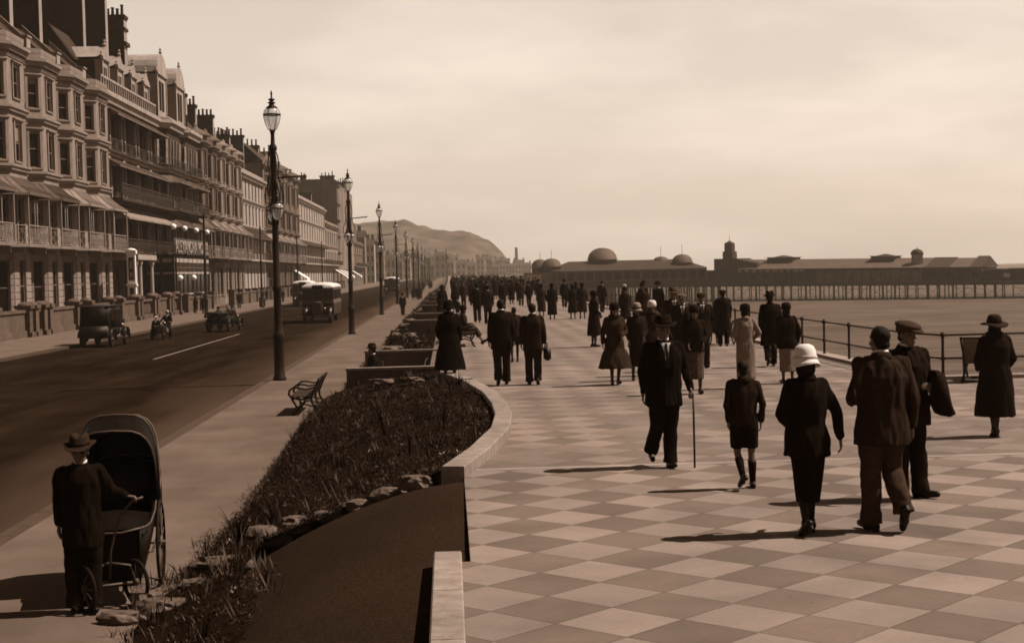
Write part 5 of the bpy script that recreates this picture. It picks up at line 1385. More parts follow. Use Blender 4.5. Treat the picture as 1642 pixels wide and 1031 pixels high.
# ---------------------------------------------------------------- bath chair
def bath_chair():
    t = empty('bath_chair', (-3.64, 16.3, -1.0), 'black leather hooded three wheeled bath chair standing on the pavement at the left', 'bath chair', None, R(186))
    def ob(n, bm, m, smooth=True, par=t): return obj(n, bm, m, par, smooth, world=False)
    # local front = +Y
    for s in (-1, 1):
        bm = BM(); wheel_bm(bm, (s * .42, -.25, .46), .46, .035, 'X', .93, 14, 30, True); ob('rear_wheel', bm, [M_tyre, M_irong])
        bm = BM(); wheel_bm(bm, (0, 0, .24), .24, .04, 'X', .86, 12, 26, True); bmesh.ops.rotate(bm, verts=bm.verts, matrix=Matrix.Rotation(R(38), 3, 'Z')); bmesh.ops.translate(bm, verts=bm.verts, vec=(s * .25, .92 + s * .1, 0)); ob('front_wheel', bm, [M_tyre, M_irong])
    bm = BM(); tube(bm, [(-.47, -.25, .46), (.47, -.25, .46)], .02, 8); ob('rear_axle', bm, M_irong)
    bm = BM(); tube(bm, [(-.27, .81, .24), (.27, 1.03, .24)], .015, 8)
    for s in (-1, 1): tube(bm, [(s * .25, .92 + s * .1, .24), (s * .2, .92 + s * .08, .42), (0, .88, .46)], .014, 6)
    ob('front_fork', bm, M_irong)
    for s in (-1, 1):
        bm = BM(); tube(bm, [(s * .34, .3, .45), (s * .36, .05, .42), (s * .36, -.25, .46), (s * .36, -.55, .5), (s * .36, -.72, .6), (s * .36, -.6, .7)], .015, 6); ob('spring', bm, M_irong)
    bm = BM(); tube(bm, [(0, .9, .3), (-.02, .92, .6), (-.12, .94, .95), (-.26, .94, 1.1), (-.36, .94, 1.13)], .014, 8); ob('tiller', bm, M_irong)
    bm = BM(); tube(bm, [(-.34, -.5, .9), (-.36, -.85, .98), (.36, -.85, .98), (.34, -.5, .9)], .017, 8); ob('push_handle', bm, M_irong)
    # tub: boat shaped basket body with curved sides and foot well
    bm = BM(); secs = []
    for y, zb_, zt, hw in ((-.55, .52, .95, .33), (-.3, .46, .93, .37), (0, .42, .84, .38), (.3, .28, .76, .37), (.55, .2, .76, .35), (.72, .18, .78, .33), (.78, .22, .78, .31)):
        secs.append([(-hw, y, zt), (-hw * .97, y, (zt + zb_) / 2), (-hw * .8, y, zb_), (hw * .8, y, zb_), (hw * .97, y, (zt + zb_) / 2), (hw, y, zt), (hw - .03, y, zt), (hw * .92, y, (zt + zb_) / 2), (hw * .74, y, zb_ + .03), (-hw * .74, y, zb_ + .03), (-hw * .92, y, (zt + zb_) / 2), (-hw + .03, y, zt)])
    vs = [[bm.verts.new(p) for p in s_] for s_ in secs]
    for a, b in zip(vs, vs[1:]):
        for k in range(12): bm.faces.new((a[k], a[(k + 1) % 12], b[(k + 1) % 12], b[k]))
    for e in (vs[0], vs[-1]):
        bm.faces.new((e[0], e[1], e[10], e[11])); bm.faces.new((e[1], e[2], e[9], e[10])); bm.faces.new((e[2], e[3], e[8], e[9])); bm.faces.new((e[3], e[4], e[7], e[8])); bm.faces.new((e[4], e[5], e[6], e[7]))
    bm.faces.new([bm.verts.new(p) for p in ((-.3, .775, .22), (.3, .775, .22), (.3, .775, .78), (-.3, .775, .78))])
    ob('tub', bm, M_veh)
    bm = BM()
    for s in (-1, 1): tube(bm, [(s * .34, -.55, .96), (s * .38, -.3, .94), (s * .39, 0, .85), (s * .37, .3, .77), (s * .35, .55, .77), (s * .31, .79, .79)], .012, 6)
    tube(bm, [(-.31, .79, .79), (-.12, .8, .75), (.12, .8, .75), (.31, .79, .79)], .012, 6); ob('tub_beading', bm, M_irong)
    bm = BM(); box(bm, -.33, .33, -.5, .02, .6, .74); bevel_all(bm, .05, 3); v = box(bm, -.32, .32, -.62, -.5, .7, 1.32); ob('seat', bm, M_leather)
    # apron sheet across the front of the seat
    bm = BM(); prev = None
    for k in range(9):
        u = k / 8; y = .1 + .66 * u; z = .84 - .1 * u + .05 * math.sin(u * 6)
        cur = [bm.verts.new((x, y, z + .04 * math.cos(x * 4) - .03 * abs(x))) for x in (-.36, -.2, 0, .2, .36)]
        if prev:
            for q in range(4): bm.faces.new((prev[q], prev[q + 1], cur[q + 1], cur[q]))
        prev = cur
    bmesh.ops.solidify(bm, geom=bm.faces[:], thickness=.015); ob('apron', bm, M_leather)
    # folding hood: bows fanned about the arm joint, leather stretched over them
    bm = BM(); prev = None; bows = []
    for i, ang in enumerate((-42, -26, -8, 14, 36, 60, 84, 108)):
        a = R(ang); L1 = .92 + .05 * math.sin(a); row = []
        dy, dz = -math.cos(a + R(48)), math.sin(a + R(48)) if ang < 130 else 0
        # bow plane direction in Y-Z
        th = R(168 - ang * 1.02); ux, uz = math.cos(th), math.sin(th)
        for k in range(13):
            q = PI * k / 12; x = -.41 * math.cos(q); x = math.copysign(abs(x / .41) ** .55 * .41, x) if abs(x) > 1e-6 else 0; h = math.sin(q) ** .42 if k not in (0, 12) else 0
            row.append(Vector((x, -.28 + ux * L1 * h, .93 + uz * L1 * h)))
        bows.append(row)
        cur = [bm.verts.new(p) for p in row]
        if prev:
            for q in range(12): bm.faces.new((prev[q], prev[q + 1], cur[q + 1], cur[q]))
        prev = cur
    f = bm.faces[:]; bmesh.ops.solidify(bm, geom=f, thickness=.018); ob('hood', bm, M_leather)
    bm = BM()
    for rw in bows[3:]: tube(bm, rw, .012, 6)
    for s in (-1, 1): tube(bm, [(s * .425, -.25, .95), (s * .43, -.1, 1.3), (s * .43, .0, 1.62)], .011, 6); tube(bm, [(s * .43, .0, 1.62), (s * .43, -.2, 1.2)], .009, 6)
    ob('hood_frame', bm, M_irong)
    return t
bath_chair()

# ---------------------------------------------------------------- pier
P0 = Vector((47.3, 405, 0)); PD = Vector((84, -55, 0)).normalized(); PN = Vector((PD.y, -PD.x, 0))   # along the pier; PN points to the camera side
if PN.y > 0: PN = -PN
MP = Matrix(((PD.x, -PN.x, 0, P0.x), (PD.y, -PN.y, 0, P0.y), (0, 0, 1, 0), (0, 0, 0, 1)))    # local x along pier, y away from camera
M_pier = mat('pier_timber', .012, .9, .3, 2, .2, dirt=.3)
M_pwall = mat('pier_building_boards', .055, .9, .2, 1.5, .1, dirt=.3)
M_pwall_l = mat('pier_pale_boards', .11, .9, .2, 1.5, .1, dirt=.3)
M_proof = mat('pier_lead_roof', .1, .7, .15, 1.0, .1, dirt=.2)
def pobj(name, bm, m, par, smooth=False):
    for v in bm.verts:      # the deck dips gently towards the sea end
        s_, z = v.co.x, v.co.z
        if z > -6: 
            k_ = max(0, min(1, (z + 1.5) / 5.3)); v.co.z -= (1 - k_) * (.6 + .0087 * s_) + k_ * max(0, .0145 * (s_ - 32))
        v.co = MP @ v.co
    return obj(name, bm, m, par, smooth)
t = empty('pier', MP @ Vector((0, 0, -7)), 'long iron legged pier running out over the sea on the right', 'pier')
DZ = -2.3
bm = BM(); box(bm, -34, 240, 0, 26, DZ + .55, DZ + .75); box(bm, -34, 240, -.3, -.01, DZ, DZ + .7); box(bm, -34, 240, 26.01, 26.3, DZ, DZ + .7); box(bm, -34, 240, .4, 25.6, DZ + .1, DZ + .54)
pobj('deck', bm, M_pier, t)
k = 0; s_ = -6
while s_ < 107:
    heavy = k % 3 == 0; r_ = .26 if heavy else .14
    for y in ((.3, 11) if k < 48 else ()):
        bm = BM(); lathe(bm, [(r_ * 1.5, -8.5), (r_ * 1.5, -6.6), (r_, -6.4), (r_, DZ - .4), (r_ * 1.7, DZ)], 8, Matrix.Translation((s_ + random.uniform(-.15, .15), y, 0))); pobj('pile', bm, M_pier, t)
    s_ += 2.3 + random.uniform(-.45, .45); k += 1
bm = BM()
for j in range(0, 34):
    a = -30 + 7 * j
    for y in (.3, 11):
        tube(bm, [(a, y, -6.4), (a + 3.4, y, DZ - .3)], .04, 4); tube(bm, [(a + 3.4, y, -6.4), (a, y, DZ - .3)], .04, 4)
    bar(bm, (a, .3, -6.1), (a + 7, .3, -6.1), .1)
    if j % 2: bar(bm, (a, .35, DZ - .7), (a + 7, .35, DZ - .9), .1)
pobj('cross_bracing', bm, M_pier, t)
bm = BM()
for k in range(138):
    a = -33 + 2 * k; box(bm, a - .04, a + .04, -.05, .05, DZ + .76, DZ + 1.8)
for z in (1.1, 1.45, 1.8): box(bm, -33, 240, -.03, .03, DZ + z - .03, DZ + z + .03)
pobj('railing', bm, M_pier, t)
# long pavilion range on the pier
t = empty('pier_pavilion', MP @ Vector((70, 6, DZ + .75)), 'long low range of timber pavilions on the outer pier with small dome and tower', 'pavilion')
z0 = DZ + .76
E0, E1 = 1.7, 3.8
bm = BM(); ops = [(3 + 3.2 * k, 4.9 + 3.2 * k, z0 + .9, z0 + 2.1) for k in range(6)] + [(50 + 3.4 * k, 51.8 + 3.4 * k, z0 + .9, z0 + 2.1) for k in range(4)]
wall_seg(bm, (32, 4), (94.5, 4), z0, E0, ops, .2); box(bm, 32, 94.5, 4.3, 20, z0, E0 - .1); pobj('wall', bm, M_pwall, t)
bm = BM()
for op in ops: quad(bm, *[(32 + u, 4.22, z) for u, z in ((op[0], op[2]), (op[1], op[2]), (op[1], op[3]), (op[0], op[3]))])
pobj('window_glass', bm, M_glass, t)
bm = BM(); box(bm, 53, 80, 3.9, 3.96, z0 + .1, 1.2)
for k in range(9): box(bm, 53 + 3.37 * k - .12, 53 + 3.37 * k + .12, 3.84, 3.899, z0 + .1, 1.2)
pobj('pale_panelling', bm, mat('pale_panel_boards', .17, .9, .25, 1.5, .1, dirt=.3), t)
bm = BM(); quad(bm, (32, 3.2, E0), (81, 3.2, E0), (81, 12, E1), (32, 12, E1)); quad(bm, (32, 20.8, E0), (81, 20.8, E0), (81, 12, E1), (32, 12, E1))
for x in (32, 81): bm.faces.new([bm.verts.new(q) for q in ((x, 3.2, E0), (x, 20.8, E0), (x, 12, E1))])
pobj('roof', bm, M_proof, t)
for x0, x1, zr, mm in ((81.2, 86.9, E1 + .1, M_slate), (87, 91.9, E1 - .1, M_proof), (92, 94.8, E1 + .35, M_slate)):
    bm = BM(); quad(bm, (x0, 3.0, E0), (x1, 3.0, E0), (x1, 12, zr), (x0, 12, zr)); quad(bm, (x0, 21, E0), (x1, 21, E0), (x1, 12, zr), (x0, 12, zr))
    for x in (x0, x1): bm.faces.new([bm.verts.new(q) for q in ((x, 3.0, E0), (x, 21, E0), (x, 12, zr))])
    pobj('end_roof', bm, mm, t)
bm = BM()
for k in range(10): box(bm, 32.3 + 1.9 * k, 33.3 + 1.9 * k + (k % 3) * .2, 2.6, 2.68, .95 + (k % 2) * .1, 1.5)
pobj('sign_panels', bm, M_white, t)
bm = BM(); box(bm, 31.5, 53, 2.7, 2.8, .8, E0 - .02); box(bm, 31.6, 80, 3.1, 3.7, 1.25, 1.6); pobj('fascia', bm, M_pier, t)
for k in range(26):
    bm = BM(); box(bm, 31.8 + 2.4 * k - .07, 31.8 + 2.4 * k + .07, 2.9, 3.04, z0, 1.3); pobj('verandah_post', bm, M_pier, t)
for x, w_, h in ((41.5, 7, .75), (68.8, 6, .8)):
    bm = BM(); box(bm, x - w_ / 2, x + w_ / 2, 9, 15, 3.0, 3.5 + h); prism(bm, [(x - w_ / 2 - .4, 8.6), (x + w_ / 2 + .4, 8.6), (x + w_ / 2 + .4, 15.4), (x - w_ / 2 - .4, 15.4)], 3.51 + h, 3.62 + h)
    lathe(bm, [(w_ * .42, 0), (w_ * .2, .3), (.1, .5)], 8, Matrix.Translation((x, 12, 3.63 + h))); pobj('roof_lantern', bm, M_pwall, t)
bm = BM(); lathe(bm, [(1.4, 2.0), (1.4, 4.5), (1.55, 4.6)], 16, Matrix.Translation((78.2, 7, 0))); pobj('drum', bm, M_white, t, True)
bm = BM(); lathe(bm, [(1.6, 4.6), (1.55, 5.1), (1.2, 5.65), (.6, 5.95), (.12, 6.05), (.04, 6.5)], 16, Matrix.Translation((78.2, 7, 0))); pobj('dome', bm, M_slate, t, True)
# tower block with stepped pinnacle
t = empty('pier_tower', MP @ Vector((28, 8, z0)), 'dark block with a stepped square tower and flagpole on the pier', 'tower')
bm = BM(); box(bm, 24.8, 31.4, 4.5, 14, z0, 4.2); v = box(bm, 31.41, 37, 4.6, 13.9, z0, 4.0)
for q in v:
    if q.co.x > 33 and q.co.z > 0: q.co.z = 3.0
box(bm, 26.7, 29.5, 6, 9, 4.2, 6.1); box(bm, 27.05, 29.15, 6.4, 8.6, 6.1, 8.2); box(bm, 26.6, 29.6, 5.9, 9.1, 4.9, 5.1); pobj('wall', bm, M_pwall, t)
bm = BM(); box(bm, 27.2, 29.0, 6.5, 8.5, 8.2, 8.5); lathe(bm, [(.9, 8.5), (.3, 8.9), (.06, 9.1), (.04, 10.6)], 8, Matrix.Translation((28.1, 7.5, 0))); pobj('pinnacle', bm, M_proof, t)
t = empty('pier_shelter', MP @ Vector((98, 6, z0)), 'low dark shelters at the seaward end of the pier by the frame edge', 'shelter')
bm = BM(); box(bm, 94.9, 99.5, 5, 15, z0, 1.0); box(bm, 101, 106, 5, 14, z0, 1.1); pobj('wall', bm, M_pwall, t)
bm = BM(); prism(bm, [(94.85, 4), (100, 4), (100, 16), (94.85, 16)], 1.0, 1.2); prism(bm, [(100.8, 4), (106.3, 4), (106.3, 15), (100.8, 15)], 1.1, 1.3); pobj('roof', bm, M_slate, t)
bm = BM(); box(bm, 17, 24.7, 5, 13, z0, .9); tag(pobj('pier_kiosk', bm, M_pwall_l, None), 'low buff kiosk at the foot of the pier tower', 'kiosk')
# shore pavilion with lead domes
t = empty('domed_pavilion', (40, 362, -1), 'wide low shore pavilion with one big central lead dome and pairs of smaller domes', 'pavilion')
def dome(x, y, z, r, h, drum):
    bm = BM(); lathe(bm, [(r * .96, z - drum), (r * .96, z - .2), (r * 1.06, z - .15), (r * 1.1, z)], 24, Matrix.Translation((x, y, 0))); d = obj('drum', bm, M_pwall_l, t, True)
    bm = BM(); pf = []
    for k in range(10):
        a = PI / 2 * k / 9; pf += [(r * math.cos(a) ** .9, z + .02 + h * math.sin(a)), (r * math.cos(a) ** .9 * .985, z + .05 + h * math.sin(a))]
    lathe(bm, pf, 24, Matrix.Translation((x, y, 0))); obj('dome', bm, M_proof, t, True)
    return d
y0 = 362
bm = BM(); ops = [(1.5 + 2.28 * k, 3.2 + 2.28 * k, -.3, 1.3) for k in range(16)]
wall_seg(bm, (25.3, y0), (62.6, y0), -2.3, 2.0, ops, .3); box(bm, 25.3, 62.6, y0 + .32, y0 + 24, -2.2, 1.95); obj('wall', bm, M_pwall, t)
bm = BM(); box(bm, 18.7, 40.5, y0 + .4, y0 + 23, -8, -2.3); obj('sea_wall_base', bm, M_conc, t)
for k in range(14):
    for yy in (y0 + .4, y0 + 9, y0 + 20):
        bm = BM(); lathe(bm, [(.24, -8), (.24, -6.6), (.17, -6.4), (.17, -2.7), (.3, -2.3)], 8, Matrix.Translation((41.4 + 1.9 * k, yy, 0))); obj('pile', bm, M_pier, t)
bm = BM()
for k in range(17): box(bm, 25.9 + 2.28 * k, 26.3 + 2.28 * k, y0 - .12, y0 - .003, -1, 2.0)
box(bm, 25.2, 62.7, y0 - .2, y0 - .005, 1.55, 2.0); box(bm, 25.2, 62.7, y0 - .16, y0 - .006, -.75, -.5); obj('pilaster', bm, M_pwall_l, t)
bm = BM()
for op in ops: quad(bm, *[(25.3 + u, y0 + .29, z) for u, z in ((op[0], op[2]), (op[1], op[2]), (op[1], op[3]), (op[0], op[3]))])
obj('windows', bm, M_glass, t)
bm = BM(); quad(bm, (24.9, y0 - .8, 2.01), (63, y0 - .8, 2.01), (58, y0 + 11, 4.3), (30, y0 + 11, 4.3)); quad(bm, (24.9, y0 + 24, 2.01), (63, y0 + 24, 2.01), (58, y0 + 11, 4.3), (30, y0 + 11, 4.3))
bm.faces.new([bm.verts.new(q) for q in ((24.9, y0 - .8, 2.01), (24.9, y0 + 24, 2.01), (30, y0 + 11, 4.3))]); bm.faces.new([bm.verts.new(q) for q in ((63, y0 - .8, 2.01), (63, y0 + 24, 2.01), (58, y0 + 11, 4.3))]); obj('roof', bm, M_slate, t)
dome(38.4, y0 + 10, 4.6, 3.7, 2.9, 1.2)
dome(22.6, y0 + 6, 3.1, 2.2, 1.9, 5); dome(25.2, y0 + 3, 3.2, 2.4, 1.9, 4)
dome(53.2, y0 + 11, 3.6, 2.1, 1.4, 1.2); dome(57.6, y0 + 5, 3.4, 2.6, 2.0, 1.3)
bm = BM(); box(bm, 18.6, 25.2, y0 - 1, y0 + 9, -7, 1.75); obj('entrance_block', bm, M_pwall_l, t)
bm = BM(); box(bm, 18.9, 22.4, y0 - 1.12, y0 - 1.003, -1.2, 1.3); obj('poster_wall', bm, M_white, t)
bm = BM()
for x, y, z1 in ((22.6, y0 + 6, 6.8), (25.2, y0 + 3, 7.2), (53.2, y0 + 11, 7.6), (57.6, y0 + 5, 7.9)): tube(bm, [(x, y, 5), (x, y, z1)], .05, 5)
obj('flagpole', bm, M_irong, t)
bm = BM(); box(bm, 62.7, 66, y0 + 2, y0 + 14, -2.3, 1.0); prism(bm, [(62.6, y0 + 1.5), (66.3, y0 + 1.5), (66.3, y0 + 14.5), (62.6, y0 + 14.5)], 1.0, 1.3); tag(obj('pier_annexe', bm, M_pwall), 'plain low buff annexe between domed pavilion and pier tower', 'building')
# ---------------------------------------------------------------- people
FUSE = []
def cloth(v): return mat('cloth_%03d' % round(v * 1000), v * .85, .97, .25, 26, .3, bscale=150, spec=.04)
M_skin = mat('skin', .13, .6, .12, 12, .05, spec=.15)
M_hair = mat('dark_hair', .009, .75, .4, 40, .3, stretch=(1, 1, .2), spec=.12)
M_hairl = mat('grey_hair', .1, .6, .4, 40, .3, stretch=(1, 1, .2))
M_eye = mat('eye', .01, .3, .2, 5)
M_lip = mat('lip', .08, .5, .2, 5)
M_shoe = mat('shoe_leather', .009, .35, .4, 20)
M_linen = mat('white_linen', .55, .85, .06, 20)
def stocking(v): return mat('stocking_%03d' % round(v * 1000), v, .7, .1, 20)
V = Vector
DEF = dict(head=(0, .025, 1.595), neck=(0, 0, 1.46), pelvis=(0, 0, .95),
           shR=(.178, 0, 1.405), elR=(.235, -.035, 1.13), wrR=(.25, .03, .885), shL=(-.178, 0, 1.405), elL=(-.235, -.035, 1.13), wrL=(-.25, .03, .885),
           hdR=(.02, .12, -1), hdL=(-.02, .12, -1),
           hipR=(.092, 0, .9), knR=(.1, .02, .5), anR=(.1, -.02, .09), hipL=(-.092, 0, .9), knL=(-.1, .02, .5), anL=(-.1, -.02, .09),
           ftR=(.12, 1, 0), ftL=(-.12, 1, 0))
MALE = [(.3, .2, .15), (.60, .195, .14), (.78, .19, .137), (.92, .182, .13), (1.05, .168, .12), (1.18, .178, .125), (1.30, .192, .13), (1.375, .172, .113), (1.43, .118, .09), (1.485, .075, .07), (1.5, .062, .062)]
FEM = [(.3, .19, .15), (.60, .19, .145), (.78, .188, .14), (.92, .182, .135), (1.05, .146, .112), (1.15, .15, .115), (1.27, .168, .135), (1.37, .163, .108), (1.43, .115, .08), (1.475, .064, .06), (1.49, .056, .056)]
def interp(tab, z):
    if z <= tab[0][0]: return tab[0][1:]
    for a, b in zip(tab, tab[1:]):
        if z <= b[0]:
            t = (z - a[0]) / (b[0] - a[0]); return tuple(a[i] + (b[i] - a[i]) * t for i in (1, 2))
    return tab[-1][1:]
def walk(front='R', s=.2, lift=.06):
    """stride pose: front foot flat, rear heel raised"""
    o = 'L' if front == 'R' else 'R'; sg = {'R': 1, 'L': -1}
    return {'kn' + front: (sg[front] * .095, .13, .49), 'an' + front: (sg[front] * .09, s * .9, .09), 'kn' + o: (sg[o] * .09, .03, .48), 'an' + o: (sg[o] * .085, -s, .09 + lift), 'ft' + o: (sg[o] * .1, 1, -.75), 'ft' + front: (sg[front] * .12, 1, .05)}
def hand(bm, w, d, n, k, curl=.35, side=1):
    d = d.normalized(); s = d.cross(n).normalized() * side; n = s.cross(d).normalized() * side
    n = n if n.length else V((0, 1, 0))
    for i, ln in enumerate((.062, .072, .068, .052)):
        off = s * (.027 - .018 * i) * k
        p = w + d * .012 * k + off * .7; q = w + d * .085 * k + off
        cap(bm, p, q, .016 * k, .0125 * k, 8)
        a = 0; cur = q; r_ = .0095 * k
        for j, f in enumerate((.45, .32, .25)):
            a += curl * (1 + .15 * i) * (1 if j else .7); dd = d * math.cos(a) + n * math.sin(a); nx = cur + dd * ln * f * 1.1 * k
            cap(bm, cur, nx, r_, r_ * .9, 8); cur = nx; r_ *= .92
    b = w + d * .03 * k + s * .022 * k; m = b + (d * .7 + s * .7).normalized() * .04 * k; e_ = m + (d * .95 + s * .25 + n * .2).normalized() * .032 * k
    cap(bm, b, m, .0135 * k, .0115 * k, 8); cap(bm, m, e_, .011 * k, .009 * k, 8)
def hat_bm(kind):
    bm = BM()
    if kind == 'trilby':
        lathe(bm, [(.104, .03), (.165, .026), (.178, .036), (.166, .04), (.108, .048), (.102, .12), (.09, .152), (.05, .158), (.01, .148), (.01, .1), (.09, .07)], 24)
        for v in bm.verts:
            if v.co.z > .13: v.co.z -= .03 * math.exp(-(v.co.x / .03) ** 2); v.co.z += v.co.y * .05
            elif abs(v.co.x) + abs(v.co.y) > .15: v.co.z += (abs(v.co.x) / .16) ** 2 * .028 - (.02 if v.co.y > .1 else 0)
    elif kind == 'bowler':
        lathe(bm, [(.1, .03), (.15, .03), (.158, .042), (.148, .042), (.106, .046), (.106, .1), (.09, .15), (.05, .172), (.01, .176), (.01, .1), (.09, .06)], 24)
        for v in bm.verts: v.co.z += (abs(v.co.x) / .16) ** 2 * .02
    elif kind == 'cloche':
        lathe(bm, [(.1, -.01), (.128, -.035), (.15, -.05), (.156, -.043), (.135, -.02), (.118, .012), (.114, .05), (.108, .1), (.085, .138), (.045, .155), (.01, .158), (.01, .1), (.1, .04)], 24)
        for v in bm.verts:
            n = noise.noise(v.co * 18) * .006; v.co += V((n, n, n * .5))
            if v.co.z < 0: v.co.z += -.012 * math.sin(2 * math.atan2(v.co.y, v.co.x) + .6)
    elif kind == 'brim':
        lathe(bm, [(.1, .02), (.16, .0), (.205, -.012), (.207, -.002), (.165, .012), (.112, .03), (.11, .07), (.098, .115), (.06, .142), (.01, .146), (.01, .1), (.09, .05)], 26)
        for v in bm.verts:
            r_ = v.co.xy.length
            if r_ > .13: v.co.z += .022 * math.sin(2 * math.atan2(v.co.y, v.co.x) + 1.1)
    elif kind == 'flatcap':
        ell(bm, (0, .01, .082), (.118, .135, .044), Matrix.Rotation(R(-9), 4, 'X'), 22, 12)
        lathe(bm, [(.1, .02), (.106, .03), (.108, .07), (.1, .09), (.01, .09), (.01, .03)], 20)
        ell(bm, (0, .115, .045), (.082, .06, .012), Matrix.Rotation(R(-16), 4, 'X'), 16, 8)
    elif kind == 'toque':
        lathe(bm, [(.1, -.015), (.116, -.005), (.118, .05), (.108, .1), (.085, .13), (.04, .145), (.01, .147), (.01, .05)], 22)
    bmesh.ops.scale(bm, vec=(.93, 1.09, 1), verts=bm.verts)
    return bm
def wrinkle(o, amp, fr, seed, lo=0.0):
    def f(me):
        sv = V((seed * 3.7, seed * 1.3, 0)); nn = [v.normal.copy() for v in me.vertices]; cc = [v.co.copy() for v in me.vertices]; res = []
        for nv, c in zip(nn, cc):
            n = noise.noise(V((c.x * fr[0], c.y * fr[0], c.z * fr[1])) + sv) + .5 * noise.noise(V((c.x * fr[0] * 2.3, c.y * fr[0] * 2.3, c.z * fr[1] * 2.1)) + sv)
            res.extend(c + nv * n * amp * (1 + lo * max(0, .9 - c.z)))
        me.vertices.foreach_set('co', res); me.update()
    return f
def person(label, loc, rot, h=1.75, sex='m', pose=None, upper=None, lower=None, hat=None, hair='short', hairm=None, vox=.011, front=False, drop=0, lean=0, head=(0, 0), shoes=True, stock=None, group=None, handsv=None, build=1.0, curl=(.35, .35), tie=True, seed=None, palm=None, scarf=None):
    """one continuous body mesh (the root) with clothing, hair and hat as children; local +Y is the way it faces"""
    k = h / 1.75; J = dict(DEF)
    if pose: J.update(pose)
    J = {a: V(b) for a, b in J.items()}
    if drop:
        for a in ('head', 'neck', 'pelvis', 'shR', 'shL'): J[a] = J[a] - V((0, 0, drop))
    if lean:
        piv = J['pelvis']; Mr = Matrix.Rotation(R(-lean), 3, 'X')
        for a in ('head', 'neck', 'shR', 'shL'): J[a] = piv + Mr @ (J[a] - piv)
    if sex == 'f':
        for a in ('shR', 'shL'): J[a].x *= .88
    ND = ('hdR', 'hdL', 'ftR', 'ftL')
    J = {a: (b if a in ND else b * k) for a, b in J.items()}
    seed = seed if seed is not None else len(FUSE)
    tab = MALE if sex == 'm' else FEM
    def ring(z, add=0, fl=0):   # z in reference metres
        rx, ry = interp(tab, z); t = max(-.4, min(1, (z - .95) / .51))
        c = J['pelvis'].lerp(J['neck'], t) if t >= 0 else J['pelvis'] + V((0, 0, (z - .95) * k))
        return (c.x, c.y, c.z if t >= 0 else (z - drop) * k, (rx * build + add) * k, (ry * build + add) * k, .86)
    Mh = Matrix.Translation(J['head']) @ Matrix.Rotation(R(head[0]), 4, 'Z') @ Matrix.Rotation(R(head[1]), 4, 'X') @ Matrix.Scale(k, 4)
    H = lambda x, y, z: Mh @ V((x, y, z))
    # ---- body
    bm = BM(); loft(bm, [ring(z, -.028) for z in (.86, .92, 1.05, 1.18, 1.30, 1.385, 1.43)], 18)
    cap(bm, J['neck'] - V((0, 0, .05 * k)), H(0, -.015, -.05), .055 * k, .052 * k)
    ell(bm, H(0, -.008, .03), (.074 * k, .093 * k, .088 * k), Mh.to_3x3().normalized().to_4x4(), 18, 12)
    ell(bm, H(0, .018, -.045), (.058 * k, .07 * k, .07 * k), Mh.to_3x3().normalized().to_4x4(), 16, 10)
    ell(bm, H(0, .055, -.088), (.028 * k, .03 * k, .024 * k))
    cap(bm, H(0, .083, .03), H(0, .098, -.018), .009 * k, .0125 * k, 8); ell(bm, H(0, .082, -.06), (.026 * k, .014 * k, .012 * k))
    for s in (-1, 1):
        ell(bm, H(s * .036, .072, .034), (.02 * k, .014 * k, .008 * k)); ell(bm, H(s * .077, -.005, -.005), (.009 * k, .02 * k, .032 * k)); ell(bm, H(s * .042, .055, -.02), (.024 * k, .024 * k, .02 * k))
    for q, s in (('R', 1), ('L', -1)):
        sh, el, wr = J['sh' + q], J['el' + q], J['wr' + q]
        cap(bm, sh, el, .045 * k, .038 * k); cap(bm, el, wr, .037 * k, .026 * k)
        d = J['hd' + q]; n = V(palm[q]) if palm and q in palm else V((-s, .25, 0))
        n = (n - d.normalized() * n.dot(d.normalized())).normalized()
        hand(bm, wr, d, n, k, curl[0 if q == 'R' else 1], 1)
        hp, kn, an = J['hip' + q], J['kn' + q], J['an' + q]
        cap(bm, hp, kn, .07 * k, .05 * k)
        mid = kn.lerp(an, .32) - V((0, .012 * k, 0)); cap(bm, kn, mid, .047 * k, .05 * k); cap(bm, mid, an, .05 * k, .031 * k)
        f = V(J['ft' + q]).normalized() * k
        b = an + V((0, 0, -.045 * k)) if f.z >= -.2 * k else an + V((0, .0, -.03 * k))
        cap(bm, an, b + f * .06, .032 * k, .026 * k); cap(bm, b - f * .03, b + f * .13, .03 * k, .026 * k)
    o = obj('person', bm, [M_skin, M_eye, M_lip, stock or M_skin, M_hair], None, True)
    o.location = loc; o.rotation_euler = (0, 0, R(rot)); tag(o, label, 'person', group)
    Mi = Mh.inverted(); hemz = (lower or {}).get('sock', .62) * k - drop * k
    def post(me):
        fe = front or vox < .009
        for p in me.polygons:
            c = p.center
            q = Mi @ c
            if fe and q.y > .05:
                for s in (-1, 1):
                    if ((q.x - s * .033) / .017) ** 2 + ((q.z - .012) / .0085) ** 2 < 1: p.material_index = 1
                    if ((q.x - s * .034) / .024) ** 2 + ((q.z - .04) / .007) ** 2 < 1: p.material_index = 4
                if (q.x / .025) ** 2 + ((q.z + .06) / .006) ** 2 < 1: p.material_index = 2
            if stock and c.z < hemz and not drop: p.material_index = 3
    FUSE.append((o, vox, 2, post))
    def child(n, bm, m, vx=None, post=None, it=3):
        c = obj(n, bm, m, o, True, world=False)
        if vx: FUSE.append((c, vx, it, post))
        return c
    # ---- upper garment
    hem_u = .8
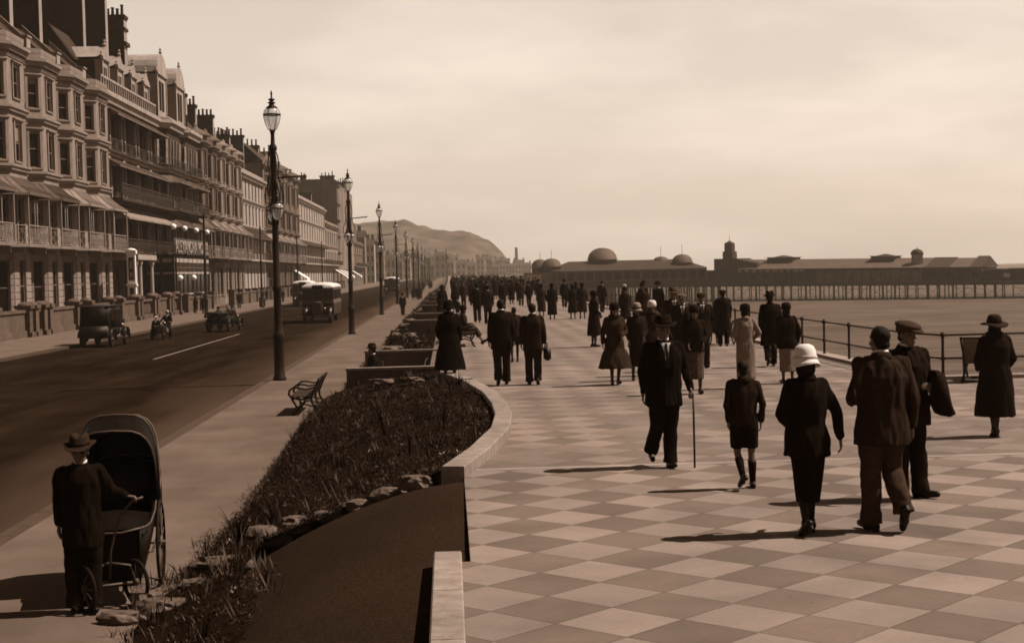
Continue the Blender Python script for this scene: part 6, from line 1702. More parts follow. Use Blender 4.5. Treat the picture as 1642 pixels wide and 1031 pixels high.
    if upper:
        bm = BM(); hm_ = upper.get('hem', .76); fl = upper.get('flare', 0); ad = upper.get('add', .012); hem_u = hm_
        zs = [z for z in (1.485, 1.44, 1.385, 1.30, 1.18, 1.05, .92, .78) if z > hm_ + .03]
        rg = [ring(z, ad) for z in zs]
        if upper.get('straight'): rg = [(a[0], a[1], a[2], max(a[3], .165 * k * build) if z < 1.3 and z > .8 else a[3], max(a[4], .12 * k) if z < 1.3 and z > .8 else a[4], .86) for a, z in zip(rg, zs)]
        if not drop:
            last = rg[-1]; zl = zs[-1]; n = max(1, int((zl - hm_) / .14))
            legs_y = (J['knR'].y + J['knL'].y) * .5
            for i in range(1, n + 1):
                z = zl + (hm_ - zl) * i / n; t = (.92 - z) / .6
                rg.append((last[0], last[1] + max(0, t) * legs_y * .5, z * k, last[3] + fl * max(0, .92 - z) * k, last[4] + fl * .9 * max(0, .92 - z) * k, .92))
        loft(bm, rg, 22)
        slv = upper.get('sleeve', 1.0)
        for q in 'RL':
            sh, el, wr = J['sh' + q], J['el' + q], J['wr' + q]; w_ = upper.get('sw', 1)
            cap(bm, sh + V((0, 0, -.005)), sh.lerp(el, .5), .07 * k * w_, .062 * k * w_)
            if slv > .3: cap(bm, sh.lerp(el, .5), el, .062 * k * w_, .056 * k * w_)
            if slv > .6: cap(bm, el, el.lerp(wr, .93), .056 * k * w_, .045 * k * w_ * upper.get('cuff', 1))
            cap(bm, J['neck'] + V((0, 0, -.04 * k)), sh, .06 * k, .066 * k)
        fr = (9, 3.0) if hm_ < .6 else (11, 4)
        child(upper.get('kind', 'jacket'), bm, upper.get('m') or cloth(upper['v']), vox * 1.25, wrinkle(None, (.02 if vox < .009 else .012) * k * upper.get('wr', 1), fr, seed, 1.0 if hm_ < .6 else 0))
        if upper.get('fur'):
            bm = BM(); lathe(bm, [(.07, 0), (.115, .0), (.125, .04), (.105, .075), (.07, .07)], 16, Matrix.Translation(J['neck'] - V((0, 0, .02 * k)))); child('fur_collar', bm, cloth(upper['fur']), vox, wrinkle(None, .012, (40, 40), seed))
        elif upper.get('collar', True):
            bm = BM(); M_ = Matrix.Translation(J['neck'] + V((0, -.004, .022 * k))) @ Matrix.Rotation(R(-10), 4, 'X') @ Matrix.Scale(k, 4); lathe(bm, [(.056, -.01), (.068, -.01), (.066, .034), (.058, .036)], 18, M_, caps=False)
            child('shirt_collar', bm, M_linen if sex == 'm' and upper.get('kind', 'jacket') in ('jacket', 'suit_jacket') else cloth(upper.get('v', .02) * 1.4))
        if not upper.get('fur'):
            bm = BM(); M_ = Matrix.Translation(J['neck'] + V((0, -.008, .012 * k))) @ Matrix.Rotation(R(-14 if front else -8), 4, 'X') @ Matrix.Scale(k, 4); lathe(bm, [(.07, -.045), (.098, -.04), (.09, -.0), (.076, .03), (.07, .03)], 18, M_, caps=False)
            child('coat_collar', bm, upper.get('m') or cloth(upper['v']))
        if front and upper.get('vee', tie) and upper.get('kind', 'jacket') in ('jacket', 'suit_jacket', 'overcoat'):
            def patch(w0, w1, z0, z1, off, xs=0, x1=0):
                b_ = BM(); prev = None
                for i in range(8):
                    t = i / 7; z = z0 + (z1 - z0) * t; hw = w0 + (w1 - w0) * t; cx = xs + (x1 - xs) * t; r_ = ring(z, upper.get('add', .012) + .004); row = []
                    for j in range(5):
                        x = cx + hw * (j / 2 - 1); row.append((r_[0] + x * k, r_[1] + r_[4] * max(.05, 1 - min(.95, abs(x * k / r_[3])) ** 2.3) ** .5 + off * k, r_[2]))
                    cur = [b_.verts.new(p) for p in row]
                    if prev:
                        for j in range(4): b_.faces.new((prev[j], prev[j + 1], cur[j + 1], cur[j]))
                    prev = cur
                bmesh.ops.solidify(b_, geom=b_.faces[:], thickness=.012); return b_
            child('shirt_front', patch(.008, .062, 1.2, 1.47, .012), M_linen)
            if tie: child('necktie', patch(.016, .014, 1.2, 1.455, .022), cloth(.02))
            for s in (-1, 1): child('lapel', patch(.012, .04, 1.17, 1.44, .017, s * .012, s * .085), upper.get('m') or cloth(upper['v'] * 1.15))
    # ---- lower garment
    if lower:
        kd = lower['kind']; bm = BM(); m = lower.get('m') or cloth(lower['v'])
        if kd in ('trousers', 'shorts'):
            if not drop: loft(bm, [ring(z, .006) for z in (1.06, .98, .92, .86, .8)], 20)
            w_ = lower.get('w', 1)
            for q, s in (('R', 1), ('L', -1)):
                hp, kn, an = J['hip' + q], J['kn' + q], J['an' + q]
                if kd == 'shorts':
                    e_ = hp.lerp(kn, .86); tube(bm, [hp + V((0, 0, .04 * k)), hp.lerp(e_, .5), e_], [.098 * k, .1 * k, .096 * k], 14)
                else:
                    tube(bm, [hp + V((0, 0, .05 * k)), hp.lerp(kn, .35), hp.lerp(kn, .75), kn, kn.lerp(an, .35), kn.lerp(an, .75), an + V((0, .012 * k, -.03 * k))], [.09 * k * w_, .102 * k * w_, .088 * k * w_, .08 * k * w_, .08 * k * w_, .078 * k * w_, .084 * k * w_], 14)
            child(kd, bm, m, vox * 1.25, wrinkle(None, (.014 if vox < .009 else .009) * k, (8, 7), seed + 5))
        elif kd == 'skirt':
            hz = lower['hem']; rx1, ry1 = lower.get('rx', .2), lower.get('ry', .17); top = ring(1.0, .004); ring_ = [top, ring(.9, .01)]
            last = ring_[-1]; ly = (J['anR'].y + J['anL'].y) * .5; lx = (J['anR'].x + J['anL'].x) * .5
            for i in range(1, 7):
                t = i / 6; z = .9 + (hz - .9) * t; e_ = t ** lower.get('pw', 1)
                ring_.append((last[0] + (lx - last[0]) * t * .8, last[1] + (ly - last[1]) * t * .6, z * k, last[3] + (rx1 * k - last[3]) * e_, last[4] + (ry1 * k - last[4]) * e_, 1))
            if drop: ring_ = None
            if ring_: loft(bm, ring_, 22)
            child('skirt', bm, m, vox * 1.25, wrinkle(None, .012 * k * lower.get('wr', 1), (10, 1.5), seed + 5, .6))
        elif kd == 'lap':
            for q in 'RL':
                hp, kn, an = J['hip' + q], J['kn' + q], J['an' + q]; tube(bm, [hp, hp.lerp(kn, .5), kn, kn.lerp(an, .6)], [.12 * k, .12 * k, .1 * k, .1 * k], 12)
            child('skirt', bm, m, vox * 1.25, wrinkle(None, .008, (8, 6), seed))
    if shoes:
        for q in 'RL':
            an = J['an' + q]; f = V(J['ft' + q]).normalized() * k; bm = BM()
            dn = V((0, 0, -1)) - f.normalized() * (-f.normalized().z); dn = dn.normalized() * k
            b = an + dn * .045
            cap(bm, b - f * .045, b + f * .08, .04 * k, .041 * k); cap(bm, b + f * .08, b + f * .165, .041 * k, .031 * k); cap(bm, an + V((0, 0, -.0)), b + f * .03, .043 * k, .04 * k)
            heel = .03 if sex == 'm' else .05
            tube(bm, [b - f * .05, b - f * .05 + dn * (.02 + heel)], .034 * k if sex == 'm' else .024 * k, 10)
            tube(bm, [b + f * .06, b + f * .07 + dn * .042], .036 * k, 10)
            child('shoe', bm, M_shoe, vox * .9, None, 2)
    # ---- hair and hat
    Mh3 = Mh
    hm_ = hairm or M_hair
    if hair:
        bm = BM(); Rm = Mh.to_3x3().normalized().to_4x4()
        if hair == 'short':
            ell(bm, H(0, -.02, .04), (.081 * k, .092 * k, .09 * k), Rm, 18, 12); ell(bm, H(0, -.05, -.025), (.066 * k, .055 * k, .05 * k), Rm)
        elif hair == 'bob':
            ell(bm, H(0, -.022, .035), (.086 * k, .096 * k, .095 * k), Rm, 18, 12)
            for s in (-1, 1): ell(bm, H(s * .062, -.02, -.04), (.03 * k, .06 * k, .06 * k), Rm)
            ell(bm, H(0, -.06, -.04), (.068 * k, .045 * k, .06 * k), Rm)
        elif hair == 'bun':
            ell(bm, H(0, -.022, .035), (.088 * k, .1 * k, .096 * k), Rm, 18, 12); ell(bm, H(0, -.095, -.02), (.05 * k, .04 * k, .045 * k), Rm)
        child('hair', bm, hm_, vox, wrinkle(None, .004 * k, (45, 20), seed), 1)
    if hat:
        bm = hat_bm(hat[0])
        M_ = Mh @ Matrix.Translation((0, -.008, .035 if hat[0] != 'flatcap' else .012)) @ Matrix.Rotation(R(hat[2] if len(hat) > 2 else 0), 4, 'X')
        for v in bm.verts: v.co = M_ @ v.co
        c = child('hat', bm, cloth(hat[1]) if hat[1] < .3 else mat('pale_felt_%02d' % round(hat[1] * 100), hat[1], .9, .06, 30, .1))
        if hat[0] in ('trilby', 'cloche', 'brim'):
            bm = BM(); z0 = .046 if hat[0] == 'trilby' else (.014 if hat[0] == 'cloche' else .03); rr = .106 if hat[0] == 'trilby' else (.119 if hat[0] == 'cloche' else .113)
            lathe(bm, [(rr, z0), (rr + .005, z0 + .003), (rr + .003, z0 + .028), (rr - .004, z0 + .03)], 22, caps=False); bmesh.ops.scale(bm, vec=(.93, 1.09, 1), verts=bm.verts)
            for v in bm.verts: v.co = M_ @ v.co
            obj('hat_band', bm, cloth(.01) if hat[1] < .3 else mat('pale_felt_45', .45, .9, .06, 30, .1), c, True, world=False)
    return o
def strand(o, p): return o.matrix_world @ V(p)
def held(name, bm, m, loc, rot, label, cat, smooth=True):
    o = obj(name, bm, m, None, smooth); o.location = loc; o.rotation_euler = (0, 0, R(rot)); return tag(o, label, cat)
J_ = lambda **k: k
NEAR = .0075; MID = .011; FAR = .015

# --- foreground group
L1 = (2.5, 17.5, 0); k1 = 1.78 / 1.75
person('elderly man in black suit and dark hat walking towards the viewer with a walking stick', L1, 186, 1.76, 'm',
       J_(elL=(-.27, -.02, 1.14), wrL=(-.285, .12, .91), hdL=(-.1, .6, -.55), elR=(.255, -.05, 1.13), wrR=(.25, -.02, .87), knR=(.11, .08, .5), anR=(.13, -.16, .2), ftR=(.1, 1, -.5), knL=(-.06, .06, .49), anL=(-.04, .07, .09), ftL=(-.1, 1, .0)),
       dict(kind='jacket', v=.008, hem=.72, add=.022), dict(kind='trousers', v=.009, w=1.02), ('trilby', .012), 'short', M_hairl, NEAR, True, build=1.06, curl=(.4, .95), palm={'L': (1, 0, -.3)})
bm = BM(); tube(bm, [(-.3, .2, .0), (-.3, .2, .03), (-.3, .2, .84)], [.011, .012, .014], 8); tube(bm, [(-.3, .19, .84), (-.3, .15, .872), (-.3, .08, .865), (-.3, .05, .84)], [.014, .015, .015, .012], 8)
held('walking_stick', bm, mat('stick_wood', .02, .4, .3, 9), L1, 186, 'dark crook handled walking stick held by the elderly man in black suit', 'walking stick')
person('boy in dark jersey, shorts and long dark socks walking away beside the white hatted woman', (3.07, 15.6, 0), 3, 1.37, 'm',
       J_(head=(0, .03, 1.6), elR=(.25, -.06, 1.14), wrR=(.24, .04, .9), elL=(-.245, -.06, 1.13), wrL=(-.2, .05, .92), knL=(-.09, .05, .49), anL=(-.08, -.19, .2), ftL=(-.25, 1, -.9), knR=(.1, .03, .49), anR=(.11, .03, .09)),
       dict(kind='jersey', v=.02, hem=.84, add=.014, collar=True, sw=.95), dict(kind='shorts', v=.011, sock=.0), None, 'short', None, NEAR, build=.92, stock=None)
# knee socks
P = [o for o in bpy.data.objects if o.name.startswith('person')][-1]
kk = 1.37 / 1.75
for q, kn, an in (('L', (-.09, .05, .49), (-.08, -.19, .2)), ('R', (.1, .03, .49), (.11, .03, .09))):
    bm = BM(); a, b = V(kn) * kk, V(an) * kk; s_ = a.lerp(b, .25); md = a.lerp(b, .42) - V((0, .012, 0)); tube(bm, [s_, s_ + (b - s_) * .06, md, a.lerp(b, .75), b], [.05 * kk, .056 * kk, .057 * kk, .047 * kk, .04 * kk], 12); obj('sock', bm, cloth(.012), P, True, world=False)
person('woman in white cloche hat and dark costume walking away arm in arm', (3.08, 12.85, 0), 6, 1.62, 'f',
       J_(elR=(.27, -.04, 1.14), wrR=(.32, .0, .9), hdR=(.15, .1, -1), elL=(-.27, -.02, 1.14), wrL=(-.13, .2, 1.04), hdL=(.8, .4, .1), knL=(-.06, .06, .5), anL=(-.08, -.14, .14), ftL=(-.2, 1, -.8), knR=(.035, .05, .5), anR=(.065, .12, .1), ftR=(.15, 1, -.35), head=(.0, .03, 1.595)),
       dict(kind='jacket', v=.009, hem=.74, add=.018, flare=.08, collar=False), dict(kind='skirt', v=.008, hem=.31, rx=.112, ry=.13, pw=.8, wr=.6), ('cloche', .62, -6), 'bob', None, NEAR, head=(-6, 0), stock=stocking(.012), build=1.06, curl=(.3, .5))
person('tall bareheaded man in dark jacket and paler trousers, seen from behind at the right', (3.75, 12.9, 0), 2, 1.82, 'm',
       J_(head=(.0, .03, 1.595), elL=(-.26, -.08, 1.15), wrL=(-.2, .17, 1.08), hdL=(.3, 1, .1), elR=(.265, -.04, 1.12), wrR=(.27, .02, .87), knL=(-.095, .02, .5), anL=(-.09, .02, .09), ftL=(-.35, 1, 0), knR=(.1, .06, .5), anR=(.125, -.16, .2), ftR=(.1, 1, -1.6)),
       dict(kind='jacket', v=.028, hem=.73, add=.022, flare=.05, straight=True), dict(kind='trousers', v=.045, w=1.08), None, 'short', None, NEAR, head=(14, 0), build=1.07)
person('man in flat cap and dark jacket facing the viewer with a coat over his arm', (4.5, 14.6, 0), 200, 1.78, 'm',
       J_(elR=(.25, -.02, 1.13), wrR=(.2, .16, 1.0), elL=(-.3, -.06, 1.15), wrL=(-.2, .12, 1.1), hdL=(.7, .4, 0), hdR=(-.5, 1, 0), knR=(.1, .03, .5), anR=(.1, 0, .09), knL=(-.1, .02, .5), anL=(-.13, .02, .09), ftL=(-.7, 1, 0)),
       dict(kind='jacket', v=.012, hem=.72, add=.024, vee=False), dict(kind='trousers', v=.014, w=1.05), ('flatcap', .055), 'short', None, NEAR, True, head=(8, -4), build=1.08)
# overcoat hanging over his left forearm
bm = BM(); R2 = Matrix.Rotation(R(176), 4, 'Z')
rg = [(-.26, .06, 1.27, .03, .08), (-.28, .08, 1.22, .07, .13), (-.3, .09, 1.05, .085, .16), (-.33, .08, .92, .09, .16), (-.36, .08, .84, .08, .15), (-.375, .08, .815, .03, .1)]
loft(bm, rg, 20)
bmesh.ops.subdivide_edges(bm, edges=bm.edges[:], cuts=2)
for v in bm.verts:
    n = noise.noise(V((v.co.x * 17, v.co.y * 17, v.co.z * 3))) * .035; v.co += V((n, n, 0))
held('overcoat', bm, cloth(.02), (4.5, 14.6, 0), 186, 'folded dark overcoat hanging over the forearm of the man in flat cap', 'coat')
person('woman in wide brimmed hat and long dark coat walking away at the right edge', (7.2, 19.5, 0), -2, 1.6, 'f',
       J_(elL=(-.25, -.02, 1.13), wrL=(-.2, .16, .98), hdL=(.2, 1, 0), elR=(.25, -.02, 1.13), wrR=(.2, .16, .98), knL=(-.05, .04, .5), anL=(-.05, -.06, .11), ftL=(0, 1, -.45), knR=(.04, .05, .5), anR=(.03, .08, .1), ftR=(.1, 1, -.4)),
       dict(kind='overcoat', v=.013, hem=.3, add=.03, flare=.1, straight=True, sw=1.15, collar=False, fur=.02), None, ('brim', .03, 4), 'bob', None, .009, stock=stocking(.045), build=1.1)

# --- second row
person('woman in pale dress with dark bobbed hair walking away, behind the boy', (5.65, 28.4, 0), 3, 1.6, 'f',
       J_(elL=(-.25, -.05, 1.14), wrL=(-.15, .14, 1.0), elR=(.27, -.05, 1.15), wrR=(.2, .14, 1.02), knR=(.06, .05, .5), anR=(.06, .06, .1)),
       dict(kind='dress', v=.2, hem=.2, add=.012, flare=.0, collar=False, sleeve=1), None, ('toque', .012), 'bob', None, MID, stock=stocking(.1))
person('man in dark overcoat and dark hat seen from behind near the railing', (7.38, 34.2, 0), -4, 1.72, 'm', walk('R', .22, .1),
       dict(kind='overcoat', v=.01, hem=.5, add=.03, flare=.05), dict(kind='trousers', v=.012), ('trilby', .012), 'short', None, MID)
person('woman in short dark jacket and pale pleated skirt walking away near the railing', (6.65, 29.3, 0), 4, 1.58, 'f',
       J_(elR=(.26, -.04, 1.13), wrR=(.25, .04, .9)), dict(kind='jacket', v=.011, hem=.76, add=.035, sw=1.1, collar=False), dict(kind='skirt', v=.19, hem=.26, rx=.175, ry=.16, wr=1.2), ('toque', .015), 'bob', None, MID, head=(-20, 0), stock=stocking(.09))
person('man in dark suit and flat cap strolling towards the viewer', (5.82, 34.4, 0), 183, 1.76, 'm', J_(elL=(-.25, -.07, 1.14), wrL=(-.15, -.14, .98), elR=(.25, -.06, 1.13), wrR=(.23, .04, .9)),
       dict(kind='suit_jacket', v=.016, hem=.72, add=.024), dict(kind='trousers', v=.018, w=1.05), ('flatcap', .03), 'short', None, MID, True)
person('person in dark coat and cap pushing a wheeled chair away along the railing', (8.0, 43.5, 0), -2, 1.66, 'm', J_(elL=(-.24, .02, 1.15), wrL=(-.2, .28, 1.0), hdL=(0, 1, 0), elR=(.24, .02, 1.15), wrR=(.2, .28, 1.0), hdR=(0, 1, 0)),
       dict(kind='overcoat', v=.014, hem=.35, add=.03, flare=.07), dict(kind='trousers', v=.012), ('flatcap', .03), 'short', None, MID)
# wheeled chair in front of him
t = empty('wheeled_chair', (8.1, 44.3, 0), 'dark wheeled invalid chair being pushed away along the railing', 'wheelchair')
bm = BM(); loft(bm, [(8.1, 44.5, .35, .26, .4), (8.1, 44.5, .6, .3, .46), (8.1, 44.4, .8, .3, .4)], 16); obj('tub', bm, M_veh, t, True)
bm = BM(); loft(bm, [(8.1, 44.25, .8, .29, .12), (8.1, 44.2, 1.1, .3, .12), (8.1, 44.22, 1.3, .25, .1)], 16); obj('backrest', bm, M_leather, t, True)
for s in (-.36, .36):
    bm = BM(); wheel_bm(bm, (8.1 + s, 44.35, .36), .36, .04, 'X', .9, 12, 24, True); obj('wheel', bm, [M_tyre, M_irong], t, True)
bm = BM(); wheel_bm(bm, (8.1, 45.1, .17), .17, .04, 'X', .85, 8, 18, True); obj('front_wheel', bm, [M_tyre, M_irong], t, True)
bm = BM(); tube(bm, [(7.9, 44.1, .75), (7.88, 43.82, 1.0)], .015, 6); tube(bm, [(8.3, 44.1, .75), (8.3, 43.82, 1.0)], .015, 6); tube(bm, [(7.86, 43.82, 1.0), (8.32, 43.82, 1.0)], .017, 6); tube(bm, [(8.1, 45.1, .17), (8.1, 44.9, .45)], .02, 6); obj('handle', bm, M_irong, t, True)
person('woman in flared tweed coat and dark hat walking towards the viewer', (3.32, 30.1, 0), 184, 1.64, 'f',
       J_(elL=(-.25, -.02, 1.13), wrL=(-.12, .18, 1.06), elR=(.25, -.04, 1.13), wrR=(.27, .06, .9), knR=(.08, .05, .5), anR=(.09, .1, .1), anL=(-.07, -.05, .1)),
       dict(kind='overcoat', v=.034, hem=.36, add=.03, flare=.26, straight=True, fur=.03), None, ('toque', .012), 'bob', None, MID, True, stock=stocking(.05), tie=False)
person('woman in pale cloche hat and dark jacket beside the tweed coated woman', (3.9, 31.1, 0), 182, 1.6, 'f', J_(elL=(-.22, -.02, 1.13), wrL=(-.12, .15, 1.0), wrR=(.2, .1, .95)),
       dict(kind='jacket', v=.02, hem=.74, add=.025), dict(kind='skirt', v=.022, hem=.32, rx=.17, ry=.16), ('cloche', .25), 'bob', None, MID, True, stock=stocking(.05), tie=False)
person('woman in white close fitting hat just behind the elderly man', (4.4, 32.4, 0), 178, 1.62, 'f', None, dict(kind='overcoat', v=.03, hem=.34, add=.025, flare=.08, fur=.05), None, ('toque', .5), 'bob', None, MID, True, stock=stocking(.05), tie=False)
person('woman in patterned frock and dark jacket walking towards the viewer, right behind the elderly man', (4.5, 27.4, 0), 180, 1.63, 'f', J_(elL=(-.25, -.03, 1.13), wrL=(-.14, .14, 1.02), elR=(.25, -.03, 1.13), wrR=(.14, .14, 1.02)),
       dict(kind='jacket', v=.014, hem=.84, add=.02), dict(kind='skirt', m=mat('patterned_cotton', .06, .9, .9, 30), v=.07, hem=.3, rx=.165, ry=.16), ('toque', .02), 'bob', None, MID, True, stock=stocking(.06), tie=False)
person('tall man in buff trilby behind the patterned frock', (5.6, 37.2, 0), 178, 1.82, 'm', None, dict(kind='overcoat', v=.03, hem=.5, add=.03, flare=.05), dict(kind='trousers', v=.02), ('trilby', .08), 'short', None, MID, True)
person('man in pale cap among the group behind the elderly man', (5.25, 33.6, 0), 176, 1.76, 'm', None, dict(kind='suit_jacket', v=.02, hem=.72, add=.025), dict(kind='trousers', v=.02), ('flatcap', .1), 'short', None, MID, True)
person('woman in long dark coat with hands clasped, standing sideways left of the tweed coated woman', (4.35, 45.0, 0), -70, 1.68, 'f', J_(elR=(.2, .0, 1.13), wrR=(.06, .2, 1.03), elL=(-.2, .0, 1.13), wrL=(-.06, .2, 1.03)),
       dict(kind='overcoat', v=.013, hem=.36, add=.03, flare=.1, straight=True), None, ('toque', .014), 'bob', None, MID, stock=stocking(.03))
for (x, y, r_, hh, sx, up, lo, ht, lb) in [
    (4.72, 76.5, 2, 1.66, 'f', dict(kind='overcoat', v=.03, hem=.25, add=.03, flare=.02, straight=True), None, ('toque', .03), 'woman in straight brown coat walking away beside the ankle length black coat'),
    (4.9, 71.2, -2, 1.7, 'f', dict(kind='overcoat', v=.009, hem=.22, add=.03, flare=.04, straight=True), None, ('toque', .01), 'woman in ankle length black coat walking away before the domed pavilion'),
    (5.9, 71.4, 2, 1.64, 'f', dict(kind='overcoat', v=.016, hem=.3, add=.03, flare=.06, straight=True), None, ('toque', .02), 'shorter dark coated woman walking away, left one of a pair before the pavilion'),
    (6.32, 71.0, 0, 1.7, 'f', dict(kind='overcoat', v=.024, hem=.33, add=.03, flare=.06, straight=True), None, ('toque', .012), 'broad brown coated woman walking away, right one of a pair before the pavilion'),
    (1.3, 69.5, 2, 1.8, 'm', dict(kind='jacket', v=.012, hem=.72, add=.02), dict(kind='trousers', v=.013), ('trilby', .012), 'tall man in dark suit walking away, left of a close pair behind the schoolchild'),
    (1.72, 66.8, 0, 1.74, 'm', dict(kind='jacket', v=.018, hem=.72, add=.02), dict(kind='trousers', v=.016), ('flatcap', .02), 'man in dark brown suit walking away, right of a close pair behind the schoolchild'),
    (4.55, 109.5, 185, 1.5, 'f', dict(kind='dress', v=.33, hem=.5, add=.012, flare=.05, collar=False), None, ('toque', .6), 'girl in pale frock and white hat against the far crowd'),
    (-.35, 75.9, 10, 1.72, 'f', dict(kind='overcoat', v=.011, hem=.2, add=.03, flare=.12, straight=True), None, ('brim', .014), 'woman in long dark coat standing at the promenade edge beyond the second recess'),
    (.42, 75.9, 170, 1.0, 'm', dict(kind='jersey', v=.014, hem=.7, add=.02), dict(kind='shorts', v=.014), None, 'small child in dark coat standing at the promenade edge')]:
    person(lb, (x, y, 0), r_, hh, sx, walk('R' if x > 3 else 'L', .12, .03) if sx == 'm' else None, up, lo, ht, 'bob' if sx == 'f' else 'short', None, FAR, stock=stocking(.03) if sx == 'f' else None, group='strollers before the far crowd')
person('man in dark suit walking away, left of the pair with the school bag', (1.06, 30.9, 0), 0, 1.8, 'm', walk('R', .14, .05), dict(kind='jacket', v=.014, hem=.72, add=.022, flare=.03), dict(kind='trousers', v=.02, w=1.05), None, 'short', None, MID, build=1.03)
person('young man in brown jacket walking away carrying a bag', (1.7, 30.7, 0), -2, 1.7, 'm', walk('L', .1, .03), dict(kind='jacket', v=.022, hem=.72, add=.022, flare=.03), dict(kind='trousers', v=.022, w=1.05), None, 'short', None, MID)
bm = BM(); box(bm, -.04, .1, -.2, .2, -.28, 0); bevel_all(bm, .03, 2); tube(bm, [(.03, -.08, 0), (.03, -.07, .07), (.03, .07, .07), (.03, .08, 0)], .01, 6); held('hand_bag', bm, M_leather, (1.96, 30.75, .78), 0, 'dark leather bag hanging from the right hand of the young man in brown jacket', 'bag')
person('schoolchild with bare head walking between two men', (1.66, 38.6, 0), 0, 1.44, 'm', walk('R', .12, .04), dict(kind='jersey', v=.03, hem=.8, add=.02), dict(kind='shorts', v=.02), None, 'short', None, MID, build=.9, stock=stocking(.015))
person('old woman in ankle length black dress walking away beside the curved kerb', (-.02, 32.9, 0), 3, 1.72, 'f', J_(elL=(-.26, -.06, 1.13), wrL=(-.22, .08, .93)),
       dict(kind='overcoat', v=.007, hem=.22, add=.035, flare=.17, straight=True, sw=1.2, fur=.01), None, ('cloche', .01), 'bun', None, MID, build=1.08, stock=stocking(.01))
bm = BM(); loft(bm, [(0, -.07, 1.7, .11, .09), (0, -.1, 1.5, .13, .05), (0, -.13, 1.25, .19, .05), (0, -.15, .95, .22, .04)], 18)
P = [o for o in bpy.data.objects if o.name.startswith('person')][-1]; 
P = bpy.data.objects[P.name]
# seated and lower-pavement people
SIT = J_(knR=(.1, .42, .5), anR=(.1, .46, .09), knL=(-.1, .42, .5), anL=(-.1, .46, .09), hipR=(.09, .02, .47), hipL=(-.09, .02, .47), elR=(.24, .06, .72), wrR=(.12, .3, .6), elL=(-.24, .06, .72), wrL=(-.12, .3, .6), hdR=(0, 1, -.1), hdL=(0, 1, -.1))
person('person in dark hat sitting in the first seat recess, seen over the low wall', (-2.05, 39.6, -.8), 100, 1.74, 'm', SIT, dict(kind='jacket', v=.01, add=.02), dict(kind='trousers', v=.012), ('bowler', .02), 'short', None, MID, drop=.45)
t = empty('garden_chair', (-2.05, 39.6, -.8), 'plain dark chair under the seated person in the first recess', 'chair')
bm = BM(); box(bm, -2.28, -1.8, 39.35, 39.85, -.42, -.37); obj('seat', bm, M_wood, t)
for x in (-2.25, -1.83):
    for y in (39.38, 39.82): bm = BM(); box(bm, x - .02, x + .02, y - .02, y + .02, -.8, -.42); obj('leg', bm, M_wood, t)
bm = BM(); box(bm, -1.82, -1.79, 39.36, 39.84, -.37, .05); obj('backrest', bm, M_wood, t)
person('person sitting on the promenade edge bench, legs stretched out beyond the old woman in black', (.42, 47.8, .03), -90, 1.68, 'f', dict(SIT, anR=(.1, .62, .12), anL=(-.08, .66, .12), ftR=(0, 1, .6), ftL=(0, 1, .6)), dict(kind='jacket', v=.02, add=.02), dict(kind='lap', v=.05), ('toque', .02), 'bob', None, MID, drop=.44)
person('man in dark suit and hat walking along the lower pavement between the street lamps', (-3.7, 119.5, -1.0), 175, 1.78, 'm', walk('L', .15, .04), dict(kind='jacket', v=.016, hem=.7, add=.025), dict(kind='trousers', v=.018), ('trilby', .02), 'short', None, FAR, True)
for x, y, r_, lb, hh, up, lo in [(-24.6, 146.5, 30, 'woman in dark coat on the far pavement by the hotel, left of two', 1.62, dict(kind='overcoat', v=.012, hem=.35, add=.03), None), (-23.2, 142.8, 200, 'man in dark coat on the far pavement by the hotel, right of two', 1.75, dict(kind='overcoat', v=.014, hem=.5, add=.03), dict(kind='trousers', v=.014)), (-22.9, 164.5, 10, 'man in dark suit alone on the far pavement left of the nearest street lamp', 1.85, dict(kind='jacket', v=.013, hem=.7, add=.025), dict(kind='trousers', v=.014))]:
    person(lb, (x, y, -1.0), r_, hh, 'f' if 'woman' in lb else 'm', None, up, lo, ('trilby', .015) if 'man in' in lb else ('toque', .03), 'short', None, .02, group='people on the far pavement')
# the attendant with the bath chair
person('attendant in dark suit and trilby standing with one hand on the bath chair', (-3.78, 15.3, -1.0), 192, 1.78, 'm',
       J_(elL=(-.3, .02, 1.2), wrL=(-.43, .0, 1.13), hdL=(-1, .1, -.15), elR=(.23, -.04, 1.13), wrR=(.22, .04, .89), anR=(.09, 0, .09), anL=(-.09, .03, .09)),
       dict(kind='jacket', v=.008, hem=.66, add=.026, vee=False), dict(kind='trousers', v=.009, w=1.05), ('trilby', .03, -2), 'short', None, NEAR, True, head=(-8, -6), build=.94, curl=(.35, .9), palm={'L': (0, .1, -1)})
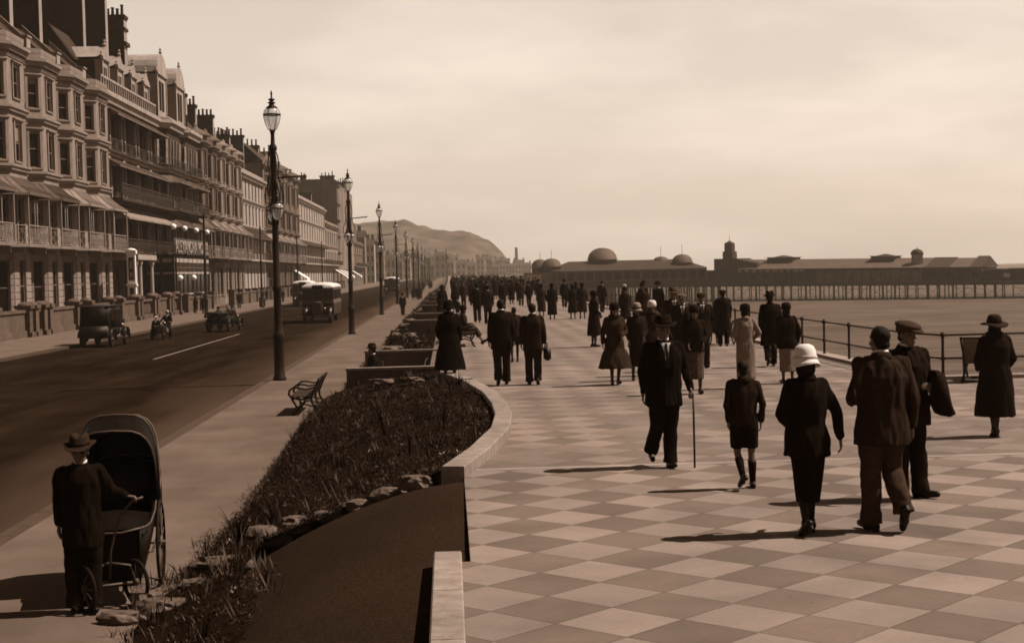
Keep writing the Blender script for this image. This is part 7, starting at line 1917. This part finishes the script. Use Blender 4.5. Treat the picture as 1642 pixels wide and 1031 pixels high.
# riders and passengers
person('helmeted rider astride the motorcycle', (-16.42, 87.95, -1.13), 175, 1.72, 'm', J_(knR=(.2, .35, .55), anR=(.2, .12, .2), knL=(-.2, .35, .55), anL=(-.2, .12, .2), hipR=(.1, .02, .86), hipL=(-.1, .02, .86), elR=(.32, .25, 1.1), wrR=(.34, .52, 1.03), elL=(-.32, .25, 1.1), wrL=(-.34, .52, 1.03), hdR=(-.3, 1, 0), hdL=(.3, 1, 0)), dict(kind='jacket', v=.01, add=.03, hem=.85), dict(kind='trousers', v=.012), ('toque', .3), 'short', None, FAR, True, drop=.05)
person('passenger in pale cap sitting in the sidecar', (-17.05, 87.8, -.98), 175, 1.66, 'm', SIT, dict(kind='jacket', v=.015, add=.02), dict(kind='trousers', v=.012), ('flatcap', .35), 'short', None, FAR, True, drop=.45)
for x, y, z, lb, ht, v in [(-14.98, 97.9, -.75, 'passenger in dark cap sitting on the left rear seat of the touring car', ('flatcap', .02), .014), (-14.35, 97.8, -.75, 'passenger in pale hat sitting on the right rear seat of the touring car', ('cloche', .2), .03), (-14.25, 98.9, -.75, 'driver in dark hat at the wheel of the touring car', ('trilby', .02), .014)]:
    person(lb, (x, y, z), -8, 1.7, 'm', SIT, dict(kind='jacket', v=v, add=.02), dict(kind='trousers', v=.014), ht, 'short', None, .02, drop=.45, group='people in the touring car')

# --- archetypes for the far crowd (each one mesh)
ARCH = []
def arche(**k):
    o = person('x', (0, 0, 0), 0, vox=.024, **k); ARCH.append(o); return o
for v in (.010, .022):
    arche(h=1.75, sex='m', pose=walk('R', .14, .04), upper=dict(kind='jacket', v=v, hem=.72, add=.02), lower=dict(kind='trousers', v=v * 1.2), hat=('trilby', v * 1.3))
    arche(h=1.72, sex='m', pose=walk('L', .14, .04), upper=dict(kind='jacket', v=v * 1.4, hem=.72, add=.02), lower=dict(kind='trousers', v=v), hat=('flatcap', v * 2))
    arche(h=1.62, sex='f', upper=dict(kind='overcoat', v=v, hem=.32, add=.025, flare=.08, straight=True), hat=('cloche', v * 2), hair='bob', stock=stocking(.05))
    arche(h=1.6, sex='f', pose=walk('R', .08, .02), upper=dict(kind='overcoat', v=v * 1.8, hem=.4, add=.025, flare=.05, straight=True), hat=('toque', .3 if v > .015 else .02), hair='bob', stock=stocking(.07))
    arche(h=1.74, sex='m', upper=dict(kind='overcoat', v=v * 1.1, hem=.5, add=.03), lower=dict(kind='trousers', v=v), hat=('bowler', .01))
arche(h=1.55, sex='f', upper=dict(kind='dress', v=.2, hem=.42, add=.01, flare=.05), hat=('toque', .4), hair='bob', stock=stocking(.1))

# ---------------------------------------------------------------- fuse the clay of every figure into continuous surfaces
for o, vx, it, post in FUSE:
    m = o.modifiers.new('fuse', 'REMESH'); m.mode = 'VOXEL'; m.voxel_size = vx; m.use_smooth_shade = True
    s = o.modifiers.new('soft', 'SMOOTH'); s.factor = .5; s.iterations = it
bpy.context.view_layer.update()
dg = bpy.context.evaluated_depsgraph_get()
for o, vx, it, post in FUSE:
    me = bpy.data.meshes.new_from_object(o.evaluated_get(dg))
    mats_ = [m for m in o.data.materials]
    o['_new'] = me.name
for o, vx, it, post in FUSE:
    me = bpy.data.meshes[o['_new']]; del o['_new']
    old = o.data; o.modifiers.clear()
    if len(me.materials) == 0:
        for m in old.materials: me.materials.append(m)
    nm = old.name; o.data = me; bpy.data.meshes.remove(old); me.name = nm
    if post: post(me)
    for p in me.polygons: p.use_smooth = True

# archetypes joined into single meshes, then scattered as the crowd
CROWD = []
for a in ARCH:
    bm = BM(); ml = []
    def add(o):
        me = o.data; base = len(bm.faces)
        idx = {}
        for i, m in enumerate(me.materials):
            if m not in ml: ml.append(m)
            idx[i] = ml.index(m)
        tmp = BM(); tmp.from_mesh(me)
        for f in tmp.faces: f.material_index = idx.get(f.material_index, 0)
        t_ = bpy.data.meshes.new('t'); tmp.to_mesh(t_); tmp.free(); bm.from_mesh(t_); bpy.data.meshes.remove(t_)
        for c in list(o.children): add(c)
    add(a)
    me = bpy.data.meshes.new('crowd_person'); bm.to_mesh(me); bm.free()
    for m in ml: me.materials.append(m)
    for p in me.polygons: p.use_smooth = True
    CROWD.append(me)
    for c in [q for q in bpy.data.objects if q.parent == a or (q.parent and q.parent.parent == a)]: bpy.data.objects.remove(c)
    bpy.data.objects.remove(a)
rc = random.Random(5)
spots = []
def put(x, y, mi, rz, s, label, z=0, group='far crowd on the promenade'):
    o = bpy.data.objects.new('person', CROWD[mi]); COL.objects.link(o)
    o.location = (x, y, z); o.rotation_euler = (0, 0, rz); o.scale = (s, s, s); tag(o, label, 'person', group)
n = 0
while n < 165:
    t = rc.random(); y = 92 + 210 * t ** .8
    xl, xr = -.1 + .004 * (y - 90), 9.0
    x = rc.uniform(xl, xr)
    px = 719 + 2400 * x / y
    if px > 905 and y < 150 and rc.random() < .6: continue
    if y < 125 and (x > 6.5 or rc.random() < .35): continue
    if any((x - a) ** 2 + (y - b) ** 2 < .55 for a, b in spots): continue
    spots.append((x, y)); mi = rc.randrange(len(CROWD))
    if mi == len(CROWD) - 1 and rc.random() < .6: mi = 0
    put(x, y, mi, rc.choice((0, PI)) + rc.uniform(-.3, .3), rc.uniform(.93, 1.06), 'one of the many small figures massed in the far promenade crowd'); n += 1
# nearer stragglers that stand out from the mass
for x, y, mi, rz, lb in [(.35, 88, 2, .1, 'woman in coat just in front of the far crowd, leftmost of the strollers'), (.95, 98, 6, 3.1, 'man in cap walking towards the viewer out of the left part of the far crowd'), (2.4, 96, 0, .1, 'man in trilby walking into the far crowd, right of the close pair'), (3.3, 92, 4, 3.2, 'man in bowler just in front of the far crowd beside the girl in pale frock'), (5.2, 112, 1, 3.0, 'man in cap right of the girl in pale frock'), (6.0, 100, 5, .2, 'man in brown trilby walking away behind the black coated woman'), (7.1, 92, 0, .0, 'dark figure standing before the left end of the domed pavilion'), (7.3, 86, 2, .1, 'dark coated woman before the domed pavilion, right of the brown coated pair'), (8.2, 80, 6, -.4, 'man leaning by the railing below the domed pavilion'), (8.6, 66, 4, -.8, 'man in bowler by the railing, right of the clasped hands woman'), (8.0, 68, 8, .9, 'brown coated woman by the railing, right of the clasped hands woman'), (8.7, 62, 0, 2.6, 'man in trilby by the railing, above the white hatted woman'), (7.4, 57, 9, 3.0, 'man in overcoat walking towards the viewer, above the pale cloche hat'), (6.9, 58.5, 3, 3.2, 'woman in dark toque walking beside the overcoated man above the pale cloche hat')]:
    put(x, y, mi, rz, 1.0, lb, 0, 'strollers before the far crowd')
for k in range(14):
    y = rc.uniform(190, 330); put(rc.uniform(-29, -21.5), y, rc.randrange(8), rc.choice((0, PI)), 1, 'one of the tiny figures far along the shop pavement', -1.0, 'far pavement figures')
for k in range(12):
    y = rc.uniform(180, 330); put(rc.uniform(-4.9, -3.6), y, rc.randrange(8), rc.choice((0, PI)), 1, 'one of the tiny figures far along the lower pavement by the lamps', -1.0, 'far lower pavement figures')
